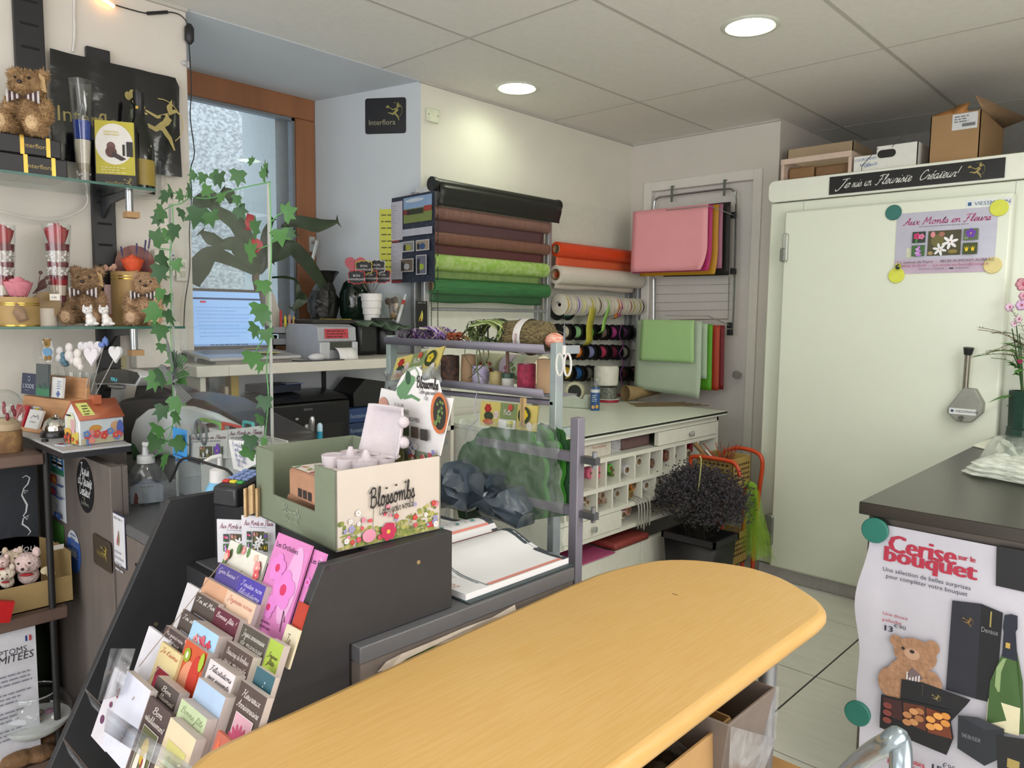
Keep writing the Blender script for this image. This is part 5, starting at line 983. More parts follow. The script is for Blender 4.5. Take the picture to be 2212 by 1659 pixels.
# scissors, tapes and pen holder behind the screen
p=at(435,930,y=SY+.012);t=thing('scissors','grey handled scissors hanging behind the plexiglass screen','scissors',p)
k=pm(p);g=G(mat('55585a',.4));
for s_,(cx_,cz_) in((-1,(-14,0)),(1,(14,-8))):g.tube([(cx_*k+13*k*cos(a),0,cz_*k+20*k*sin(a)) for a in[2*pi*i/14 for i in range(14)]],.005,8,closed=True);build('handle',g,t);g=G(mat('55585a',.4))
g=G(mat('a8aaac',.2,.9));g.prism([(-4*k,-18*k),(4*k,-18*k),(6*k,-40*k),(2*k,-75*k),(-3*k,-72*k)],.003,ax='y');build('blades',g,t)
for(u0,v0,u1,v1,c,n) in((430,905,478,935,'6aa048','lime green tape dispenser behind the plexiglass screen'),(482,914,524,930,'b8443c','red tape dispenser behind the plexiglass screen'),(527,911,547,924,'3a9a98','small teal tape dispenser behind the plexiglass screen')):
 a,b=at(u0,v0,y=.91),at(u1,v1,y=.91);t=thing('tape_dispenser',n,'tape dispenser',(a.x,.91,b.z));w_,h=b.x-a.x,a.z-b.z
 g=G(mat(c,.35));g.tube(bez([(0,0,-.02),(0,0,h*.6),(w_*.1,0,h),(w_*.85,0,h),(w_,0,h*.7),(w_,0,-.02)],4),.0045,8);g.box((0,-.012,-.05),(w_,.012,-.015));build('frame',g,t)
 g=G(mat('3a3436',.5));g.lathe([(h*.55,-.008),(h*.55,.008)],18,(w_*.5,0,h*.25),ax='y');build('tape_roll',g,t)
a,b=at(440,945,y=.89),at(575,1010,y=.89);t=thing('desk_organiser','pale grey desk organiser box under the tape dispensers','organiser',(a.x,.888,CTZ+.0005));g=G(mat('b4b2b0',.5));w_=b.x-a.x;h=a.z+.03-CTZ;g.box((-.02,0,0),(w_+.02,.006,h));g.box((-.02,.046,0),(w_+.02,.052,h));g.box((-.02,.0,0),(w_+.02,.05,.03));g.box((-.02,.0,h-.01),(w_+.02,.05,h-.004));build('tray',g,t,bevel=.003)
# ivy: leaves are parts on one trailing garland
IVM=[mat('31592a',.55,var=.2,vs=30),mat('3c6a30',.55,var=.2,vs=30),mat('264a26',.55,var=.2,vs=30)]
def ivy_mesh(m):
 g=G(m);o_=[(0,0),(.30,-.10),(.62,.10),(.40,.34),(.55,.72),(.22,.62),(0,1.05),(-.22,.62),(-.55,.72),(-.40,.34),(-.62,.10),(-.30,-.10)];vs=[(x,-.10*abs(x),y-.1) for x,y in o_]+[(0,.06,.2)]
 g.add(vs,[(i,(i+1)%12,12) for i in range(12)]);return g
IVL=[]
for m in IVM:
 o=build('leaf',ivy_mesh(m),smooth=60);IVL.append(o.data);bpy.data.objects.remove(o)
def garland(label,stems,leaves,y,r=.0014,size=32):
 p0=at(*stems[0][0],y=y);t=thing('ivy_garland',label,'ivy',p0);rr=random.Random(len(leaves))
 for s_ in stems:
  g=G(mat('5a9a5a',.5));g.tube(bez([at(u,v,y=y+rr.uniform(-.006,.006))-p0 for u,v in s_],5),r,5);build('stem',g,t)
 for u,v,s_,a in leaves:
  o=bpy.data.objects.new('leaf',IVL[rr.randrange(3)]);COL.objects.link(o);o.parent=t;q=at(u,v,y=y+rr.uniform(-.022,-.004));o.location=q-p0;k=pm(q)*size*s_;o.scale=(k,k,k);o.rotation_euler=(rr.uniform(-.4,.4),RAD(a),RAD(25)+rr.uniform(-.5,.5))
 return t
garland('trailing ivy garland over the top and right edge of the plexiglass screen',[[(585,393),(540,402),(500,412),(455,428),(410,425),(380,418),(360,412)],[(410,426),(390,440),(370,445),(345,460)],[(582,396),(585,470),(586,560),(580,640),(584,720),(576,790),(580,860),(574,930),(572,985)],[(585,480),(600,465),(608,460)],[(580,720),(560,745),(550,765)],[(580,530),(550,540)],[(455,428),(440,400),(430,385)],[(400,428),(410,395),(414,360)]],[(568,383,1,40),(575,370,1,60),(515,372,1.1,190),(475,378,1.1,170),(440,378,.8,200),(420,375,.7,220),(545,350,.6,-50),(462,375,.9,150),(370,410,1,230),(360,418,1,200),(393,420,.8,250),(352,455,1.1,230),(392,455,.9,200),(412,410,1,240),(440,410,.8,100),(512,425,.8,190),(516,450,1,150),(430,455,1.5,190),(455,462,1.2,160),(480,420,.9,180),(616,462,1.2,70),(606,500,1.25,170),(548,498,1.3,60),(538,548,1.35,60),(625,502,.7,120),(568,610,1.1,180),(560,660,1.2,190),(567,675,1.1,180),(552,705,1.15,210),(575,715,1,170),(546,765,1.25,190),(565,785,.9,180),(572,860,1.1,180),(562,900,.9,190),(541,945,1.2,180),(536,985,1.2,20),(572,950,.7,190)],SY-.01)
garland('trailing ivy garland down the left edge of the plexiglass screen',[[(372,440),(374,500),(366,560),(370,640),(368,700),(372,790),(374,880),(372,925),(355,960),(335,985),(312,1000)],[(370,540),(345,536)],[(368,645),(350,655)],[(372,920),(345,935),(335,928)],[(335,985),(350,975),(358,972)],[(366,600),(350,592)]],[(378,490,1.2,190),(362,500,.9,200),(334,518,1.2,60),(345,552,1.2,150),(346,578,1.3,190),(380,565,.9,160),(349,628,1,190),(362,640,.9,170),(340,668,1.4,220),(362,675,1.2,170),(347,705,1.3,200),(350,745,.7,190),(384,770,1.2,200),(350,805,1.3,190),(338,815,1.3,220),(385,808,1.3,180),(380,860,1.3,160),(353,880,1.15,190),(378,892,1.1,160),(341,922,1.2,200),(326,955,1.2,90),(380,950,1.3,150),(297,975,1.3,230),(359,985,1.2,160),(345,470,.8,230)],SY-.01)
# wire bird perched on the screen edge
p=at(370,800,y=SY-.04);k=pm(p);t=thing('metal_bird','grey cut metal bird ornament on the left edge of the plexiglass screen','ornament',p)
WM=mat('7c8284',.4,.6);S2=lambda*q:[((u-370)*k/.70,-(v-800)*k) for u,v in q]
g=G(WM);g.prism(S2((320,797),(332,790),(345,792),(355,800),(392,818),(375,832),(350,826),(338,808)),.003,ax='y');build('body',g,t)
g=G(WM);
for i in range(9):
 a=.15+i*.16;g.prism(S2((372+3*i*.3,820-2*i),(374+i*.3,818-2*i),(372+62*cos(a)+2,822-58*sin(a)-10),(372+62*cos(a)-2,822-60*sin(a)-8)),.002,ax='y')
build('wing',g,t,smooth=0)
g=G(WM);g.prism(S2((365,770),(362,730),(372,745),(378,760),(384,790)),.002,ax='y',o=-.006);build('wing',g,t)
g=G(WM)
for i in range(5):g.prism(S2((372+4*i,828),(376+4*i,826),(412+7*i,868-4*i),(406+7*i,870-4*i)),.002,ax='y')
build('tail',g,t,smooth=0)
# ================================================================== CARD RACK, SEED BOMB DISPLAY, DIARY
RX0,RX1,RZT=1.235,1.845,.977
t=thing('card_rack','black sloping card rack between two side panels on the counter front','rack',(1.54,.72,0))
pro=[(.948,RZT),(.666,RZT),(.33,.30),(.60,.03),(.714,.03),(.714,CTZ+.001),(.948,CTZ+.001)]
for x in(RX0,RX1):
 g=G(SLATE);g.prism([(a-.72,b) for a,b in pro],.019,ax='x',o=x-1.54-.0095);sp=build('side_panel',g,t,bevel=.0015)
 g=G(mat('b8a888',.3,.8));q=at(903,1214,x=RX1+.0095) if x==RX1 else at(337,1348,x=RX0+.0095);g.lathe([(.004,0),(.004,.002)],12,(x-1.54+.0095,q.y-.72,q.z),ax='x');build('screw_cap',g,sp)
NRM=V((0,-.894,.447));P0=V((0,.672,.972))
def onp(u,v,d):r=_ray(u,v);b=P0+NRM*d;return CAM+r*((b-CAM).dot(NRM)/r.dot(NRM))
g=G(SLATE);g.box((RX0-1.53,-.022,.06),(RX1-1.55,-.004,CTZ-.002));build('back_board',g,t)
g=G(SLATE);g.box((RX0-1.53,.05,RZT-.006),(RX1-1.55,.226,RZT));build('top_board',g,t)
g=G(SLATE);g.box((RX0-1.53,.045,CTZ+.001),(RX1-1.55,.06,RZT-.0065));build('back_board',g,t)
g=G(mat('241f22',.5))
Y_=lambda z:.672-.5*(.972-z)
for k in range(2,6):
 z=.93-.085*k;g.add([(RX0-1.54+.16,Y_(z)+.045-.72,z),(RX1-1.54-.01,Y_(z)+.045-.72,z),(RX1-1.54-.01,Y_(z)-.72+.012,z-.012),(RX0-1.54+.16,Y_(z)-.72+.012,z-.012)],[(0,1,2,3)]);g.add([(RX0-1.54+.16,Y_(z)+.06-.72,z),(RX1-1.54-.01,Y_(z)+.06-.72,z),(RX1-1.54-.01,Y_(z-.085)+.06-.72,z-.085),(RX0-1.54+.16,Y_(z-.085)+.06-.72,z-.085)],[(0,1,2,3)])
stuff(build('pocket_steps',g,t,solid=.003))
g=G(glass((.95,.95,.96),.03,.05,1.4))
for k in range(3,6):
 z=.89-.085*k;g.add([(RX0-1.54+.08,Y_(z)-.03-.72,z-.03),(RX1-1.54-.02,Y_(z)-.03-.72,z-.03),(RX1-1.54-.02,Y_(z)-.04-.72,z+.008),(RX0-1.54+.08,Y_(z)-.04-.72,z+.008)],[(0,1,2,3)])
stuff(build('clear_pocket_lips',g,t,solid=.002))
UPV=V((0,.36,.933)).normalized();BKV=V((0,.933,-.36)).normalized()
def card(lab,tl,tr,h,col,title='',tc='c8c0bc',pic=None,d=.02,th=.012,name='greeting_card',cat='card',full=None,tz=.86,grp='greeting cards in the rack'):
 p=onp(*tl,d);q=onp(*tr,d);w_=(q-p).length;o=p-UPV*h
 c=thing(name,lab,cat,o,0,grp);g=G(ink(col,.4));P4=[V((0,0,0)),V((w_,0,0)),V((w_,0,0))+UPV*h,UPV*h]
 pg=mat('b5aaa6',.6,var=.12,vs=200,stretch=(.2,60,.2));g.add(P4,[(0,1,2,3)]);g.add(P4+[v+BKV*th for v in P4],[(7,6,5,4),(0,4,5,1),(1,5,6,2),(2,6,7,3),(3,7,4,0)],pg if th>.006 else None);build('card_stack',g,c,smooth=0)
 g=G();pr=Pr(g,(0,0,0),(1,0,0),UPV,.0004)
 if full:full(pr,w_,h)
 if title:
  L_n=title.split('|')
  for i,s_ in enumerate(L_n):pr.script(s_,w_/2,h*(tz-.12*i),h*.085,tc,'C',fit=w_*.82*min(1,len(s_)/12+.25),wt=.75,shear=.3)
 if pic:
  a,b,bg,kind=pic;pr.rect(w_*.17,h*a-.001,w_*.83,h*b+.001,'d8d2cc');pr.rect(w_*.19,h*a,w_*.81,h*b,bg);kind(pr,w_*.19,h*a,w_*.81,h*b)
 if len(g.v):build('print',g,c,smooth=0)
 return c
def fl(c,c2='c8a84a',n=8,pw=.3,x=.5,y=.5,r=.5):return lambda pr,x0,y0,x1,y1:pr.flower(x0+(x1-x0)*x,y0+(y1-y0)*y,min(x1-x0,y1-y0)*r,c,c2,n,pw)
def sk(*b):return lambda pr,x0,y0,x1,y1:[pr.oval(x0+(x1-x0)*a,y0+(y1-y0)*e,(x1-x0)*r,(y1-y0)*r2,c) for a,e,r,r2,c in b]
TM=sk((.6,.3,.2,.15,'8aa0d0'),(.8,.1,.2,.1,'d0d4dc'),(.25,.55,.05,.3,'b088c0'))
BR,PU='4f4440','4a3f86'
def rosewreath(pr,w_,h):
 rr=random.Random(4);pr.rect(0,0,w_,h,'d3cfc6')
 for k in range(30):
  a=rr.uniform(0,2*pi);x,y=w_*(.5+.46*cos(a)),h*(.5+.46*sin(a));x,y=min(max(x,.008),w_-.008),min(max(y,.008),h-.008)
  if k%3==0:pr.oval(x,y,.006,.010,'5a7a4a',8)
  else:pr.flower(x,y,rr.uniform(.007,.012),('d8a090','c8505a','dcb0a0','d88a8a')[k%4],'d8c0a0',5,.5)
 for i,s_ in enumerate(('Les conseils pour','garder vos fleurs')):pr.script(s_,w_/2,h*(.5-.18*i),h*.10,'4a4a48','C',fit=w_*.66,wt=.6,shear=.25)
card('large white card with rose wreath, tips for keeping flowers, behind the purple cards',(499,1166),(581,1196),.10,'d3cfc6',d=.0,th=.004,full=rosewreath)
card('purple card stack in the rack with a dark purple flower picture',(474,1215),(521,1239),.105,PU,'Gros bisous !','b8b0c8',(.30,.66,'3a2a5a',fl('5a4a9a','2a1a4a',5,.45)),d=.012)
card('violet card stack with a pink thistle picture, thickest of the back row',(521,1240),(576,1266),.115,'45389a','Toutes nos|félicitations','b8b0d8',(.34,.68,'b09ab4',fl('6a3a6a','5a2a5a',18,.07,.5,.35,.6)),d=.012,th=.02)
card('peach card with a pink white rose picture beside the cream peach one',(444,1246),(492,1273),.095,'c99a7c','',pic=(.16,.52,'c86a6a',fl('d8a8a0','c84a4a',5,.5)),d=.020)
card('pale peach card with two golden rings picture',(492,1273),(556,1302),.105,'d3b49c','Joyeuses noces','c07a6a',(.32,.62,'5a4a2a',sk((.3,.5,.22,.35,'b89a5a'),(.3,.5,.14,.24,'5a4a2a'),(.65,.5,.22,.35,'b89a5a'),(.65,.5,.14,.24,'5a4a2a'))),d=.020,th=.010)
card('brown card with blue sky picture, rear one of the two alike',(426,1278),(473,1305),.105,BR,'Toi et Moi','d0ccc8',(.25,.66,'3a5aa8',TM),d=.032)
card('maroon card stack with a red gerbera picture',(468,1309),(519,1339),.105,'5e2236','Bonne fête !','d8c8c8',(.28,.66,'8a1a3a',fl('d04a2a','d02a5a',14,.16,.5,.3,.7)),d=.032,th=.014)
card('brown card with blue sky picture, front one of the two alike',(396,1315),(447,1338),.10,BR,'Toi et Moi','d0ccc8',(.25,.66,'3a5aa8',TM),d=.042,th=.006)
def gift(pr,w_,h):
 rr=random.Random(6);pr.rect(w_*.3,h*.12,w_*.8,h*.36,'b9c8e0');pr.rect(w_*.5,h*.12,w_*.58,h*.4,'b84a5a');pr.flower(w_*.5,h*.72,w_*.2,'c05a6a','c87a5a',5,.4)
 for k in range(12):pr.flower(rr.uniform(.05,.95)*w_,rr.uniform(.08,.95)*h,w_*.09,('c03a4a','9ac0d8','d08a8a')[k%3],'8a2a3a',4,.4)
card('thick pale blue card stack with red flowers and a gift picture',(419,1339),(478,1363),.11,'9cc0dc',d=.058,th=.026,full=gift)
card('brown card with cream water lily picture for wedding anniversaries',(526,1346),(582,1379),.115,'4a443c','Joyeux anniversaire|de mariage','c8c4bc',(.18,.64,'1a1a1a',fl('c8b088','9a7a4a',9,.2,.5,.2,.62)),d=.040,th=.010)
card('lime green card with curly brown lettering at the right side panel',(585,1378),(615,1392),.085,'9ab040','Joyeuse|fête','4a3a22',d=.040,tz=.7,full=lambda pr,w_,h:pr.rect(0,0,w_,h*.3,'cfa090'))
card('brown card with pink orchid picture at the left end of the rack',(359,1350),(401,1384),.085,'4c3c3c','Ma grand-mère|chérie','c8bcbc',(.05,.62,'b89a96',fl('b84a9a','c88ac0',5,.4)),d=.056)
card('pale yellow card with a red rose picture',(350,1385),(393,1413),.10,'d3c190',"Je t'aime",'b0603a',(.0,.62,'8a1a2a',fl('c03a5a','a01a2a',5,.5)),d=.070,th=.006)
card('thick card stack covered with a red and orange flower',(404,1380),(450,1412),.115,'c0502c',d=.066,th=.02,full=lambda pr,w_,h:(pr.oval(w_*.45,h*.45,w_*.3,h*.32,'d08a6a'),pr.oval(w_*.7,h*.6,w_*.2,h*.3,'b83020'),pr.oval(w_*.55,h*.16,w_*.42,h*.15,'b01c2c'),pr.oval(w_*.25,h*.82,w_*.14,h*.1,'8a9a20'),pr.oval(w_*.25,h*.82,w_*.05,h*.05,'d8d8c0'),pr.oval(w_*.9,h*.85,w_*.09,h*.13,'9ab030')))
card('brown card stack with golden bride picture and lilac envelopes behind',(491,1384),(549,1416),.115,'4c3c38','Beaucoup de bonheur|aux mariés','c8bcb8',(.22,.66,'b09a60',sk((.4,.4,.3,.25,'c8b488'),(.6,.7,.25,.2,'8a6a3a'))),d=.056,th=.016)
card('white card stack with a clothes line drawing',(455,1422),(509,1461),.105,'d2c8ca','Félicitations|aux parents','3a343c',d=.072,th=.018,full=lambda pr,w_,h:[pr.rect(w_*(.1+.16*k),h*(.45-.06*k-.05*(k%2)),w_*(.16+.16*k),h*(.52-.06*k),('6a2a3a','2a3a5a')[k%2],0) for k in range(5)])
card('light blue card stack with a wedding bouquet picture',(430,1463),(487,1508),.115,'a3b9d4','',pic=(.18,.60,'8a7a72',sk((.3,.35,.22,.2,'d0c8c0'),(.5,.75,.18,.2,'7a9a50'),(.75,.3,.16,.16,'6a4a8a'))),d=.086,th=.02)
card('brown card with a big pink dahlia picture',(522,1469),(577,1510),.13,'4a3c38','Heureux|Anniversaire','c8c0bc',(.04,.68,'c89aa8',fl('b8486a','8a9a30',16,.14,.5,.5,.62)),d=.072,th=.012)
card('dark teal card with white sparkles by the right side panel',(556,1438),(596,1462),.09,'2f5a68',d=.058,th=.008,full=lambda pr,w_,h:[pr.oval(w_*(.4+.05*(k%5)),h*(.2+.07*k%.7),.0012,.0018,'c8d4d8',6,0) for k in range(14)])
DA=sk((.5,.62,.22,.25,'b89a30'),(.25,.3,.14,.32,'d0c8bc'),(.7,.3,.14,.34,'d4ccc0'),(.62,.4,.05,.12,'8a2a2a'))
card('brown card stack with white daisy picture, rear one of the daisy pair',(341,1459),(386,1503),.10,'4a403e','Bon|rétablissement','c8c0b8',(.1,.6,'5a5a38',DA),d=.092,th=.018)
card('brown card with white daisy and ladybird picture, front one of the daisy pair',(324,1502),(371,1544),.125,'4a3a3a','Bon|rétablissement','c8c0b8',(.03,.68,'5a5a38',DA),d=.108,th=.006)
card('pale green card stack with a green leaf picture',(393,1508),(449,1551),.115,'b3c09a','Bonne fête|maman !','8a9a70',(.26,.56,'2a5a2a',sk((.5,.3,.5,.28,'6aa83a'),(.3,.8,.2,.15,'4a8a3a'))),d=.102,th=.018)
card('cream card stack with yellow flowers at the front of the rack',(369,1549),(423,1600),.12,'d2bfa0','Merci','c0503a',d=.118,th=.016,tz=.42,full=lambda pr,w_,h:(pr.rect(w_*.16,0,w_*.84,h*.78,'c8c078'),sk((.45,.5,.3,.3,'c8c030'),(.6,.65,.2,.14,'a0b030'),(.3,.7,.1,.1,'90a828'),(.7,.25,.14,.18,'d0c850'))(pr,w_*.16,0,w_*.84,h*.78)))
card('orange petalled card lowest in the rack by the table edge',(471,1577),(500,1597),.07,'b05a48',d=.104,th=.006,full=lambda pr,w_,h:sk((.3,.5,.12,.4,'d0603a'),(.6,.4,.12,.4,'d8684a'))(pr,0,0,w_,h))
card('blank white card stack in the clear pocket at the left end',(275,1448),(329,1486),.125,'c9cad8',d=.110,th=.012,name='blank_card')
card('white sheets leaning in the rack behind the pale yellow card',(322,1352),(372,1378),.135,'d6d3da',d=.058,th=.006,name='envelope',cat='envelope',grp='envelopes')
card('white butterfly printed envelopes in the left clear pocket',(248,1440),(283,1462),.12,'c9c4cc',d=.094,th=.006,name='envelope',cat='envelope',grp='envelopes',full=lambda pr,w_,h:sk((.3,.3,.12,.06,'5a2a4a'),(.7,.75,.14,.07,'7a3a3a'),(.5,.55,.08,.04,'6a3a5a'))(pr,0,0,w_,h))
card('pale envelopes edge on behind the orchid cards',(405,1258),(440,1270),.10,'cfcbd0',d=.010,th=.006,name='envelope',cat='envelope',grp='envelopes')
def orch(pr,w_,h):
 pr.rect(0,0,w_,h,'c878b0');pr.oval(w_*.75,h*.55,w_*.2,h*.4,'d09ac4');pr.text('Les Orchidées',w_*.06,h*.86,h*.055,'3a2436',sx=.95)
 for x,y,r in((.62,.48,.30),(.3,.66,.22),(.38,.26,.18)):pr.flower(w_*x,h*y,w_*r,'cf7ac0','c02a5a',5,.48,.3,.3)
 pr.line([(w_*.9,h*.2),(w_*.8,h*.3),(w_*.86,h*.1)],w_*.02,'4a2a2a');pr.lines(w_*.1,h*.1,w_*.6,2,h*.05,h*.02,'7a3a6a',3)
card('bright pink orchid leaflet standing at the right panel of the rack',(602,1150),(668,1196),.165,'c878b0',d=.008,th=.003,name='orchid_leaflet',cat='leaflet',full=orch,grp='orchid leaflets')
card('second pink orchid leaflet half hidden by the right panel',(679,1186),(704,1202),.16,'c878b0',d=.0,th=.003,name='orchid_leaflet',cat='leaflet',full=orch,grp='orchid leaflets')
card('cream card with one curly letter edge at the right panel',(620,1347),(648,1362),.06,'cfc6ac',d=.020,th=.004,full=lambda pr,w_,h:pr.script('Je',w_*.4,h*.55,h*.25,'6a5a4a','C',wt=.6))
card('red card corner below the pink orchid leaflet',(646,1298),(664,1310),.05,'a8321f',d=.016,th=.003)
# shop leaflets standing behind, turned to the shop
for tl,tr,bl_,yy,n in(((468,1121),(557,1125),(471,1214),.70,'white shop leaflet with flower photos standing behind the rose wreath card'),((522,1113),(597,1120),(524,1214),.712,'white shop leaflet tucked behind the first one, partly hidden')):
 o=at(*bl_,y=yy);k=pm(o);w_=(tr[0]-tl[0])*k;h=(bl_[1]-tl[1])*k*1.02;c=thing('shop_leaflet',n,'leaflet',o,RAD(38),'shop leaflets in the rack');g=G(ink('cfccd2',.35));g.box((0,0,0),(w_,.002,h));build('sheet',g,c)
 g=G();pr=Pr(g,(0,-.0008,0),(1,0,0),(0,0,1));shop_leaflet(pr,w_,h,'cfccd2',False);build('print',g,c,smooth=0)
g=G(glass((.93,.94,.96),.02,.10,1.4));V4=[onp(*q,.12) for q in((240,1401),(292,1401),(262,1500),(212,1515))];V5=[onp(*q,.13) for q in((233,1530),(420,1659),(470,1740),(226,1580))];o0=V4[0]
g.add([v-o0 for v in V4],[(0,1,2,3)]);g.add([v-o0 for v in V5],[(0,1,2,3)]);tag(build('clear_pocket',g,loc=o0,solid=.002),'clear acrylic pocket at the left end of the card rack','card pocket')
for k,(a,b) in enumerate((((478,1216),(300,1440)),((345,1440),(285,1512)))):
 A,B=onp(*a,.03+.05*k),onp(*b,.08+.03*k);g=G(mat('8a7460',.4));g.tube([V((0,0,0)),B-A],.0008,5);tag(build('rack_wire',g,loc=A),('long thin edge wire along the left of the card rack','short thin edge wire over the white blank cards')[k],'wire')
 # ------------------------------------------------------------------ seed bomb display carton on the rack
BZ=RZT+.001;f0,f1=at(720,1195,z=BZ),at(575,1108,z=BZ);bx=(f1-f0).length*.99;by=at(940,1141,z=BZ).y-f0.y;BX1,BY0=f0.x,f0.y+.006
kp=pm(f0);BH=178*kp
SAGE=mat('727b67',.6,var=.03);SAGED=mat('7e8773',.6,var=.03)
t=thing('display_carton','sage green display carton with meadow print holding seed boxes on the rack','display box',(BX1,BY0,BZ),RAD(-4))
def pan(nm,poly,o,d,ax,m):g=G(m);g.prism(poly,d,ax=ax,o=o);return build(nm,g,t,smooth=0)
L0=bx;pan('bottom_panel',[(-L0,0),(0,0),(0,by),(-L0,by)],0,.003,'z',SAGE)
pan('front_panel',[(-L0,0),(0,0),(0,BH),(-.075,BH),(-.075,BH*.40),(-L0+.075,BH*.40),(-L0+.075,BH),(-L0,BH)],0,.003,'y',SAGE)
pan('left_panel',[(0,0),(by,0),(by,BH),(0,BH)],-L0,.003,'x',SAGED);pan('back_panel',[(-L0,0),(0,0),(0,BH),(-L0,BH)],by-.003,.003,'y',SAGED)
rp=pan('right_panel',[(0,0),(by,0),(by,BH),(0,BH)],-.003,.003,'x',mat('beb5ac',.55,var=.02))
def meadow(pr,w_,h,n,s,top=.42):
 rr=random.Random(s)
 for k in range(n*9):
  x=rr.uniform(.03,.97);e=h*top*(.40+.6*min(1,abs(x-.45)*1.9));y=e*rr.random()**1.5;rx,ry=w_*rr.uniform(.012,.03),h*rr.uniform(.012,.035);pr.oval(min(max(x*w_,rx+.001),w_-rx-.001),max(y,ry+.001),rx,ry,('7f873c','8d8c48','6d7a3c','a09a58','5f6e36','8a8a4a','a8a068')[k%7],8,.01)
 for k in range(n//3):x=rr.uniform(.04,.96);pr.line([(x*w_,h*.05),((x+rr.uniform(-.02,.02))*w_,h*rr.uniform(.15,top+.12))],.0008,('56662f','6a6a3a')[k%2])
 for k in range(n):x,y=rr.uniform(.04,.96)*w_,rr.random()**1.2*(top-.04)*h+.01;pr.flower(x,y,min(rr.uniform(.003,.0065),y-.001,x-.001,w_-x-.001),('b8343e','c0405a','8a88b8','d0ccd0','c87a96')[k%5],'a08a3a',5,.55)
g=G();pr=Pr(g,(0,0,0),(0,1,0),(0,0,1),.0003);meadow(pr,by,BH,34,3);pr.flower(by*.46,BH*.13,.017,'b0244a','c8a840',7,.4);pr.oval(by*.28,BH*.13,.014,.012,'c8849a')
pr.script('Blossombs',by*.50,BH*.50,.034,'1c1a1c','C',fit=by*.43,wt=.85,rot=.06,shear=.1);pr.script('Color your world!',by*.54,BH*.385,.017,'1c1a1c','C',fit=by*.34,wt=.7,rot=.06,shear=.1);[pr.oval(by*(.44+.09*k),BH*(.70+.02*k),.003,.002,'3a3634') for k in range(3)];build('meadow_print',g,rp,smooth=0)
g=G();pr=Pr(g,(-L0,-.0006,0),(1,0,0),(0,0,1));pr.script('Blossombs',L0*.48,BH*.22,.017,'959c8a','C',fit=L0*.22,wt=.9);pr.script('Color your world',L0*.48,BH*.13,.010,'959c8a','C',fit=L0*.18,wt=.7);build('front_print',g,t,smooth=0)
# header board
hb=[(940,985),(968,835),(940,822)]
Hd=lambda u,v:(lambda q:(q.x-BX1,q.z-BZ))(at(u,v,y=BY0+by+.004))
po=[Hd(*q) for q in((784,950),(804,838),(838,845),(842,830),(852,812),(872,794),(888,791),(897,800),(896,818),(905,822),(920,817),(936,820),(940,835),(943,845),(937,856),(971,858),(940,985))]
g=G(mat('d9d6d6',.5,var=.01));g.prism(po,.003,ax='y',o=by+.001);hd=build('header_board',g,t,smooth=0)
g=G();pr=Pr(g,(0,by+.0008,0),(1,0,0),(0,0,1),.0003);H2=lambda*a:[Hd(*q) for q in a];GN='5f8660'
pr.poly(H2((840,838),(850,828),(868,806),(884,813),(883,824),(863,856),(850,862),(842,852)),GN);pr.poly(H2((856,856),(875,850),(896,861),(893,866),(876,858),(858,862)),GN);pr.line(H2((858,822),(868,800),(884,792),(892,806),(886,822)),.005,'8a9a86');pr.oval(*Hd(868,815),.009,.014,'2a4a34')
x,y=Hd(888,837);wx=Hd(938,834)[0]-x;pr.script('Blossombs',x,y+.002,.022,'1c1a1c',fit=wx,wt=1.0);x,y=Hd(894,848);pr.script('Color your world!',x,y,.010,'1c1a1c',fit=wx*.85,wt=.7);x,y=Hd(836,890);pr.script('Wildflower',x,y,.020,'2a2a2c',fit=wx*.75,wt=.5);x,y=Hd(852,902);pr.text('SEED BOMBS',x,y-.002,.0085,'3a3a3c',sx=.95);x,y=Hd(906,862);pr.text('12€',x,y,.006,'3a3a3c')
pr.oval(*Hd(812,880),.019,.023,'b98878');[pr.oval(Hd(806,874)[0]+.006*(k%3),Hd(806,888)[1]+.006*(k//3),.003,.003,('8a5a30','c0a060','7a3a2a')[k%3],8) for k in range(9)]
x,y=Hd(945,890);pr.poly([(x+.027*cos(a),y+.040*sin(a)) for a in[2*pi*k/20 for k in range(20)]],'b9683c');pr.poly([(x+.002+.020*cos(a),y+.032*sin(a)) for a in[2*pi*k/20 for k in range(20)]],'2a2420');rr=random.Random(2);[pr.flower(x+rr.uniform(-.013,.013),y+rr.uniform(-.022,.022),.004,'5f7a44','9aa060',4) for k in range(16)]
for k in range(4):a,b=Hd(838+22*k,908+5*k),Hd(855+22*k,935+5*k);pr.rect(a[0],b[1],b[0],a[1],('2a2a30','3a4a2a','4a3a34','34302c')[k])
a,b=Hd(786,985),Hd(940,985);pr.o+=V((a[0]+.008,0,a[1]));rr=random.Random(11);W_=b[0]-a[0]-.012
for k in range(34):x=rr.uniform(.0,1);pr.oval(x*W_,rr.uniform(.004,.03),.007,.012,('7a8238','8a8a40','98924c','b8a888')[k%4],9,.05)
for k in range(16):pr.flower(rr.uniform(.6,1)*W_,rr.uniform(.008,.05),.006,('b8343e','c0405a','7a78b8','d0ccd0')[k%4],'a08a3a',5)
build('print',g,hd,smooth=0)
def local(u,v,z):return at(u,v,z=z)
KR=mat('a57a60',.75,var=.08);
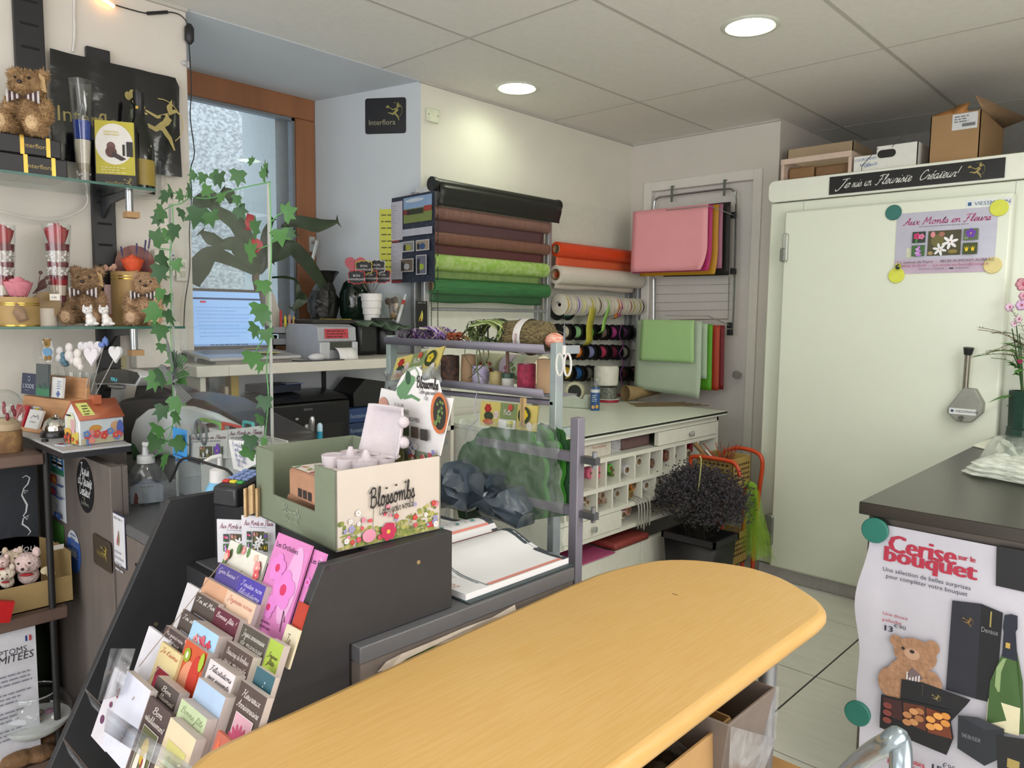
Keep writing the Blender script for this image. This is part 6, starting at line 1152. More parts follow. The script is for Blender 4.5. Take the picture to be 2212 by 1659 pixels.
for k,(x,y,z,n,rz_) in enumerate(((-.17,.075,.0035,'kraft seed box lying at the bottom of the sage green display carton',.1),(-.13,.05,.062,'kraft seed box stacked on top at the front of the display carton',-.1),(-.09,.125,.062,'kraft seed box behind the stacked one, by the egg carton',.05))):
 q=t.matrix_basis@V((x,y,z));c=thing('seed_box',n,'box',(BX1+x,BY0+y,BZ+z),rz_,'kraft seed boxes');g=G(KR);g.box((-.06,-.035,0),(.06,.035,.056));build('sleeve',g,c,bevel=.008)
 g=G();pr=Pr(g,(-.055,-.03,.0565),(1,0,0),(0,1,0));pr.rect(0,0,.11,.06,'cfc8c2');rr=random.Random(k);[pr.flower(rr.uniform(.006,.10),rr.uniform(.004,.02),.005,('b84a4a','5a8a5a','c8a05a')[j%3],'7a5a3a',5) for j in range(12)];pr.script('Blossombs',.055,.034,.014,'2a2a2a','C',wt=.9)
 pr2=Pr(g,(-.055,-.0355,.006),(1,0,0),(0,0,1));[pr2.rect(.04+.02*j,.002,.055+.02*j,.018,'2a2224',0) for j in range(3)];build('print',g,c,smooth=0)
PULP=mat('c9bfc4',.9,var=.05,bump=.3,bs=60)
c=thing('egg_carton','open pale grey pulp egg carton in the display carton, lid standing up','egg carton',(BX1-.10,BY0+by-.105,BZ+.119),RAD(4))
g=G(PULP);
for i in range(3):
 for j in range(2):g.lathe([(.016,-.02),(.022,.0),(.024,.02)],12,(-.05+.046*i,-.022+.044*j,0),cap=False)
for i in range(2):g.lathe([(.012,-.012),(.010,.02),(.004,.035),(.001,.036)],10,(-.027+.046*i,0,0))
build('tray',g,c)
g=G(PULP);g.sheet(lambda u,v:((u-.5)*.115*(1-.12*v),.045+.026*(1-(2*abs(u-.5))**4)*(1-(2*abs(v-.5))**4)+.02*v,.02+.092*v),14,10);g.add([(-.058,.04,.016),(.058,.04,.016),(.058,.052,.02),(-.058,.052,.02)],[(0,1,2,3)]);build('lid',g,c,solid=.004)
for s_ in range(2):g=G(PULP);g.ball((.055,.062,.045+.04*s_),(.012,.012,.012),9,6);build('lid_knob',g,c)
# pens in a cup behind
p=at(660,985,y=1.22);cz=CTZ+.0005;t=thing('pen_cup','pen cup hidden behind the display carton','cup',(p.x,1.22,cz));g=G(BK);g.lathe([(.045,0),(.05,.13),(.047,.13),(.042,.006)],20);build('cup',g,t)
def pen(u0,v0,u1,v1,cols,r,label,extra=None):
 a,b=at(u0,v0,y=1.22),at(u1,v1,y=1.22);o=thing('pen',label,'pen',b);d=a-b;a2=d;lo=-d*.5;k=len(cols)
 lo=V((-(b.x-p.x)*.8,0,cz+.02-b.z))
 g=G(cols[0]);g.tube([lo,V((0,0,0)),d*.72],[r*.8,r,r],12);build('barrel',g,o)
 g=G(cols[1]);g.tube([d*.72,d*.93,d],[r*1.02,r*.95,r*.5],12);build('cap',g,o)
 if extra:g=G(extra);g.tube([d*.9-V((.001,r+.002,0)),d*.45-V((-.002,r+.003,0))],.0022,6);build('clip',g,o)
SIL=mat('b4b3b4',.25,.7);RG=mat('c08a6a',.2,.8)
pen(604,902,615,975,(mat('1e1e22',.35),mat('26262a',.35)),.0075,'black pen with rose gold clip behind the display carton',RG)
pen(663,917,660,975,(SIL,SIL),.0085,'front silver pen of the pair behind the display carton');pen(675,900,668,975,(SIL,SIL),.0085,'rear silver pen of the pair, the taller one')
pen(691,914,690,975,(mat('2a8aa8',.3),mat('a8c8d8',.3)),.0085,'turquoise pen with clear blue tip behind the display carton')
# ------------------------------------------------------------------ open diary
AZ=CTZ+.0005;ax1=CX1-.012;ay0,ay1=.985,1.305;sp=ax1-.235
t=thing('diary','open desk diary, one page blank and one written, on the counter','diary',(sp,(ay0+ay1)/2,AZ));hy=(ay1-ay0)/2
g=G(mat('2c3a3c',.5));g.box((-.235,-hy-.004,0),(.238,hy+.004,.003));build('cover',g,t,bevel=.001)
PG=mat('dcdbde',.6,var=.01)
hR=lambda x:.018+.026*max(0,1-x/.12)**2*(1 if x>.0 else 1);hR=lambda x:.016+.030*math.exp(-((x-.045)/.06)**2) if x>.012 else.016+.030*math.exp(-((x-.045)/.06)**2)*.9-.010*(1-x/.012)
for s_,nm in((1,'right_page_block'),(-1,'left_page_block')):
 hh=hR if s_>0 else(lambda x:hR(x)+.012)
 xs=[.0,.006,.012,.03,.05,.075,.1,.14,.18,.225];g=G(PG)
 vs=[(s_*x,y,z) for x in xs for y in(-hy,hy) for z in(.0032,hh(x))];n=len(xs);fs=[]
 for i in range(n-1):
  a=4*i;b=4*i+4;fs+=[(a+1,b+1,b+3,a+3),(a,a+1,b+1,b),(a+2,b+2,b+3,a+3),(a,b,b+2,a+2)]
 fs+=[(4*n-4,4*n-3,4*n-1,4*n-2)];g.add(vs,fs);build(nm,g,t,smooth=50)
 g=G();pr=Pr(g,(0,0,0),(1,0,0),(0,1,0));pr.P=lambda a,b,hh=hh,s_=s_,pr=pr:V((s_*a,b,hh(max(0,a))+.0006+pr.k*.0002))
 CO,DK='cf8478','3a4048'
 def strip(x0,x1,y0,y1,c,n=8):
  for i in range(n):a,b=x0+(x1-x0)*i/n,x0+(x1-x0)*(i+1)/n;pr.rect(a,y0,b,y1,c,0)
  pr.k+=1
 strip(.0,.225,hy-.020,hy,DK,12);strip(.012,.018,-hy,hy-.02,CO,1)
 if s_>0:
  strip(.212,.222,-hy+.07,hy-.02,CO,1);strip(.018,.222,-hy+.064,-hy+.066,DK,8);strip(.03,.2,-hy+.058,-hy+.062,'9aa4a8',8)
  pr.text('2022',.19,-hy+.02,.016,'c8a090',rot=pi,sx=1);pr.script('Lundi',.15,-hy+.045,.014,'8a8a92',rot=pi,wt=.4);pr.text('Renaud',.215,hy-.005,.009,'c8cccc',rot=pi,sx=1);pr.lines(.06,hy-.012,.15,1,1,.003,'b8bcc0',3)
 else:
  rr=random.Random(5)
  for i in range(9):
   y=hy-.045-.026*i;c=('8a9a4a','6a6a72','b84a52','5a6a8a')[i%4]
   for j in range(5):pr.line([(.035+.035*j+.004*m,y+rr.uniform(-.003,.003)) for m in range(7)],.0012,c)
  for i in range(4):pr.flower(.04,hy-.05-.05*i,.006,'2a8a8a','2a8a8a',4)
 build('page_print',g,t,smooth=0)
 # ================================================================== WINDOW DESK, PLANTS, WALL PAPERS
DZ=1.195;DX=.28;DSK=mat('cfcbc0',.5,var=.03)
t=thing('window_desk','white desk top running under the window, with a shelf below','desk',(0,1.75,0))
g=G(DSK);g.box((-.44,1.28-1.75,DZ-.04),(DX,2.405-1.75,DZ));g.box((.005,1.16-1.75,DZ-.04),(DX,1.28-1.75,DZ));build('desk_top',g,t,bevel=.003)
g=G(DSK);g.box((.03,-.48,.84),(DX-.02,.65,.862));build('lower_shelf',g,t)
g=G(mat('1a1a1c',.5));p=at(697,840,x=.01);g.box((.004,p.y-1.75,.862),(.016,p.y-1.735,DZ-.04));build('cable_duct',g,t)
for y in(-.57,.63):g=G(DSK);g.box((.02,y,0),(DX-.02,y+.02,DZ-.041));build('side_board',g,t)
D0=DZ+.0005
def od(u,x,z=D0):return V((x,at(u,700,x=x).y,z))
# laptop
a,b=at(490,780,x=.25),at(655,764,x=.25);y0,y1=a.y,b.y
t=thing('laptop','silver laptop showing a pale blue web page on the window desk','laptop',(.0,(y0+y1)/2-.03,D0));hw=.185
ALU=mat('b9b8ba',.35,.5)
g=G(mat('8f8a86',.5));g.box((.06,-hw+.03,0),(.22,hw-.03,.012));build('riser',g,t)
g=G(ALU);g.add([(.0,-hw,.03),(.24,-hw,.012),(.24,hw,.012),(.0,hw,.03),(.0,-hw,.044),(.24,-hw,.024),(.24,hw,.024),(.0,hw,.044)],[(3,2,1,0),(4,5,6,7),(0,1,5,4),(1,2,6,5),(2,3,7,6),(3,0,4,7)]);build('base',g,t,bevel=.003)
g=G(mat('a5a5a8',.5));rr=random.Random(1)
for r_ in range(5):
 for c in range(14):y=-hw+.03+.0225*c;x=.03+.022*r_;z=.044-.02*x/.24+.0012;g.add([(x,y,z),(x+.016,y,z-.0014),(x+.016,y+.017,z-.0014),(x,y+.017,z)],[(0,1,2,3)])
stuff(build('keys',g,t));g=G(ink('c8c060'));g.box((.12,.03,.0355),(.2,.12,.037));g.box((.01,.06,.0445),(.04,.13,.046));stuff(build('sticky_notes',g,t))
g=G(mat('55504e',.45));sc_=[(-.004,-hw,.045),(-.004,hw,.045),(-.075,hw,.285),(-.075,-hw,.285)];g.add(sc_+[(x-.01,y,z) for x,y,z in sc_],[(0,1,2,3),(7,6,5,4),(0,4,5,1),(1,5,6,2),(2,6,7,3),(3,7,4,0)]);lid=build('lid',g,t)
g=G();ey=V((-.071,0,.24)).normalized();SCR=mat('8fb4e6',.3,emit=.62,var=.05,vs=4);pr=Pr(g,(-.004,-hw+.01,.045),(0,1,0),ey);W_,H_=hw*2-.02,.25
EM=lambda c:mat(c,.3,emit=.5)
pr.rect(0,.012,W_,H_-.012,SCR);pr.rect(0,H_-.046,W_,H_-.038,EM('3a4468'));pr.rect(W_*.26,H_-.06,W_*.33,H_-.052,EM('b83a5a'));pr.rect(0,.012,W_,.02,EM('7a98c8'));pr.lines(W_*.2,H_-.08,W_*.9,9,.015,.003,EM('7a9ccc'),4);pr.lines(W_*.3,.014,W_*.8,1,1,.004,EM('34486a'),3);build('display',g,lid,smooth=0)
# label printer with mouse in front
y0,y1=at(688,740,x=.2).y,at(770,740,x=.2).y;yl=at(632,730,x=-.03).y
t=thing('label_printer','grey label printer with red sticker feeding a white label strip on the window desk','printer',(.2,y0,D0));w_=y1-y0;PGY=mat('9fa1a6',.45);h=.145
g=G(PGY);g.prism([(0,0),(-.26,0),(-.26,h*.8),(-.235,h),(-.05,h),(-.005,h*.92),(0,h*.52),(-.006,h*.5)],w_,ax='y');build('housing',g,t,bevel=.01)
g=G(mat('b4b6ba',.4));g.box((-.001,.0,.0),(.012,w_*.26,h*.5));build('side_cheek',g,t,bevel=.004)
g=G(mat('b4b6ba',.4));g.box((-.001,w_*.86,.0),(.012,w_,h*.5));build('side_cheek',g,t,bevel=.004)
g=G(mat('3a3c36',.4));g.box((-.004,w_*.2,h*.28),(.003,w_*.9,h*.5));build('feed_slot',g,t)
g=G(mat('dcdada',.5));g.sheet(lambda u,v:(.004+.045*sin(v*1.5),w_*(.38+.48*u),h*.33-h*.33*v*v),4,8);build('label_strip',g,t,solid=.001)
g=G();pr=Pr(g,(.001,w_*.16,h*.60),(0,1,0),(-.012,0,.1));pr.rect(0,0,w_*.62,h*.28,'b03a44');pr.lines(.01,h*.20,w_*.56,3,.012,.005,'5a1a22',3);build('red_sticker',g,t)
p=od(690,.24);t=thing('mouse','small silver mouse on a grey pad before the label printer','mouse',V((.235,p.y-.01,D0+.0045)))
g=G(mat('c4c4c6',.3));g.ball((0,0,.009),(.02,.04,.017),14,8);build('shell',g,t)
g=G(mat('4a4a50',.6));g.box((-.03,-.11,0),(.03,.10,.004));tag(build('mouse_pad',g,loc=(.24,p.y,D0),bevel=.002),'thin grey mouse pad at the desk edge before the label printer','mouse pad')
# letter tray, magazine file, pens
p=od(585,-.16);yw=at(640,720,x=-.16).y-p.y
t=thing('letter_tray','grey stacked letter tray behind the laptop with pencils in its top','tray',p);LT=mat('86888d',.5)
for z in(.0,.05,.10):g=G(LT);g.box((-.1,-.05,z),(.10,yw+.01,z+.004));g.box((.096,-.05,z),(.1,yw+.01,z+.03));build('tray',g,t)
for y in(-.05,yw+.006):g=G(LT);g.box((-.1,y,0),(.1,y+.004,.135));build('side',g,t)
for k,(c,l,n) in enumerate((('a82a30',.06,'thick red pencil standing in the letter tray'),('c8b83a',.035,'yellow pencil standing in the letter tray'),('b08068',.04,'pale wooden pencil in the letter tray'),('b89a58',.034,'ochre pencil nearest the tray end'),('17171a',.07,'black marker standing in the letter tray'))):g=G(mat(c,.5));g.lathe([(.006,0),(.006,l+.03),(.001,l+.04)],8);tag(build('pencil',g,loc=(p.x+.06,p.y+.015+.021*k,DZ+.1055)),n,'pencil')
t=thing('magazine_file','pale slanted magazine file behind the pencils','file',(p.x-.02,p.y+.02,DZ+.1055));g=G(mat('b8b2aa',.6));g.prism([(-.06,0),(.02,0),(.02,.06),(-.02,.17),(-.06,.17)],.07,ax='x',o=-.02);build('box',g,t,bevel=.002)
t=thing('patterned_box','brown patterned box standing by the pencils behind the screen','box',(p.x-.02,p.y-.03,DZ+.1055));g=G(mat('6a4a42',.6,col2='b0988a',vs=60));g.box((-.02,-.012,0),(.02,.02,.19));build('box',g,t,bevel=.002)
# plants
LFD=mat('2c3a26',.45,var=.25,vs=12);LFD2=mat('46543a',.5,var=.2,vs=12)
def pleaf(par,org,pts,wid,x,m,bend=.02):
 c=bez([at(u,v,x=x)-org for u,v in pts],5);n=len(c);ws=[wid[min(int(i/(n-1)*(len(wid)-1)),len(wid)-2)]*(1-(i/(n-1)*(len(wid)-1))%1)+wid[min(int(i/(n-1)*(len(wid)-1))+1,len(wid)-1)]*((i/(n-1)*(len(wid)-1))%1) for i in range(n)];k=pm(at(*pts[0],x=x));vs=[]
 for i in range(n):
  d=(c[min(i+1,n-1)]-c[max(i-1,0)]).normalized();s_=d.cross(V((.8,-.5,0))).normalized()*ws[i]*k/2;o=V((bend*sin(i/n*pi),0,0));vs+=[c[i]+s_+o,c[i]+o+V((-.006,0,0)),c[i]-s_+o]
 g=G(m);g.add(vs,[f for i in range(n-1) for f in((3*i,3*i+1,3*i+4,3*i+3),(3*i+1,3*i+2,3*i+5,3*i+4))]);return build('leaf',g,par,smooth=70)
p=at(560,660,x=-.22);t=thing('window_plant','broad leaved house plant with red blooms on the sill behind the screen','plant',(-.22,p.y,D0));org=V(t.location)
g=G(mat('6a5a48',.7));g.tube(bez([(0,0,.0),at(558,640,x=-.22)-org,at(552,600,x=-.22)-org,at(556,585,x=-.22)-org],4),.016,10);build('trunk',g,t)
g=G(mat('5a4a3e',.7));g.lathe([(.06,0),(.075,.09),(.07,.09)],20);build('pot',g,t)
for q in(([(556,590),(530,560),(505,530),(478,530),(450,545)],[12,34,36,20,4],LFD2),([(556,590),(535,540),(512,490),(480,465),(440,435)],[12,36,36,26,6],LFD2),([(552,592),(490,560),(450,550),(425,580),(408,610)],[8,26,34,46,40],LFD2),([(556,585),(565,540),(572,500),(590,470)],[20,24,18,4],LFD),([(558,590),(580,550),(600,520),(640,500)],[14,26,26,8],LFD),([(500,535),(470,525),(450,515),(432,500)],[8,22,28,6],LFD2),([(470,450),(455,430),(430,440),(425,470)],[10,34,36,10],LFD2),([(500,440),(490,420),(478,410)],[8,26,10],LFD2)):pleaf(t,org,q[0],q[1],-.2,q[2])
for q in(([(541,462),(535,480),(533,497)],[14,22,4]),([(545,517),(552,530),(550,545)],[14,22,6])):o=pleaf(t,org,q[0],q[1],-.12,mat('b82430',.4));o.name='red_bloom'
p=at(700,690,x=-.25);t=thing('tulle_wrapped_plant','dark leaved plant in a pot wrapped in black tulle on the printer tray','plant',(-.25,p.y,1.375));org=V(t.location);k=pm(org)
g=G(mat('22221f',.35,bump=.8,bs=30));rr=random.Random(5);pf_=[(24,0),(30,18),(31,40),(25,60),(18,78),(26,94),(33,102)];n=22;vs=[(r_*k*(1+rr.uniform(-.2,.2))*cos(2*pi*i/n),r_*k*(1+rr.uniform(-.2,.2))*sin(2*pi*i/n),z*k) for r_,z in pf_ for i in range(n)];g.add(vs,[(j*n+i,j*n+(i+1)%n,(j+1)*n+(i+1)%n,(j+1)*n+i) for j in range(6) for i in range(n)]);build('tulle_wrap',g,t,smooth=15)
for q in(([(700,612),(675,580),(650,550),(625,530),(600,545),(585,558)],[16,26,30,28,22,6]),([(608,482),(640,472),(680,480),(732,471)],[4,26,32,3]),([(588,592),(615,592),(636,600),(640,625),(648,640),(630,662)],[4,6,5,14,26,3]),([(690,600),(660,560),(640,535),(610,515),(590,498)],[12,18,24,24,4])):pleaf(t,org,q[0],q[1],-.2,LFD)
g=G(LFD);g.tube([V((0,0,.2)),at(640,540,x=-.2)-org,at(612,486,x=-.2)-org],.004,6);build('stem',g,t)
# tray and green covered crate with what stands on it
p=at(655,700,x=-.02);q=at(755,700,x=-.02);GZ=1.355
t=thing('black_tray','flat black tray with yellow tags on top of the label printer','tray',(-.04,p.y,D0+.146));g=G(mat('2a2724',.5));L0=q.y-p.y;g.box((-.20,0,0),(.1,L0,.018));build('tray',g,t,bevel=.004)
for k in range(3):g=G(ink('b0a03a'));g.box((-.02+.03*k,L0*(.45+.12*k),.0185),(.03+.03*k,L0*(.6+.12*k),.021));build('yellow_tag',g,t)
bpy.data.objects['tulle_wrapped_plant'].location.z=D0+.1645
p=at(772,760,x=.05);q=at(872,760,x=.05);t=thing('pot_crate','stack of black plant pots covered with a green sheet beside the printer','crate',(-.05,p.y,D0));L0=q.y-p.y;h=GZ-D0-.006
g=G(mat('17181c',.35));g.box((-.25,.02,0),(.08,L0*.52,h));build('black_pots',g,t,bevel=.02)
g=G(mat('17181c',.35));g.box((-.25,L0*.55,0),(.08,L0-.02,h*.9));build('black_pots',g,t,bevel=.03)
g=G(mat('5a6e5a',.6,bump=.2,bs=20));g.sheet(lambda u,v:(-.28+.42*v,-.02+(L0+.04)*u,h+.003-(.035*(u*4%1)*(v>.8)+.02*(u>.5)*(v>.8))),12,6);build('green_sheet',g,t,solid=.003)
def og(u,x):return V((x,at(u,690,x=x).y,GZ+.002))
p=og(768,-.16);k=pm(p);t=thing('green_demijohn','dark green glass demijohn behind the white vase','bottle',p);g=G(mat('0e1f16',.08,spec=.7));g.lathe([(.001,0),(28*k,0),(33*k,10*k),(34*k,55*k),(26*k,78*k),(12*k,90*k),(10*k,112*k),(12*k,116*k)],26);build('glass_body',g,t)
p=og(803,.02);k=pm(p);t=thing('white_vase','white ribbed vase holding birthday picks','vase',p);g=G(mat('d8d5d2',.4));g.lathe([(.001,0),(16*k,0),(17*k,12*k),(19*k,13*k),(19.5*k,26*k),(21*k,27*k),(21*k,41*k),(22.5*k,42*k),(22.5*k,57*k),(20.5*k,57*k),(19*k,42*k)],28);build('vase',g,t);VP=p
FRM=[(-.5,.2),(-.44,.34),(-.3,.32),(-.14,.42),(0,.36),(.14,.42),(.3,.32),(.44,.34),(.5,.2),(.46,.05),(.5,-.2),(.42,-.32),(.3,-.3),(.12,-.4),(0,-.34),(-.12,-.4),(-.3,-.3),(-.44,-.3),(-.5,-.16),(-.46,.02)]
for i,(u,v,c,dx,n) in enumerate(((786,578,'b8a838',.0,'black birthday pick with yellow outline, behind the white outlined one'),(814,576,'b8b4b4',.02,'black birthday pick with white outline, highest in the vase'),(770,599,'b83034',.03,'black birthday pick with red outline, lowest toward the window'),(797,597,'c04a30',.01,'black birthday pick with orange red outline in the middle'),(825,597,'b03030',.015,'black birthday pick with red outline beside the calendar'))):
 q=at(u,v,x=.02+dx);k=pm(q)*36;t=thing('birthday_pick',n,'pick',q,RAD(40),'birthday picks');g=G(ink(c));g.prism([(a*k*1.06,b*k*1.08) for a,b in FRM],.002,ax='y',o=.0002);build('outline',g,t);g=G(ink('17171a'));g.prism([(a*k*.97,b*k*.95) for a,b in FRM],.001,ax='y',o=-.001);build('plate',g,t)
 g=G();pr=Pr(g,(0,-.0012,0),(1,0,0),(0,0,1));pr.text('BON',0,.03*k,.14*k,'c8c4c4','C');pr.text('ANNIVERSAIRE',0,-.18*k,.12*k,'c8c4c4','C',sx=.95);build('lettering',g,t)
 e=VP+V((0,0,.11))-q;e.rotate(MX.Rotation(-RAD(40),3,'Z'));g=G(mat('55584e',.5));g.tube([(0,.003,0),e],.0016,5);build('stick',g,t)
q=at(767,572,x=-.02);k=pm(q)*21;t=thing('heart_pick','dusty pink felt heart behind the birthday picks','pick',q,RAD(40));g=G(mat('b05a62',.8));g.prism([(k*16*sin(a)**3/16*1.1,k*(13*cos(a)-5*cos(2*a)-2*cos(3*a)-cos(4*a))/15) for a in[2*pi*i/24 for i in range(24)]],.012,ax='y');build('heart',g,t,bevel=.004);e=VP+V((0,0,.1))-q;e.rotate(MX.Rotation(-RAD(40),3,'Z'));g=G(mat('8a8078',.6));g.tube([(0,.006,-.02),e],.0016,5);build('stick',g,t)
p=og(850,.0);k=pm(p);t=thing('shell_jar','clear jar filled with brown and cream wood slices beside the white vase','jar',p);g=G(glass((.93,.96,.9),.03,.04));g.lathe([(.016,0),(22*k,10*k),(25*k,32*k),(16*k,56*k),(14*k,58*k)],22,cap=False);build('glass_body',g,t)
rr=random.Random(3);g=G()
for i in range(16):g.ball((rr.uniform(-12,12)*k,rr.uniform(-12,12)*k,rr.uniform(6,46)*k),(9*k,4*k,8*k),9,6,(mat('8a6a48',.7),mat('b8a488',.7),mat('5a4432',.7))[i%3])
stuff(build('wood_slices',g,t))
a,b=at(858,697,x=.06),at(876,636,x=.02);g=G(mat('cfd0d4',.35));g.tube([V((0,0,.0)),(b-a)*.55,(b-a)],[.008,.008,.005],10);g.tube([(b-a)*.62,(b-a)*.78],.0083,10,mat('b83a34',.4));tag(build('marker_pen',g,loc=a),'white marker pen with red band leaning beside the jar','pen')
p=og(824,.08);g=G(mat('1c1a1a',.3));g.box((-.02,-.045,0),(.02,.05,.012));tag(build('flat_black_case',g,loc=p,bevel=.003),'flat black case on the green sheet before the vase','case')
# under the desk
UZ=.8625
p=at(587,860,x=.2);q=at(728,860,x=.2);t=thing('inkjet_printer','black inkjet printer under the window desk','printer',(.1,(p.y+q.y)/2,UZ));hl=(q.y-p.y)/2+.03;g=G(mat('17171a',.35));g.box((-.06,-hl,0),(.15,hl,.165));build('housing',g,t,bevel=.008)
g=G(mat('242428',.25));g.add([(-.06,-hl,.17),(.14,-hl,.17),(.14,hl,.17),(-.06,hl,.17),(-.06,-hl,.20),(.10,-hl,.185),(.10,hl,.185),(-.06,hl,.20)],[(3,2,1,0),(4,5,6,7),(0,1,5,4),(1,2,6,5),(2,3,7,6),(3,0,4,7)]);build('scanner_lid',g,t)
g=G(mat('0c0c0e',.5));g.box((.1501,-hl*.8,.012),(.1506,hl*.8,.075));build('paper_slot',g,t)
g=G();pr=Pr(g,(.1503,-.02,.135),(0,1,0),(0,0,1));pr.text('EPSON',0,0,.009,'8a8a8e','C');pr.oval(-.05,-.03,.008,.005,'9a9a9e');build('lettering',g,t)
c0=(.10,p.y+.03,UZ+.202);g=G(mat('1d2436',.5));g.box((-.1,-.02,0),(.05,.14,.03));tag(build('dark_folder',g,loc=c0,rz=.2),'dark blue folder on top of the inkjet printer','folder')
g=G(ink('aab0bc'));g.box((0,0,0),(.05,.07,.002));pr=Pr(g,(.004,.004,.002),(0,1,0),(-1,0,0));g.box((-.004,-.004,-.001),(.054,.074,.0008),ink('2a4a9a'));tag(build('blue_label_card',g,loc=(.09,p.y+.10,UZ+.2345)),'blue edged white label card on the folder above the printer','card')
for i,(c,z,n) in enumerate((('1a3050',0,'lower blue paper ream box beside the inkjet printer'),('1f3a66',.062,'upper blue paper ream box beside the inkjet printer'))):
 a,b=at(735,930,x=.24),at(800,930,x=.24);t=thing('paper_ream',n,'box',(.24,a.y+.04,UZ+z),group='blue paper reams');g=G(ink(c));L0=b.y-a.y;g.box((-.2,0,0),(0,L0,.06));build('wrap',g,t,bevel=.003)
 g=G();pr=Pr(g,(.0005,.01,.02),(0,1,0),(0,0,1));pr.text('fontaine',0,0,.018,'8a9ab0');build('lettering',g,t)
a,b=at(725,840,x=.15),at(800,840,x=.15);g=G(mat('131314',.5));g.prism([(0,0),(b.y-a.y,0),(b.y-a.y,.10),(.06,.12),(0,.06)],.16,ax='x',o=-.1);tag(build('black_carton',g,loc=(.15,a.y+.05,UZ+.1235),bevel=.003),'black carton stacked on the blue paper reams','box')
for i,(u0,u1,v0,v1,c,n) in enumerate(((455,487,850,900,'b8701c','orange box standing under the desk behind the screen'),(500,516,812,868,'b89a30','tall yellow box under the desk behind the screen'),(487,494,835,890,'c8b8a0','thin cream box between the orange and yellow ones'),(494,514,862,880,'b04038','small red box in front of the yellow box'),(418,452,808,868,'3a4a5a','blue and brown box nearest the till under the desk'),(500,535,880,905,'c8bcbc','pale box low in front of the yellow box'))):
 xx=.12+.02*(i in(3,5));a,b=at(u0,v1,x=xx),at(u1,v0,x=xx);t=thing('stationery_box',n,'box',(xx,a.y,UZ));g=G(mat(c,.5,col2='6a4a3a' if i==4 else None,vs=12));g.box((-.05,0,0),(0,b.y-a.y,b.z-UZ));build('carton',g,t,bevel=.002)
 # papers on the splayed reveal and calendar
RN=V((.3,-.45,0)).normalized();RE=V((.45,.3,0)).normalized()
def onrev(u,v,d=.002):r=_ray(u,v);b=V((0,2.41,0))+RN*d;return CAM+r*((b-CAM).dot(RN)/r.dot(RN))
a,b,c=onrev(789,213),onrev(876,193),onrev(789,290);W_,H_=(b-a).length,a.z-c.z;rv=math.atan2(RE.y,RE.x)
t=thing('shop_plaque','black rounded plaque with gold archer on the window reveal','plaque',c,rv);g=G(mat('15151a',.3));g.prism(rrect(0,0,W_,H_,.012),.002,ax='y');build('plate',g,t)
g=G();pr=Pr(g,(0,-.0002,0),(1,0,0),(0,0,1));pr.text('Interflora',W_*.08,H_*.25,H_*.15,'9a9678',sx=1.0);pr.runner(W_*.60,H_*.36,H_*.52,'8f8a4c');build('gold_print',g,t)
a,b,c=onrev(818,452),onrev(852,450),onrev(820,592);t=thing('yellow_paper','yellow printed sheet taped to the reveal behind the calendar','notice',c,rv);W_,H_=(b-a).length+.03,a.z-c.z;g=G(ink('bfc04a'));g.box((0,0,0),(W_,.001,H_));pr=Pr(g,(0,-.0004,0),(1,0,0),(0,0,1));pr.lines(.01,H_*.9,W_,9,H_*.1,.006,'5a5a2a',3);build('sheet',g,t)
CYP=2.33;a,b,c=at(839,430,y=CYP),at(949,424,y=CYP),at(833,612,y=CYP);W_,H_=b.x-a.x,a.z-c.z
t=thing('wall_calendar','hanging calendar with fire brigade photos on the dispenser upright','calendar',(a.x,CYP,c.z),RAD(-4));g=G(ink('2a3040'));g.box((0,0,0),(W_,.002,H_));build('backing',g,t)
g=G();pr=Pr(g,(0,-.0004,0),(1,0,0),(0,0,1));rr=random.Random(4)
for k in range(90):pr.oval(rr.uniform(.35,.98)*W_,rr.uniform(.02,.98)*H_,.002,.0015,'a8acb4',6,0)
pr.k+=1;pr.rect(0,0,W_*.3,H_*.03,'8a2a2e');pr.rect(.0,H_*.48,W_*.25,H_*.5,'9a3a3a')
for y0,y1 in((.50,.95),(.04,.47)):pr.rect(W_*.03,H_*y0,W_*.33,H_*y1,'c0bcc4');pr.lines(W_*.05,H_*y1-.02,W_*.2,14,H_*.029,.004,'a09aa4',5)
pr.rect(W_*.36,H_*.68,W_*.96,H_*.97,'7a8648');pr.rect(W_*.36,H_*.84,W_*.96,H_*.97,'8aa4c4');pr.oval(W_*.6,H_*.93,W_*.2,H_*.02,'c8d0d8');pr.rect(W_*.36,H_*.78,W_*.5,H_*.83,'7a3034');pr.rect(W_*.8,H_*.79,W_*.96,H_*.85,'a04038')
for k in range(9):pr.rect(W_*(.45+.04*k),H_*.77,W_*(.475+.04*k),H_*.83,'24222a')
pr.rect(W_*.35,H_*.53,W_*.99,H_*.61,'b9b9c2')
for x0,x1,y0,y1,c,c2 in((.36,.62,.35,.47,'8a8a86','a0a03a'),(.66,.94,.35,.47,'9a8a74','34507a'),(.33,.62,.12,.27,'6a5a4a','b0b0b4'),(.68,.90,.08,.30,'6a6a7a','9ab03a')):pr.rect(W_*x0,H_*y0,W_*x1,H_*y1,'c4c4c4');pr.rect(W_*(x0+.015),H_*(y0+.01),W_*(x1-.015),H_*(y1-.01),c);pr.oval(W_*(x0+x1)/2,H_*(y0*.6+y1*.4),W_*.06,H_*.035,c2);pr.rect(W_*(x0+.03),H_*(y0+.015),W_*(x0+.08),H_*(y1-.04),'2a2a34')
build('print',g,t,smooth=0)
p=at(945,268,x=.002);a=at(919,232,x=.002);t=thing('wall_plate','white square blank cover plate high on the wall above the blind','cover plate',(.002,a.y,p.z));g=G(mat('d4d8c0',.4));g.box((0,0,0),(.014,p.y-a.y,a.z-p.z));build('plate',g,t,bevel=.003)
for q in(.12,.88):g=G(ink('3a3a34'));g.ball((.0142,(p.y-a.y)*q,(a.z-p.z)*.52),.003,6,4);build('screw',g,t)
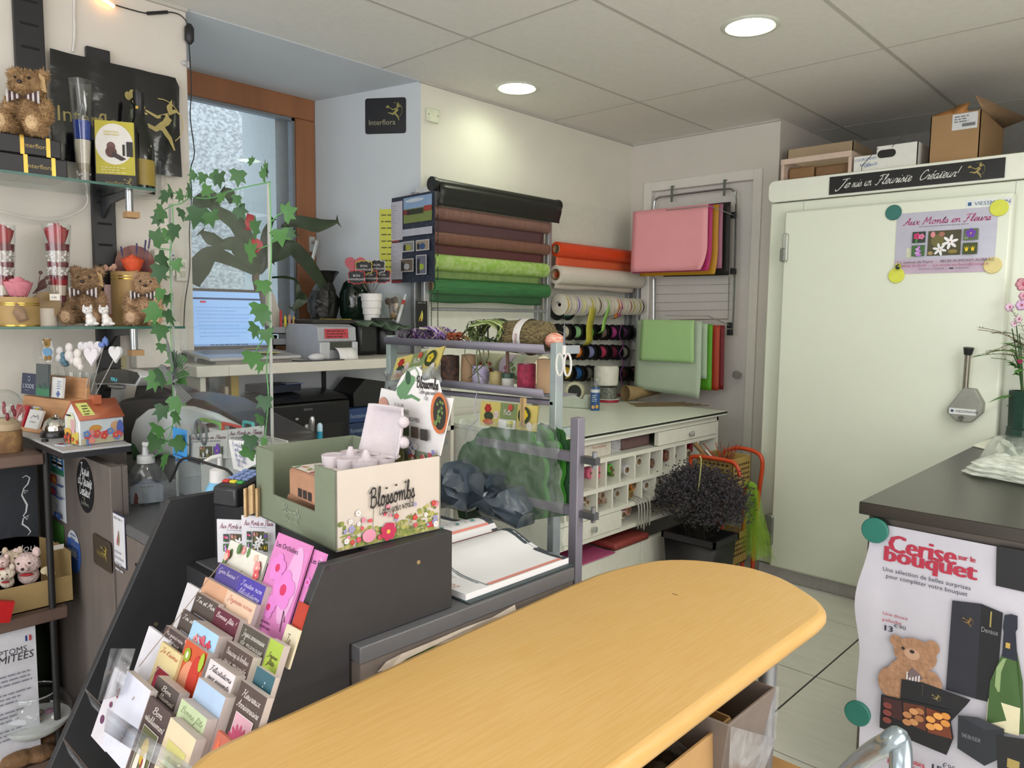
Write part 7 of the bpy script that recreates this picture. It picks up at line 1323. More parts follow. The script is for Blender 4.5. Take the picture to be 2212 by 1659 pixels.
# ================================================================== WALL DISPENSERS: PAPER ROLLS, RIBBONS, SPOOLS
UP=mat('9a9c9e',.4,.5);KR2=.11
def YL(u,x=KR2):return at(u,600,x=x).y
def ZL(u,v,x=KR2):return at(u,v,x=x).z
yA,yB,yC=YL(925),YL(1190),YL(1384)
BZ_=.872
for i,(y,n) in enumerate(((yA,'grey slotted metal upright of the paper roll dispenser under the calendar'),(yB,'grey slotted metal upright between the paper rolls and the ribbon wall'),(yC,'grey slotted metal upright at the door side of the ribbon wall'))):
 t=thing('dispenser_upright',n,'upright',(.0,y,BZ_));zt=(ZL(925,412),ZL(1195,470),ZL(1384,580))[i]-BZ_
 g=G(UP);g.box((.003,-.022,0),(.035,.022,zt));build('wall_rail',g,t,bevel=.003)
 g=G(mat('a7a9ab',.35,.6));g.box((.075,-.016,.35),(.10,.016,zt-.02));build('front_rail',g,t,bevel=.003)
 for z in(.4,zt-.08):g=G(UP);g.box((.035,-.006,z),(.075,.006,z+.03));build('arm',g,t)
t=thing('wall_board','pale board behind the paper rolls and ribbons on the side wall','board',(.001,(2.44+yC)/2,.9));g=G(mat('d8d9cc',.6,var=.03));g.box((0,(2.44-yC)/2,0),(.002,(yC-2.44)/2,ZL(1300,450,0)-.9));build('panel',g,t)
p=at(893,410,x=.0);g=G(mat('cfcfcf',.5));g.box((.0,.03,-.06),(.10,.11,.05));tag(build('white_block',g,loc=(.0,yA-.02,ZL(925,415)-.02),bevel=.003),'white box at the top of the dispenser upright by the window','block')
# blind
y0,y1=YL(934,.13),YL(1206,.13);zt=ZL(1070,420,.13)
t=thing('roller_blind','dark olive black roller blind hanging over the paper rolls','blind',(.12,y0,zt));L0=y1-y0;BL=mat('1f211c',.4,spec=.45)
g=G(BL);g.lathe([(.030,.02),(.030,L0-.01)],20,ax='y');build('roll',g,t)
g=G(BL);g.sheet(lambda u,v:(.030+.008*sin(v*5),.025+u*(L0-.04),.0-.10*v),20,6);build('fabric',g,t,solid=.002)
g=G(BL);g.lathe([(.034,0),(.034,.02)],18,ax='y');g.lathe([(.034,L0-.012),(.034,L0)],18,ax='y');stuff(build('end_cap',g,t))
for k in(0,1):
 g=G(mat('22221f',.4));ya=YL(932+14*k,.14)-y0;z1_=ZL(940,712,.14)-zt;g.tube([(.02,ya,0),(.02,ya,z1_)],.0015,5)
 for i in range(60):g.ball((.02,ya,z1_*i/60),.0032,6,4)
 stuff(build('bead_chain',g,t))
 # paper rolls
def roll(u0,v0,u1,v1,r,c,c2,label,flap=None,fc=None,x=KR2,mt=None,st=(1,40,1)):
 y0,y1=YL(u0,x),YL(u1,x);z=(ZL(u0,v0,x)+ZL(u1,v1,x))/2;t=thing('paper_roll',label,'roll',(x,y0,z));L0=y1-y0;k=pm((x,(y0+y1)/2,z));R_=r*k
 m=mt or mat(c,.45,col2=c2,vs=10,stretch=st);g=G(m);g.lathe([(R_,0),(R_,L0)],24,ax='y',cap=False);g.lathe([(R_,0),(R_*.6,0),(R_*.6,L0),(R_,L0)],24,ax='y',cap=False);build('roll',g,t)
 g=G(mat('b59a78',.8));g.lathe([(R_*.6,-.004),(R_*.6,L0+.004),(R_*.5,L0+.004),(R_*.5,-.004)],18,ax='y',cap=False);build('cardboard_core',g,t)
 if flap:g=G(mat(fc,.5,col2=None,var=.12,vs=10,stretch=st));g.sheet(lambda u,v:(-R_*.2-.01*v,.01+u*(L0-.03),-R_*.5-v*flap*k-.004*sin(u*9)*v),24,4);build('loose_end',g,t,solid=.0015)
roll(930,458,1180,491,14,'8a685c','6f5048','pinkish brown grained paper roll below the black blind',44,'5a3f42')
roll(930,515,1180,537,13,'7f5848','6a463c','brown grained paper roll, second below the black blind',46,'5d3434')
roll(930,565,1176,585,17,'8ab04a','a9c07c','lime green marbled paper roll',26,'7f9a5a',st=(4,4,4))
roll(930,616,1180,630,16,'3a7a44','2d5f38','dark green striped paper roll',24,'2f5a38',st=(1,1,60))
y0,y1=YL(935),YL(1180);g=G(UP);g.tube([(0,0,0),(0,y1-y0,0)],.009,10);tag(build('empty_bar',g,loc=(KR2,y0,ZL(1060,670))),'empty grey bar below the green paper roll','bar')
roll(1201,540,1372,555,15,'d8481c','cf4018','bright orange paper roll on the ribbon wall',52,'d8623a',x=.10)
roll(1201,593,1378,606,19,'d3cabc','d8d0c4','white paper roll under the orange one',18,'c9beb0',x=.105)
# narrow ribbon reels on a bar
y0,y1=YL(1205,.11),YL(1382,.11);z=(ZL(1205,652,.11)+ZL(1382,660,.11))/2
g=G(UP);g.tube([(0,0,0),(0,y1-y0,0)],.006,8);tag(build('ribbon_bar',g,loc=(.11,y0,z)),'metal bar carrying the row of narrow ribbon reels','bar')
RC=[('b8a060','kraft gold','',22),('c8c0b0','cream','',34),('7a6aa8','violet','',36),('c8c478','pale yellow','',38),('cfcdb8','ivory','',36),('b0a838','yellow green','y',33),('c4c0a0','straw','',34),('5a4030','dark brown','',33),('c9c9c4','white','',34),('8fc060','light green','g',33),('cdc2ae','beige','',34),('d8d0c8','off white','',33),('c87830','orange','o',32),('b8508a','pink','p',32),('d0c4b0','sand','',33),('ccc4b8','pearl','',33),('9a5a3c','rust','',32),('a8a040','olive gold','',32),('cac8a8','lemon','',32),('a09a3a','moss','',32),('1f201d','black','',30)]
n=len(RC)
for i,(c,nm,tail,r) in enumerate(RC):
 f=(i+.5)/n;f=f**.86;y=y0+(y1-y0)*f;t=thing('ribbon_reel','%s ribbon reel in the row under the white paper roll'%nm,'reel',(.11,y,z-.012),group='narrow ribbon reels');R_=.062-.008*(i>12);w_=(y1-y0)/n*.36
 g=G(mat('cfc9bc',.5));g.lathe([(.012,-w_),(R_,-w_),(R_,-w_+.0016),(.012,-w_+.0016)],26,ax='y',cap=False);build('flange',g,t)
 g=G(mat('cfc9bc',.5));g.lathe([(.012,w_-.0016),(R_,w_-.0016),(R_,w_),(.012,w_)],26,ax='y',cap=False);build('flange',g,t)
 g=G(mat(c,.5));g.lathe([(.012,-w_+.002),(R_*.86,-w_+.002),(R_*.86,w_-.002),(.012,w_-.002)],26,ax='y',cap=False);build('ribbon',g,t)
 if tail:
  l={'y':.24,'g':.17,'o':.08,'p':.07}[tail];g=G(mat(c,.4));ww=w_*(2.2 if tail=='y' else 1.2);g.sheet(lambda u,v:(R_*.88*cos(v*1.2)*(v<1)+.004*sin(v*9),(u-.5)*2*ww-.03*v*v*(tail=='g')-.01*sin(v*4),-l*v),2,10);build('ribbon_tail',g,t,solid=.001)
  # big cord spools, three rows
SP=mat('141415',.35)
def spool(u,v,c,label,x=.07,R_=.050,w_=.036,m=None):
 p=at(u,v,x=x);t=thing('cord_spool',label,'spool',p,group='cord spools on the side wall');M_=m or mat(c,.4,var=.1,vs=8,stretch=(1,60,1))
 for s_ in(-1,1):g=G(SP);g.lathe([(.008,s_*w_),(R_,s_*w_),(R_,s_*w_-s_*.005),(.008,s_*w_-s_*.005)],24,ax='y',cap=False);build('flange',g,t)
 g=G(M_);g.lathe([(.008,-w_+.005),(R_*.72,-w_+.005),(R_*.72,w_-.005),(.008,w_-.005)],22,ax='y',cap=False);build('cord',g,t)
spool(1215,671,'1f5a4c','large dark green cord spool under the ribbon reels',R_=.058,w_=.05)
for r_,(v,lst) in enumerate(((717,((1212,'c8c0aa','cream'),(1238,'8fc088','mint green'),(1266,'58a038','bright green'),(1294,'7a6a60','taupe'),(1316,'a83a80','magenta'),(1341,'4f2a55','plum'),(1364,'1f2440','navy'))),(760,((1214,'b83a44','coral red'),(1240,'c87028','orange'),(1267,'8488b4','lavender'),(1293,'b03a5c','raspberry'),(1317,'6a1a34','burgundy'),(1340,'97948a','pale grey'))),(806,((1216,'c0a028','yellow'),(1240,'20528a','blue'),(1264,'5e5e56','pewter'),(1288,'9a5a26','copper'),(1312,'1c3626','bottle green'),(1338,'4a2a22','dark brown'),(1362,'6a3a20','rust brown'))))):
 for u,c,nm in lst:spool(u,v+(u-1214)*.01,c,'%s cord spool in the %s row of the spool wall'%(nm,('top','middle','bottom')[r_]))
 ya,yb=YL(1200,.07),YL(1375,.07);g=G(UP);g.tube([(0,0,0),(0,yb-ya,0)],.005,6);tag(build('spool_bar',g,loc=(.07,ya,at(1290,v,x=.07).z)),'metal bar through the %s row of cord spools'%('top','middle','bottom')[r_],'bar')
P_=[at(*q,x=.135) for q in((1343,700),(1338,725),(1346,745),(1338,765),(1348,785),(1340,805),(1344,830),(1342,848))];g=G(mat('9a5aa0',.2,.5));g.tube(bez([q-P_[0] for q in P_],4),.004,4,flat=.25);tag(build('curled_ribbon',g,loc=P_[0]),'shiny curled purple ribbon hanging over the spools','ribbon')
a,c=at(897,664,x=.1),at(921,712,x=.1);t=thing('flower_symbol_sign','small black card with coloured flower symbol on the dispenser upright','sign',(.105,a.y,c.z));W_,H_=c.y-a.y,a.z-c.z+.03;g=G(ink('141416'));g.box((0,0,0),(.002,W_,H_));build('card',g,t);g=G();pr=Pr(g,(.0022,0,0),(0,1,0),(0,0,1));lotus(pr,W_*.5,H_*.5,H_*.42,('b0a83a','a82a4a','b0a83a','c8c860'));pr.lines(W_*.1,H_*.92,W_*.9,1,1,.006,'6a6a6a');build('print',g,t)
# ------------------------------------------------------------------ worktop unit along the side wall
BX,BZ=.84,.87;by1=at(1546,885,z=BZ).y;by0=2.42;BX=at(1500,900,z=BZ).x
CAB=mat('e2e2d6',.5,var=.03);CABI=mat('d2cfca',.6)
t=thing('packing_bench','white packing bench with drawers and paper roll pigeonholes along the side wall','bench',(0,(by0+by1)/2,0));O_=(by0+by1)/2
g=G(mat('e0e4d8',.35,var=.02));g.box((.055,by0-O_,BZ-.022),(BX,by1-O_,BZ));build('worktop',g,t,bevel=.002)
g=G(mat('26241f',.5));g.box((BX+.0002,by0-O_,BZ-.012),(BX+.0022,by1-O_,BZ-.002));g.box((.06,by1-O_+.0002,BZ-.012),(BX,by1-O_+.002,BZ-.002));stuff(build('black_edging',g,t))
FX=BX-.035;z_=lambda u,v:at(u,v,x=FX).z
zs=[z_(1400,952),z_(1400,968),z_(1400,1040),z_(1400,1051),z_(1380,1098),z_(1380,1112),z_(1280,1152),.02]
z1=(z_(1247,997)+z_(1527,946))/2;z2=(z_(1215,1070)+z_(1496,1006))/2;z3=(z_(1245,1120)+z_(1420,1070))/2;z4=(z_(1205,1184)+z_(1433,1110))/2;z5=.33
ye=by1-.03;K=lambda x,y,z:(x,y-O_,z)
def shelf(nm,x0,y0,z0,x1,y1,z1_,m=CAB):g=G(m);g.box(K(x0,y0,z0),K(x1,y1,z1_));return build(nm,g,t)
for z in(z1,z2,z3-.0,z4):shelf('shelf_board',.06,by0+.0185,z-.02,FX,ye-.0185,z)
shelf('back_board',.056,by0,.02,.06,ye,BZ-.023,CABI);shelf('end_board',.06,ye-.018,0,FX,ye,BZ-.023);shelf('end_board',.06,by0,0,FX,by0+.018,BZ-.023);shelf('top_rail',FX-.02,by0,BZ-.055,FX,ye,BZ-.023)
def yf(u,v):return at(u,v,x=FX).y
def drawer(y0,y1,za,zb,kn=True):
 g=G(CAB);g.box(K(FX-.02,y0+.003,za+.003),K(FX+.006,y1-.003,zb-.003));d=build('drawer',g,t,bevel=.002)
 if kn:g=G(mat('b9bab8',.3,.5));g.lathe([(.006,0),(.006,.012),(.014,.016),(.015,.024),(.008,.028)],14,ax='x');build('knob',g,d,loc=K(FX+.006,(y0+y1)/2,(za+zb)/2))
drawer(yf(1420,945),ye-.02,z1,BZ-.055);drawer(by0+.02,yf(1342,1110),z4,z3-.02)
yd=yf(1382,1200);drawer(by0+.02,yd,.06,z4-.10);drawer(yd,ye-.02,.06,z4-.10,False)
ps1=[1258,1291,1310,1340,1372,1403,1430,1457,1481,1507];ps2=[1222,1255,1290,1323,1356,1386,1415,1446,1476]
for us,za,zb in((ps1,z2,z1-.02),(ps2,z3,z2-.02)):
 for u in us:y=yf(u,1000 if us is ps1 else 1070);g=G(CAB);g.box(K(.08,y-.006,za),K(FX,y+.006,zb));build('divider',g,t)
tb=z_(1247,1190)
def proll(u,v,r,c,ring,label,x0=None,x1=.3,cc='8a7458'):
 p=at(u,v,x=FX-.03);k=pm(p);t=thing('wrapping_roll',label,'roll',(FX-.03,p.y,p.z),group='wrapping rolls in the pigeonholes');R_=r*k
 g=G(mat(c,.5,var=.1));g.lathe([(R_,-.45),(R_,0),(R_*ring,.0),(R_*ring,-.2)],20,ax='x',cap=False);build('paper',g,t)
 g=G(mat(cc,.8));g.lathe([(R_*ring,-.3),(R_*ring,.004),(R_*ring*.78,.004),(R_*ring*.78,-.3)],16,ax='x',cap=False);build('core',g,t)
for a in((1250,1036,10,'c86a6a',.55,'salmon pink wrapping roll at the left of the upper pigeonholes'),(1276,1022,13,'c05a78',.2,'bright pink wrapping roll in the upper pigeonholes'),(1294,1021,13,'c86a80',.2,'rose pink wrapping roll beside the bright pink one'),(1319,1012,9,'58a832',.6,'lime green wrapping roll, smaller upper one'),(1325,1021,9,'4a7a28',.65,'green wrapping roll below the lime one'),(1354,1015,11,'c8c8cc',.6,'white wrapping roll in the upper pigeonholes'),(1380,997,10,'cfcac4',.7,'white paper roll with brown core in the upper pigeonholes'),(1409,1001,10,'5a3438',.6,'dark brown roll in the upper pigeonholes'),(1440,985,12,'6a3430',.5,'maroon roll in the upper pigeonholes'),(1458,985,7,'a8a89a',.6,'thin grey roll in the upper pigeonholes'),(1487,980,10,'c0b8a0',.6,'cream roll beside the red roll'),(1497,965,12,'8a1a2c',.2,'deep red roll at the right of the upper pigeonholes'),(1262,1078,9,'c8c4c4',.6,'white roll at the left of the lower pigeonholes'),(1301,1070,9,'c0a8a0',.7,'pinkish roll, upper of three in a pigeonhole'),(1308,1082,7,'b8a090',.7,'pale roll, lower of three in a pigeonhole'),(1297,1083,6,'9a6a58',.7,'brown roll, lowest of three in a pigeonhole'),(1333,1066,11,'a8a49c',.5,'grey roll in the lower pigeonholes'),(1369,1048,11,'c07830',.7,'orange roll in the lower pigeonholes'),(1363,1068,10,'8a7430',.5,'mustard roll below the orange one'),(1396,1048,12,'cac8c4',.5,'white roll in the middle of the lower pigeonholes'),(1424,1040,11,'c0bfb8',.5,'greyish white roll in the lower pigeonholes'),(1347,1112,9,'cfcbc8',.7,'white roll on the open shelf beside the drawer'),(1358,1103,10,'c08078',.6,'pink roll on the open shelf beside the drawer'),(1269,1085,8,'b09a8a',.5,'beige roll in the lower pigeonholes beside the white roll')):proll(*a)
def gbox(nm,u0,v0,u1,v1,x,dep,c,label,cat,bev=.003,fn=None,zb=None,m=None):
 a,b=at(u0,v1,x=x),at(u1,v0,x=x);z0=zb if zb is not None else a.z;t=thing(nm,label,cat,(x,a.y,z0));g=G(m or mat(c,.6,bump=.1,bs=12));g.box((-dep,0,0),(0,b.y-a.y,b.z-z0));build('body',g,t,bevel=bev)
 if fn:g=G();fn(Pr(g,(.0005,0,0),(0,1,0),(0,0,1)),b.y-a.y,b.z-z0);build('print',g,t,smooth=0)
 return t
def f(pr,w_,h):pr.text('FloraHolland',w_*.42,h*.68,.014,'b87868');pr.oval(w_*.22,h*.04,.016,.012,'1a1614');pr.oval(w_*.5,h*.04,.016,.012,'1a1614')
gbox('flower_carton',1247,953,1321,989,FX-.03,.3,'cfc8bc','white flower auction carton in the open bench compartment','box',fn=f,zb=z1+.0005)
FOIL=glass((.85,.82,.84),.1,.35,1.6,(.5,.42,.42))
gbox('cellophane_pack',1345,935,1405,968,FX-.05,.25,'6a5050','dark cellophane pack in the open bench compartment','packet',.012,zb=z1+.0005)
gbox('clear_packet',1322,940,1342,976,FX-.04,.02,'b8b8ba','clear packet leaning beside the white flower carton','packet',zb=z1+.0005,m=glass((.95,.95,.95),.08,.3,1.5))
for u0,v0,u1,v1,c,n in((1250,1195,1330,1222,'b0507a','pink cellophane packs bulging from the low bench shelf'),(1330,1150,1405,1185,'8a3a34','red brown tissue pack on the low bench shelf')):gbox('tissue_pack',u0,v0,u1,v1,FX+.02,.3,c,n,'packet',.015,zb=z4-.0995)
t=thing('hose_bundle','grey loops of cord hanging from the open bench shelf','cord',(FX,yf(1385,1130),z3-.02));g=G(mat('a8a8a0',.5));
for k in range(5):y=.025*k-.06;g.tube(bez([(-.1,y,.03),(.012,y,.02),(.016,y+.01,-.08-.02*(k%3)),(.0,y+.03,-.12)],5),.004,6);
stuff(build('cord_loops',g,t))
# on the bench
B0=BZ+.0005
p=at(1242,880,z=B0);k=pm(p);t=thing('tape_dispenser','pale green desk tape dispenser with cream tape on the bench','tape dispenser',V((p.x,p.y,B0)),RAD(20));g=G(mat('b6beb0',.4))
g.prism([(-.10,0),(.09,0),(.09,.075),(.062,.08),(.05,.05),(.0,.075),(-.06,.06),(-.10,.03)],.06,ax='y',o=-.03);build('body',g,t,bevel=.006);g=G(mat('b8b498',.5));g.lathe([(.04,-.012),(.055,-.012),(.055,.012),(.04,.012),(.04,-.012)],24,(.0,0,.09),ax='y',cap=False);build('tape_roll',g,t);g=G(mat('1a1a1a',.5));g.lathe([(.001,-.014),(.038,-.014),(.038,.014),(.001,.014)],20,(.0,0,.09),ax='y');build('hub',g,t)
p=at(1285,886,z=B0);k=pm(p);t=thing('spray_can','blue spray can with clear cap standing on the bench','spray can',p,toC(p));R_=10.3*k
g=G(mat('2c5488',.3));g.lathe([(.001,0),(R_*.95,0),(R_,2*k),(R_,48*k),(R_*.95,50*k)],22);build('can',g,t);g=G(mat('c8ccd0',.3,.3));g.lathe([(R_*1.01,39*k),(R_*1.01,46*k)],22,cap=False);g.lathe([(R_*.5,50*k),(R_*.4,58*k),(R_*.2,62*k)],12,m=mat('4a4e54',.4));build('valve',g,t);g=G(CLR);g.lathe([(R_,50*k),(R_*.97,70*k),(R_*.9,71*k)],22,cap=False);build('clear_cap',g,t)
g=G();pr=Pr(g,(-R_*.8,-R_*1.02,0),(1,0,0),(0,0,1));pr.rect(R_*.2,39*k,R_*1.4,44*k,'d0d4d8');pr.lines(R_*.2,32*k,R_*1.2,4,4*k,1.6*k,'b8c4d4',3);pr.oval(R_*.4,8*k,3.4*k,4*k,'c8a060');pr.oval(R_*1.2,9*k,3.4*k,4*k,'c89a3a');build('label_print',g,t)
p=at(1318,868,z=B0);k=pm(p);t=thing('bead_jar','clear tub of grey beads with a white ribbon roll on top','jar',V((p.x-.02,p.y,B0+.022)));g=G(mat('8f9288',.3,col2='4a4c46',vs=160,bump=.8,bs=120));g.lathe([(20*k,0),(20*k,24*k)],22);build('beads',g,t);g=G(CLR);g.lathe([(20.5*k,0),(20.8*k,28*k)],22,cap=False);build('tub',g,t)
t=thing('white_ribbon_roll','large white ribbon roll standing on the bead tub','roll',V((p.x-.03,p.y-.005,B0+.022+29*k)));g=G(mat('d6d4c8',.5,bump=.2,bs=30));g.lathe([(.001,0),(25*k,0),(26*k,4*k),(27*k,36*k),(24*k,41*k),(.001,41*k)],26);build('roll',g,t)
t=thing('red_ribbon_reel','flat red ribbon reel with white disc under the bead tub','reel',V((p.x-.02,p.y,B0)));g=G(mat('a81f38',.4));g.lathe([(.06,0),(.068,.002),(.068,.014),(.06,.016)],28);build('ribbon',g,t);g=G(mat('cfcfc4',.5));g.lathe([(.074,.0165),(.074,.0205)],30);build('disc',g,t)
p=at(1372,862,z=B0);g=G(mat('b8304a',.4,bump=.3,bs=20));rr=random.Random(2)
for i in range(14):a=rr.uniform(0,6.28);g.tube(bez([(.09*cos(a+j)*rr.uniform(.5,1),.07*sin(a+j)*rr.uniform(.5,1),.008+.012*rr.random()) for j in range(5)],4),.0045,5,flat=.4)
stuff(tag(build('red_raffia',g,loc=(p.x-.2,p.y,B0)),'tangled bundle of bright red raffia on the bench','raffia'))
p=at(1420,868,z=B0);t=thing('kraft_sleeve','brown kraft paper cone lying on the bench by the wall','paper',V((p.x-.1,p.y,B0)),RAD(70));g=G(mat('8f7850',.7));g.lathe([(.05,-.14),(.012,.12)],18,(0,0,.05),ax='x',cap=False);build('cone',g,t,solid=.002);g=G(mat('c8c0b0',.7));[g.ball((.13+.02*i,.01*(i%2),.05+.01*i),.014,8,6) for i in range(3)];stuff(build('dried_buds',g,t))
a,b=at(1375,879,z=B0),at(1541,878,z=B0);t=thing('cane_sticks','thin brown canes and clear sleeves lying along the bench edge','sticks',V((a.x,a.y,B0)));
for i in range(4):g=G(mat('6a5a40',.6));e=V((b.x-a.x-.02*i,b.y-a.y-.02*i,.004*i));g.tube([V((-.02*i,0,.004+.004*i)),e+V((-.02*i-.03,0,.004))],.0035,6);build('stick',g,t)
# ------------------------------------------------------------------ rack with paper sheets on the door
DY_=4.225;CH=mat('b4b5b6',.2,.9)
t=thing('door_airer','chrome over door airer holding coloured paper sheets','rack',(.46,4.2,1.1));D=lambda u,v,y=4.17:at(u,v,y=y)-V((.46,4.2,1.1))
g=G(CH);g.tube(bez([D(1412,690),D(1412,500),D(1413,445),D(1420,428),D(1440,424),D(1500,416),D(1570,408),D(1584,412),D(1590,430),D(1588,560),D(1583,700),D(1580,722)],3),.0065,8);build('frame',g,t)
g=G(CH);g.tube([D(1416,600),D(1416,692),D(1573,689),D(1575,598)],.003,6);build('inner_frame',g,t)
for v in(617,636,654,672):g=G(CH);g.tube([D(1414,v),D(1578,v-3)],.0015,5);build('wire',g,t)
for u,v in((1463,405),(1576,392)):g=G(mat('6f756e',.4,.5));a,b=D(u,v,4.228),D(u,v+30,4.165);g.box((a.x-.008,b.y,b.z),(a.x+.008,b.y+.003,a.z));g.box((a.x-.008,b.y,a.z),(a.x+.008,.03,a.z+.003));build('door_hook',g,t)
for u,v in((1585,465),(1584,586),(1577,703),(1577,718)):g=G(BLK);g.cbox(D(u,v,4.16),(.028,.03,.036));build('joint',g,t,bevel=.003)
for(u,v,y0) in((1585,465,4.15),(1577,703,4.15)):
 for e in(3.86,3.98):g=G(CH);a=D(u,v,4.15);b=D((1533,1530)[v>600],v-20,e);g.tube([a,b,b-V((.28,0,0))],.003,6);build('arm',g,t)
def hang(label,tl,tr,bl,y,c,curl=0,th=.004,grp=None,fold=0):
 a,b,d=at(*tl,y=y),at(*tr,y=y),at(*bl,y=y);t=thing('paper_sheets',label,'paper',a,0,grp);W_,H_=b.x-a.x,a.z-d.z;g=G(mat(c,.6,var=.03,vs=6))
 g.sheet(lambda u,v:(W_*u-.02*curl*max(0,v-.6)**2*6*(u>.9),-.012*sin(u*3+v*2)*v-.03*curl*max(0,u+v-1.6)**2*6,-H_*v-(d.z-d.z)-.03*fold*u*v),14,12);build('sheet',g,t,solid=th);return t
for a in(('black tissue sheets at the back of the upper door airer',(1440,450),(1578,447),(1440,598),4.12,'1c1a18'),('pinkish paper edge behind the mustard sheet on the door airer',(1400,456),(1562,450),(1400,585),4.05,'a86a80'),('mustard yellow paper sheets on the upper door airer',(1388,458),(1553,447),(1390,597),4.02,'c08a1c',.5),('fuchsia paper sheets behind the pale pink ones',(1372,458),(1540,443),(1374,590),3.96,'b82a6a',.6),('pale pink paper sheets at the front of the upper door airer',(1368,457),(1530,441),(1369,588),3.90,'e0989e',1.2),('dark red tissue sheets at the back of the lower door airer',(1420,700),(1566,695),(1420,830),4.10,'7a1420'),('orange red tissue sheets on the lower door airer',(1410,700),(1556,694),(1410,832),4.06,'a8381c'),('bright green tissue sheets on the lower door airer',(1400,698),(1540,694),(1400,832),4.02,'58a020'),('pale mint tissue sheets behind the large white one',(1380,696),(1529,692),(1380,808),3.98,'a8c0a0'),('large whitish tissue sheet on the lower door airer',(1376,692),(1517,690),(1370,838),3.93,'a9b8a2',.3,.003,None,1),('folded light green tissue at the front of the lower airer',(1386,690),(1500,692),(1386,778),3.90,'9cc084',0,.006)):hang(*a)
a=bpy.data.objects['paper_sheets']
# ------------------------------------------------------------------ trolley with crates, limonium bucket, green tulle
OR=mat('c0441e',.35);CX,CYY=1.0,3.86
t=thing('crate_trolley','orange tubular trolley with wooden crates beside the cold room','trolley',(.98,3.62,0));q3=lambda u,v,y:at(u,v,y=y)-V((.98,3.62,0))
for y,us in((3.50,((1492,1030),(1492,1000),(1500,986),(1570,995),(1590,1005),(1600,1030))),(3.72,((1560,985),(1572,972),(1600,968),(1635,978),(1647,1000),(1640,1060),(1632,1130),(1627,1180)))):
 pts=[q3(u,v,y) for u,v in us];pts[-1]=V((pts[-1].x,pts[-1].y,0)) if y>3.6 else pts[-1];g=G(OR);g.tube(bez(pts,5),.011,10);build('hoop',g,t)
for x,y in((.12,-.13),(-.02,.1),(.13,.1)):g=G(OR);g.lathe([(.011,0),(.011,.55)],10,(x,y,0));build('leg',g,t)
CR=mat('a58a4a',.6,var=.12)
for z0 in(.50,.10):
 g=G(CR);x0,x1,y0,y1=-.05,.155,-.10,.10
 g.box((x0,y0,z0),(x1,y1,z0+.008));g.box((x0,y0,z0),(x0+.006,y1,z0+.17));g.box((x1-.006,y0,z0),(x1,y1,z0+.17));g.box((x0,y0,z0),(x1,y0+.006,z0+.17));g.box((x0,y1-.006,z0),(x1,y1,z0+.17));c=build('crate',g,t,bevel=.002)
 g=G(mat('4a3c20',.8))
 for i in range(7):
  for j in range(4):g.box((x1,y0+.02+.024*i,z0+.05+.026*j),(x1+.0008,y0+.036+.024*i,z0+.062+.026*j));g.box((x0+.02+.024*i,y0-.0008,z0+.05+.026*j),(x0+.036+.024*i,y0,z0+.062+.026*j))
 stuff(build('grip_holes',g,c))
g=G(mat('6a4a34',.8));a=V((.98+.0,3.62,.62));g.tube([(0,-.02,0),(-.09,-.06,.10)],.014,10,mat('8a6a44',.6));g.tube([(.03,-.02,0),(-.03,-.05,.07)],.006,6,mat('c8c4bc',.4));rr=random.Random(4)
for k in range(30):g.tube([(.03,.03,-.02),(rr.uniform(-.08,.12),rr.uniform(-.04,.1),rr.uniform(.02,.12))],.0025,4,(mat('a8381e',.6),mat('7a5a4a',.7))[k%2])
stuff(tag(build('dried_stems',g,loc=a),'dried stems and rolled paper in the upper trolley crate','dried flowers'))
LX,LY=1.085,3.27
pb=at(1512,1160,y=LY);t=thing('limonium_bucket','black flower bucket full of dark purple limonium before the trolley','flowers',(pb.x,LY,0));bz=at(1520,1165,y=LY-.1).z
g=G(mat('1b191c',.5));g.add([(-.11,-.09,0),(.11,-.09,0),(.11,.09,0),(-.11,.09,0),(-.135,-.11,bz),(.135,-.11,bz),(.135,.11,bz),(-.135,.11,bz)],[(3,2,1,0),(0,1,5,4),(1,2,6,5),(2,3,7,6),(3,0,4,7)]);build('bucket',g,t,solid=.006)
g=G(mat('232025',.5));g.box((-.145,-.12,bz-.03),(.145,-.108,bz));g.box((-.145,.108,bz-.03),(.145,.12,bz));g.box((-.145,-.12,bz-.03),(-.133,.12,bz));g.box((.133,-.12,bz-.03),(.145,.12,bz));build('rim',g,t)
g=G(mat('3a352f',.7));h=G(mat('3a353c',.8,var=.4));lf=G(mat('2c3628',.7));rr=random.Random(12);ct=V((0,0,bz+.155))
for k in range(300):
 a,e=rr.uniform(0,2*pi),rr.uniform(-.45,1.35);rr_=rr.uniform(.7,1.08);tip=ct+V((cos(a)*cos(e)*.22*rr_,sin(a)*cos(e)*.19*rr_,sin(e)*.15*rr_));b0=V((rr.uniform(-.06,.06),rr.uniform(-.06,.06),bz-.02));mid=b0*.4+tip*.6+V((0,0,.01))
 g.tube([b0,mid,tip],.0009,3)
 for j in range(22):q=tip+V((rr.gauss(0,.024),rr.gauss(0,.024),rr.gauss(0,.022)));r_=.0055;d=V((rr.uniform(-1,1),rr.uniform(-1,1),rr.uniform(-1,1))).normalized()*r_;s_=d.orthogonal().normalized()*r_;h.add([q-d,q+s_,q+d,q-s_],[(0,1,2,3)])
 if k%2:l=mid*.5+b0*.5;d=V((rr.uniform(-1,1),rr.uniform(-1,1),.5)).normalized()*.05;s_=d.orthogonal().normalized()*.006;lf.add([l,l+d*.5+s_,l+d,l+d*.5-s_],[(0,1,2,3)])
stuff(build('stems',g,t));stuff(build('blossom_sprays',h,t,smooth=0));stuff(build('leaves',lf,t,smooth=0))
g=G(mat('b8b878',.5));q=at(1511,985,y=LY-.1)-V(t.location);g.tube(bez([q,q+V((.01,0,-.02)),q+V((.006,0,-.1)),q+V((.0,0,-.17))],4),.003,6);build('pale_tie',g,t)
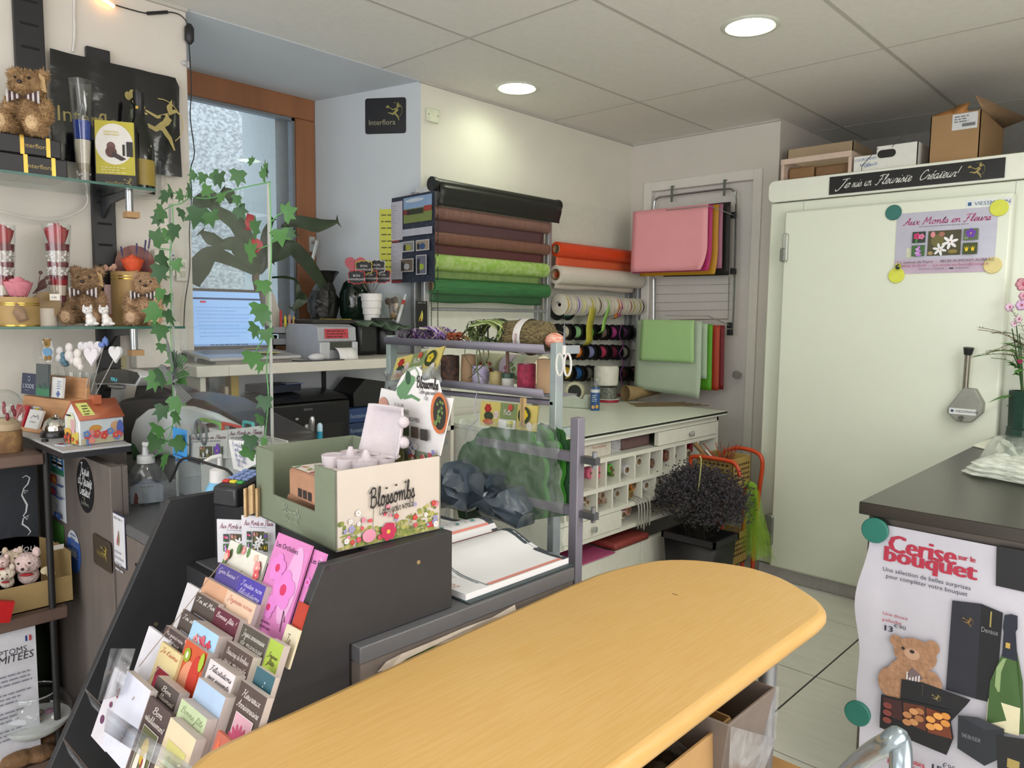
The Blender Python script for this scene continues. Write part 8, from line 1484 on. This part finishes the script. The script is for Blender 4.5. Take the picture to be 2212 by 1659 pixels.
TUL=bpy.data.materials.new('m_tulle');TUL.use_nodes=True;n_=TUL.node_tree.nodes;b_=n_['Principled BSDF'];b_.inputs['Base Color'].default_value=(*lin('9cc838'),1);b_.inputs['Alpha'].default_value=.45;b_.inputs['Roughness'].default_value=.8
tn=n_.new('ShaderNodeTexNoise');tn.inputs['Scale'].default_value=30;tr=n_.new('ShaderNodeMapRange');tr.inputs[1].default_value=.3;tr.inputs[2].default_value=.7;tr.inputs[3].default_value=.12;tr.inputs[4].default_value=.42;TUL.node_tree.links.new(tn.outputs[0],tr.inputs[0]);TUL.node_tree.links.new(tr.outputs[0],b_.inputs['Alpha'])
p=at(1628,1062,y=3.52);t=thing('green_tulle','lime green tulle tied on the trolley and hanging down','fabric',p);rr=random.Random(6)
for s_ in range(5):
 g=G(TUL);a0=rr.uniform(-.06,.05);l=rr.uniform(.2,.36);g.sheet(lambda u,v:((u-.4)*(.03+.10*v)+a0*v+.012*sin(u*12+s_)+.04*v,-.02*s_*.4+.02*sin(u*7+v*5+s_),-l*v+.02*sin(u*9)),10,8);build('tulle_layer',g,t)
g=G(TUL);[g.ball((rr.uniform(-.04,.03),rr.uniform(-.02,.02),rr.uniform(-.01,.04)),(.03,.02,.02),8,6) for k in range(4)];build('knot',g,t)
# ================================================================== GREY METAL STAND BEHIND THE COUNTER, BAGS ON IT
RY=1.50;PUR=mat('7f7c88',.5,.2,var=.08,vs=8);PGR=mat('8d909c',.5,.2,col2='9dada8',vs=5)
def ry(u,v,y=RY):return at(u,v,y=y)
t=thing('metal_stand','grey painted metal stand with two trough shelves of twine behind the counter','stand',(ry(1000,900).x,RY,0));O3=V(t.location);q4=lambda u,v,y=RY:ry(u,v,y)-O3
def bar(a,b,w_,nm,m=PUR,dy=.03):
 g=G(m);d=(b-a);n_=V((d.z,0,-d.x)).normalized()*w_/2;g.add([a-n_,b-n_,b+n_,a+n_,a-n_+V((0,dy,0)),b-n_+V((0,dy,0)),b+n_+V((0,dy,0)),a+n_+V((0,dy,0))],[(0,1,2,3),(7,6,5,4),(0,4,5,1),(1,5,6,2),(2,6,7,3),(3,7,4,0)]);return build(nm,g,t,bevel=.002)
x0,x1=q4(838,760).x,q4(1195,770).x;zt=(q4(838,725).z+q4(1195,740).z)/2
for x in(x0,x1):
 g=G(PGR);g.box((x-.011,0,.02),(x+.011,.03,zt));build('post',g,t,bevel=.002)
 for z in(zt-.03,zt-.25):g=G(PGR);g.box((x-.009,.03,z),(x+.009,.10,z+.022));build('side_bar',g,t)
zr=[]
for v0,v1,h in((736,753,.022),(815,849,.022)):
 z=(q4(850,v0).z+q4(1190,v1).z)/2;zr.append(z);g=G(PUR);g.add([(x0+.012,-.026,z+h*.5),(x1-.012,-.026,z+h*.5),(x1-.012,-.02,z-h*.5),(x0+.02,-.02,z-h*.5),(x1-.012,.12,z-h*.5),(x0+.02,.12,z-h*.5)],[(0,1,2,3),(3,2,4,5)]);build('trough_shelf',g,t,solid=.003)
bar(q4(838,838),q4(1195,872),.012,'rail')
xb=q4(1240,950,1.46);g=G(PUR);g.box((xb.x-.013,-.04,.02),(xb.x+.013,-.012,xb.z+.055));build('post',g,t,bevel=.002)
for v in(990,1108):z=q4(1240,v,1.46).z;g=G(PUR);g.box((x1-.25,-.035,z-.012),(xb.x-.014,-.015,z+.012));build('rail',g,t);g=G(mat('7d7f82',.3,.8));g.box((xb.x+.014,-.03,z-.012),(xb.x+.06,-.01,z+.006));g.tube([(xb.x+.05,-.02,z-.02),(xb.x+.05,-.02,z+.02)],.006,8);build('clamp',g,t)
# contents of the two troughs
ZA,ZB=zr[0]-.009,zr[1]-.009
def skein(label,u,v,y,rx,rz_,cols,n,seed,dr=0,fl_=.35,ry_=.05):
 p=ry(u,v,y);rr=random.Random(seed);t=thing('raffia_bundle',label,'raffia',p)
 for j,c in enumerate(cols):
  g=G(mat(c,.5,var=.2))
  for k in range(n//len(cols)):
   a=rr.uniform(0,6.28);tl=rr.uniform(-.5,.5);g.tube(bez([(rx*rr.uniform(.75,1.05)*cos(a+i*1.1),ry_*sin(a*2+i)*rr.uniform(.4,1),rz_*rr.uniform(.75,1.05)*sin(a+i*1.1+tl)) for i in range(6)],4),.0028,5,flat=fl_)
  if j==0 and dr:
   for k in range(5):g.tube(bez([(rr.uniform(-.03,.03),-.05,-.01),(rr.uniform(-.05,.05),-.06,-dr*.5),(rr.uniform(-.05,.05),-.055,-dr*rr.uniform(.7,1.1))],5),.0022,5,flat=fl_)
  stuff(build('strands',g,t))
 return t
skein('dark purple and white raffia hank at the window end of the top trough',896,724,1.56,.045,.022,('5a3060','9a8aa0','3a2440'),24,1)
skein('lilac and purple raffia hank in the top trough',942,724,1.56,.055,.027,('7a5a98','b0a0c0','c0b8a0','5a3a70'),36,2)
skein('small brown and orange twine tangle by the lilac hank',984,728,1.56,.02,.014,('7a3a28','b0522a'),10,3,.03)
skein('tangled green and black raffia spilling over the top trough',1062,718,1.55,.075,.038,('56643a','2f3522','8a9a5a'),42,4,.14)
p=ry(1140,728,1.57);t=thing('raffia_roll','olive brown raffia roll with a white paper band on the top trough','raffia',p);L0=.085
g=G(mat('8a7a50',.8,col2='4a4028',vs=60,bump=1,bs=70,stretch=(1,4,4)));g.lathe([(.02,-L0),(.045,-L0*.85),(.05,0),(.045,L0*.85),(.02,L0)],18,ax='x');build('raffia',g,t)
g=G(mat('d0ccc8',.5));g.lathe([(.051,-.012),(.052,.016)],20,ax='x',cap=False);pr=Pr(g,(.006,-.054,-.02),(0,0,1),(-1,0,0));pr.text('RAPHIA',-.008,-.002,.010,'8a2a40',sx=.8);build('paper_band',g,t)
skein('loose dark raffia strands behind the raffia roll',1175,735,1.62,.05,.03,('5a4a34','8a7a58'),18,6)
p=ry(1198,736,1.56);g=G(mat('c8684a',.5,col2='d0b8a8',vs=60,stretch=(1,1,9)));g.ball((0,0,0),(.024,.03,.022),14,9);tag(build('striped_twine_ball',g,loc=p),'orange and white striped twine ball at the end of the top trough','twine')
g=G(mat('7a4a9a',.5));a,b=ry(1107,712,1.58),ry(1124,690,1.58);g.tube([V((0,0,0)),b-a],[.002,.006],6,flat=.3);tag(build('purple_ribbon_end',g,loc=a),'purple ribbon end sticking up from the top trough','ribbon')
def sp2(u,v0,v1,r,c,label,nm='twine_spool',y=1.55,col2=None,st=(1,1,60),taper=1,cat='twine',core='c8b898'):
 z0=ZB+.0035;p=ry(u,v1,y);k=pm(p);t=thing(nm,label,cat,(p.x,y,z0));h=max(.02,ry(u,v0,y).z-z0);R_=r*k
 g=G(mat(c,.7,col2=col2,vs=20,stretch=st,bump=.3,bs=60));g.lathe([(R_,0),(R_*1.02,h*.5),(R_*taper,h)],20);build('body',g,t)
 g=G(mat(core,.7));g.lathe([(R_*.4,h),(R_*.4,h+.002),(R_*.15,h+.0025)],14);build('top_core',g,t);return t,h,R_
sp2(972,768,825,20,'4a3c3e','dark brown moss pack in clear wrapping on the lower trough','wrapped_pack',col2='7a5a4a',st=(3,3,3),cat='packet',core='3a3032')
sp2(1012,766,826,17,'a98a6a','tan twine cone beside the dark wrapped pack',taper=.9)
sp2(1038,790,828,18,'8a7ab0','purple and white twine spool with a hanging thread on the lower trough',col2='d0ccd8',st=(2,2,90))
sp2(1071,803,832,14,'b8a888','small beige thread spool on the lower trough',col2='a89a50')
t,h,R_=sp2(1097,812,834,13,'c8c8c0','small white tub with dark green lid on the lower trough','lidded_tub',cat='tub');g=G(mat('2a4a3a',.4));g.lathe([(R_*1.05,h-.006),(R_*1.05,h+.008),(.001,h+.009)],18);build('lid',g,t);g=G(mat('6a5040',.7));g.tube([(0,0,h),(-.004,0,h+.08)],.005,8);build('wooden_stick',g,t)
sp2(1137,786,838,20,'a02a48','red raffia pack in clear film on the lower trough','raffia_pack',cat='raffia',col2='7a1c38',st=(3,3,3),core='c8a0a8')
sp2(1176,776,842,17,'b0906e','tan twine cone at the right end of the lower trough')
g=G(mat('c8c0d4',.5));P_=[ry(*q,1.50) for q in((1040,815),(1030,850),(1024,885),(1032,905),(1012,925),(1022,930))];g.tube(bez([q-P_[0] for q in P_],5),.0015,5);tag(build('loose_thread',g,loc=P_[0]),'lilac thread hanging from the purple twine spool','thread')
for k,(u,c) in enumerate(((1055,'cfc4a8'),(1078,'c4c8a0'),(1112,'c8b8c0'),(1135,'b8c0a0'),(1160,'d0c8a8'))):
 p=ry(u,795,1.66);t=thing('printed_ribbon_roll',('printed ribbon roll with red hearts','printed ribbon roll with red squares','printed ribbon roll with pink writing','printed ribbon roll with green leaves','printed ribbon roll with a red heart medallion')[k]+' at the back of the lower trough','ribbon',(p.x,1.66,ZB+.05));g=G(mat(c,.5));g.lathe([(.045,-.024),(.045,.024)],22,ax='x');build('ribbon',g,t)
 g=G();pr=Pr(g,(-.022,-.0455,-.03),(1,0,0),(0,0,1),.0006);rr=random.Random(k)
 for j in range(6):pr.flower(rr.uniform(.006,.038),rr.uniform(.006,.055),.006,('b03a3a','b03028','a04a6a','5a7a3a','c02a2a')[k],'d0c0a0',4,.5)
 build('print',g,t)
p=ry(1218,760,1.46);k=pm(p);t=thing('scissors','white and grey scissors hanging point up on the stand post','scissors',p,RAD(20));WH=mat('c0c0bc',.4)
for s_ in(-1,1):g=G(WH);g.tube([(s_*9*k+8*k*cos(a),0,-28*k+24*k*sin(a)) for a in[2*pi*i/16 for i in range(16)]],2.6*k,8,closed=True);build('handle',g,t)
g=G(WH);g.tube([(0,0,-6*k),(0,0,14*k)],5*k,8);build('pivot',g,t);g=G(mat('4a4c4e',.25,.9));g.prism([(-3*k,12*k),(3*k,12*k),(0,72*k)],.003,ax='y');build('blades',g,t)
# hanging seed bags
def seedhdr(pr,w_,h):
 pr.rect(0,0,w_,h,'c8b868');pr.rect(w_*.36,h*.3,w_*.66,h,'7a8a5a');pr.flower(w_*.14,h*.72,h*.2,'a02420','c03a30',6);pr.oval(w_*.16,h*.42,h*.26,h*.18,'33402a');pr.oval(w_*.16,h*.18,h*.3,h*.12,'c0603a');pr.oval(w_*.3,h*.5,h*.14,h*.16,'d0c8c4');pr.lines(w_*.26,h*.54,w_*.34,3,h*.06,h*.02,'b06a80',3)
 pr.script('Belle',w_*.5,h*.55,h*.2,'d8d4c8','C',wt=.8);pr.rect(w_*.36,0,w_*.66,h*.36,'d0cece');pr.rect(w_*.5,h*.05,w_*.62,h*.32,'b8b840');[pr.rect(w_*(.51+.018*i),h*.06,w_*(.518+.018*i),h*.2,'4a4a30',0) for i in range(6)];pr.k+=1
 pr.oval(w_*.8,h*.6,h*.32,h*.34,'2c3a20');pr.flower(w_*.8,h*.62,h*.2,'c8b020','6a5a10',5,.5);pr.oval(w_*.9,h*.2,h*.14,h*.16,'d0c8c4');pr.flower(w_*.56,h*.85,h*.14,'b84a38','a03a30',5)
def seedbag(label,pts,y,bag,seed,mfilm,grn):
 a,b,c=ry(*pts[0],y),ry(*pts[1],y),ry(*pts[3],y);ex=(b-a);ey=c-a;t=thing('seed_bag',label,'seed bag',a);c=a;g=G(ink('c8b868'));n=ex.cross(ey).normalized();q=[V((0,0,0)),ex,ex+ey,ey];g.add(q+[v-n*.003 for v in q],[(0,1,2,3),(7,6,5,4)]);build('header_card',g,t)
 g=G();seedhdr(Pr(g,(0,0,0),ex,ey),ex.length,ey.length);build('print',g,t,smooth=0);rr=random.Random(seed)
 if grn:
  for k in range(7):
   g=G(mat(('2f5f2a','3a8a28','2a5230')[k%3],.5,var=.1));cx_,cz_=ry(1010+28*k,0,y).x-c.x,0;o=[];B=[ry(u,v,y)-c for u,v in((985+10*k,1120-8*k),(985+8*k,980-6*k),(1050+14*k,925),(1120+10*k,930),(1160+9*k,980),(1165+8*k,1120))]
   ow=[]
   for i in range(len(B)):
    p0,p1=B[i],B[(i+1)%len(B)]
    for j in range(6):f_=j/6;d_=(p1-p0).normalized();nn=V((-d_.z,0,d_.x));ow.append(p0+(p1-p0)*f_+nn*(.012*abs(sin(f_*pi*2))))
   g.add([v+V((0,.012+.006*k,0)) for v in ow],[tuple(range(len(ow)))]);build('green_sheet',g,t,solid=.002,smooth=0)
 O_=[ry(u,v,y)-c for u,v in bag];lo=O_[0];W_=O_[1]-O_[0];g=G(mfilm)
 def ff(u,v):
  top=O_[0]*(1-u)+O_[1]*u;bo=O_[3]*(1-u)+O_[2]*u;p_=top*(1-v)+bo*v;w2=.35+.65*sin(pi*u);return p_+V((.004*sin(v*31+u*9),-.008-.03*w2*sin(pi*min(1,v*1.1+.1))+.006*sin(u*23+v*7)+.004*sin(u*51-v*29),.004*sin(u*40)))
 g.sheet(ff,24,24);build('clear_film',g,t,smooth=70);return t
FLM=glass((.93,.95,.94),.22,.14,1.5,(.62,.68,.66));FLG=glass((.88,.90,.90),.22,.35,1.5,(.36,.38,.36))
seedbag('clear bag of large green plastic leaves with yellow header card pegged to the stand',((1036,918),(1158,933),(1168,882),(1040,866)),1.455,((1000,905),(1215,915),(1226,1190),(960,1190)),4,FLM,True)
seedbag('clear seed bag with yellow header card tilted behind the display carton',((843,822),(944,799),(950,762),(858,774)),1.42,((838,800),(960,790),(975,960),(830,960)),7,FLG,False)
p=ry(1130,890,1.45);g=G(mat('b09468',.6));g.cbox((-.004,0,0),(.006,.010,.075));g.cbox((.004,0,0),(.006,.010,.075));stuff(tag(build('clothes_peg',g,loc=p),'wooden clothes peg holding the green leaf bag on the stand rail','peg'))
t=thing('dark_plastic_bag','crumpled slate blue plastic bag lying behind the diary','bag',(1.40,1.40,CTZ+.0005));NB=mat('46525e',.22,spec=.6,var=.1);O_=V(t.location)
for k,pts in enumerate((((935,1100),(945,1015),(965,1000),(990,1020),(1005,1060),(1000,1105)),((985,1100),(990,1020),(1055,1025),(1050,1055),(1090,1060),(1120,1115),(1128,1110),(1110,1140),(1040,1110)))):
 y=1.37+.03*k;P_=[at(u,v,y=y)-O_ for u,v in pts];cx=sum((q for q in P_),V())/len(P_);rr=random.Random(k+3);vs=[cx+V((0,-.03,.01))];fs=[];n=len(P_)*3;ring=[]
 for i in range(n):a,b=P_[i//3],P_[(i//3+1)%len(P_)];ring.append(a+(b-a)*((i%3)/3)+V((rr.uniform(-.006,.006),rr.uniform(-.004,.01),rr.uniform(-.006,.006))))
 for s_ in(.4,.72,1):vs+=[cx+(q-cx)*s_+V((0,-.03*(1-s_)+rr.uniform(-.016,.016)*(s_<1),0)) for q in ring]
 fs=[(0,1+i,1+(i+1)%n) for i in range(n)]+[(1+j*n+i,1+(j+1)*n+i,1+(j+1)*n+(i+1)%n,1+j*n+(i+1)%n) for j in range(2) for i in range(n)]
 vs+=[v+V((0,.07,0)) for v in vs[-n:]];m=len(vs)-n;fs+=[(m-n+i,m+i,m+(i+1)%n,m-n+(i+1)%n) for i in range(n)]
 g=G(NB);g.add([V((v.x,v.y,max(v.z,0))) for v in vs],fs);build('bag_fold',g,t,smooth=48)
 # ================================================================== DARK WOODEN DISPLAY SHELVES AT THE BOTTOM LEFT
SHW=mat('5f4c43',.5,var=.14,vs=6,stretch=(6,1,1));BB=mat('121214',.55)
t=thing('display_shelves','dark wooden stepped display shelves with black end panel at the lower left','shelf unit',(.25,.4,0));XE=.5
tops=[]
for(u,v),(u2,v2),th in(((95,979),(0,995),.032),((147,1308),(0,1338),.036),((200,1606),(100,1630),.04)):
 p=at(u,v,x=XE);z=p.z;tops.append(z);g=G(SHW);g.box((-.248,-.8,z-th),(XE-.25,p.y-.4,z));build('shelf_board',g,t,bevel=.004)
g=G(BB);g.box((-.248,.205,0),(.06,.22,tops[0]-.04));build('end_panel',g,t);g=G(BB);g.box((-.248,-.8,0),(-.236,.16,tops[0]-.04));build('back_panel',g,t)
p0,p1=at(100,965,x=.5),at(152,1659,x=.5);g=G(BB);g.lathe([(.009,0),(.009,p0.z+.02)],10,(p0.x-.25-.012,(p0.y+p1.y)/2-.4-.012,0));build('front_post',g,t)
TA,TB,TC=[z+.0005 for z in tops]
def of(u,x,z,dv=0):return V((x,at(u,1000+dv,x=x).y,z))
p=at(16,975,x=.40);p.z=TA;k=pm(p);t=thing('log_slice','thick bark log slice carrying a glass dome','log',p);g=G(mat('8a6a44',.8,col2='6a4c30',vs=30,bump=.8,bs=40));R_=29*k;rr=random.Random(1);h=46*k;n=20;rd=[R_*rr.uniform(.93,1.06) for i in range(n)];vs=[(rd[i]*cos(2*pi*i/n),rd[i]*sin(2*pi*i/n),z) for z in(0,h*.5,h) for i in range(n)];g.add(vs,[(j*n+i,j*n+(i+1)%n,(j+1)*n+(i+1)%n,(j+1)*n+i) for j in range(2) for i in range(n)]+[tuple(2*n+i for i in range(n))]);g.ball((.0,-R_,h*.6),(.012,.006,.016),10,6,mat('4a3220',.8));build('bark',g,t)
t=thing('glass_dome','clear glass dome with dried red petals standing on the bark log','dome',p+V((-.005,0,h+.0005)));g=G(CLR);Rg=36*k;g.lathe([(Rg*.8,0)]+[(Rg*cos(a),42*k+46*k*sin(a)) for a in[-.9+.25*i for i in range(10)]],24,cap=False);build('glass_shell',g,t);g=G(mat('a89478',.7));g.lathe([(Rg*.75,0),(Rg*.8,14*k),(Rg*.4,26*k)],18);[g.ball((Rg*.5*cos(i),Rg*.5*sin(i),(30+7*(i%4))*k),(.008,.005,.012),8,6,mat('7a1c2c',.6)) for i in range(7)];stuff(build('dried_petals',g,t))
a,b=at(-30,1146,x=.36),at(88,1150,x=.36);z1=TA-.036;t=thing('slate_board','black slate board with white chalk scroll under the upper wooden shelf','slate',(.34,a.y,TB));W_=b.y-a.y;h=z1-TB;g=G(mat('20252c',.7,bump=.6,bs=14));g.box((-.008,0,0),(0,W_,h));build('slate',g,t)
g=G();pr=Pr(g,(.0006,0,0),(0,1,0),(0,0,1));S3=lambda u,v:(lambda q:(q.y-a.y,q.z-TB))(at(u,v,x=.34));pr.line([S3(u,v) for u,v in((48,1032),(56,1027),(64,1032),(60,1045),(50,1056),(54,1066),(60,1060),(50,1058),(47,1070),(58,1090),(56,1106),(50,1114),(58,1122),(63,1112),(50,1120),(48,1132),(60,1140),(66,1148),(60,1156))],[.002,.003,.004,.004,.003,.002,.002,.003,.004,.005,.004,.003,.003,.002,.003,.005,.004,.003,.002],'c0c6c8');build('chalk_scroll',g,t,smooth=0)
KRB=mat('9a8256',.7,var=.05);a,b=at(70,1312,x=.47),at(116,1290,x=.36);y0,y1=a.y,a.y+.105;t=thing('plush_display_carton','kraft display carton with rounded back holding small plush animals','display box',(.47,y1,TB));L0=.28
h=at(70,1260,x=.47).z-TB
g=G(KRB);g.box((-.13,-L0,0),(0,0,.003));g.box((-.002,-L0,0),(0,0,h));g.box((-.13,-.003,0),(-.002,0,h*1.9));build('tray',g,t);g=G(KRB);g.prism([(-L0,0),(0,0),(0,h*1.7)]+[(-L0*.5+L0*.5*cos(x),h*1.7+.055*sin(x)) for x in[.2+.27*i for i in range(11)]],.003,ax='x',o=-.133);build('rounded_back',g,t)
g=G();pr=Pr(g,(-.1294,-.13,h*1.75),(0,1,0),(0,0,1));pr.text('doudou',.02,0,.022,'d0cccc','C',shear=.2);build('lettering',g,t);g=G(ink('d4d0c8'));g.box((.0005,-.03,0),(.0015,0,.014));build('price_label',g,t,loc=(-.06,-.002,h*1.85))
for i,(u,v,r,c,n) in enumerate(((58,1215,27,'d0b8b4','pink fluffy plush rabbit, largest in the kraft carton'),(28,1205,20,'c4b09c','beige plush mouse beside the fluffy rabbit in the carton'),(12,1240,18,'d0c4b4','cream plush rabbit at the front of the kraft carton'),(3,1215,15,'d4b8b4','pale pink plush toy cut by the picture edge'))):
 p=at(u,v,x=.43-.02*(i==1));k=pm(p)*r;t2=thing('small_plush',n,'plush toy',p,RAD(60),'small plush animals in the carton');M_=mat(c,.95,bump=.8,bs=120);g=G(M_);g.ball((0,0,0),(k,k*.8,k*.85),16,10,jit=.05);g.ball((0,-k*.7,-k*.25),(k*.4,k*.45,k*.35),10,7);g.ball((0,.01,-k*1.1),(k*.8,k*.6,k*.8),12,8);build('body',g,t2,remesh=k*.09)
 for s_ in(-1,1):g=G(M_);g.ball((s_*k*.7,0,k*.8),(k*.3,k*.18,k*.45),10,7);build('ear',g,t2);g=G(ink('1a1418',.2));g.ball((s_*k*.38,-k*.72,k*.15),k*.10,7,5);build('eye',g,t2)
 g=G(ink('3a2428'));g.ball((0,-k*1.12,-k*.2),k*.13,8,5);build('nose',g,t2);g=G(ink('a01c24'));g.ball((k*.1,-k*.5,-k*.85),(k*.5,k*.2,k*.12),9,6);build('red_scarf',g,t2)
p=at(100,1232,x=.472);g=G(mat('c4b494',.6));g.ball((0,0,0),(.002,.016,.012),10,6);g.ball((0,.012,-.014),(.002,.012,.011),10,6);tag(build('paper_face_tag',g,loc=p),'cream face shaped swing tag hanging over the carton edge','tag')
p=at(-8,1345,x=.52);g=G(mat('b01c20',.35));g.prism([(-.05,-.0),(.03,-.02),(.045,.035),(-.03,.06)],.02,ax='x');tag(build('red_packet',g,loc=(.505,p.y,TB+.02)),'shiny red packet on the shelf edge at the left picture border','packet')
a,b,c=at(-60,1345,x=.48),at(75,1330,x=.48),at(72,1520,x=.48);t=thing('covid_notice','white printed health notice standing under the middle wooden shelf','notice',(.48,a.y,TC));W_=b.y-a.y;h=tops[1]-.04-TC;g=G(mat('c8c8d0',.5));g.box((-.002,0,0),(0,W_,h));build('sheet',g,t)
g=G();pr=Pr(g,(.0006,0,0),(0,1,0),(0,0,1));pr.text('SYMPTOMS',W_*.84,h*.83,.017,'3a3a42','R',sx=.9);pr.text('LIMITEES',W_*.94,h*.775,.022,'2a2a32','R',sx=.9,shear=.15);pr.rect(W_*.82,h*.90,W_*.86,h*.94,'2a3a7a');pr.rect(W_*.86,h*.9,W_*.88,h*.94,'d8d8dc');pr.rect(W_*.88,h*.9,W_*.92,h*.94,'b03a40');[pr.lines(W_*.1,h*(.68-.13*i),W_*.95,3,h*.032,h*.010,'7a7a88',3+i) for i in range(4)];build('print',g,t,smooth=0)
p=at(82,1612,x=.44);p.z=TC;k=pm(p);t=thing('driftwood','knotty piece of driftwood under the glass shell bowl','driftwood',p);DW_=mat('4f3a28',.75,col2='7a5a3a',vs=18,bump=.9,bs=30);rr=random.Random(8);g=G(DW_)
for i in range(9):g.ball((rr.uniform(-.03,.05),rr.uniform(-.11,.10),.018+rr.uniform(0,.02)),(rr.uniform(.02,.035),rr.uniform(.03,.06),rr.uniform(.016,.026)),10,7,jit=.12)
build('wood',g,t,remesh=.006)
t=thing('shell_bowl','round glass fish bowl with white sand and sea shells on driftwood','bowl',p+V((0,-.005,.055)));R_=73*k;g=G(CLR);g.lathe([(R_*cos(a),R_*.72+R_*.72*sin(a)) for a in[-1.35+.2*i for i in range(12)]]+[(R_*.62,R_*1.36)],28,cap=False);build('glass_bowl',g,t);g=G(glass((.9,.95,.95),.03,.25,2));g.tube([(R_*.62*cos(a),R_*.62*sin(a),R_*1.36) for a in[2*pi*i/28 for i in range(28)]],.0022,6,closed=True);build('rim',g,t)
g=G(mat('c9cbcc',.9,var=.05));g.lathe([(.001,.004)]+[(R_*.97*cos(a),R_*.72+R_*.70*sin(a)) for a in[-1.3+.17*i for i in range(7)]]+[(.001,R_*.52)],26,cap=False);build('white_sand',g,t)
for i in range(12):c=('c8b8b0','8a7068','a87a9a','d0ccc8')[i%4];a=i*2.4;r_=R_*.55*((i%4)/4+.3);g=G(mat(c,.4,var=.2));g.ball((0,0,0),(.014,.010,.007),10,7);o=build('shell',g,t,loc=(r_*cos(a),r_*sin(a),R_*.56),rz=a);o.rotation_euler[0]=.4
p=at(70,1420,x=.12);p.z=TC;g=G(mat('2a3a20',.6));g.lathe([(.05,0),(.06,.2),(.03,.3),(.02,.35)],14);tag(build('dark_bottle',g,loc=p),'dark green bottle in the shadow behind the health notice','bottle')
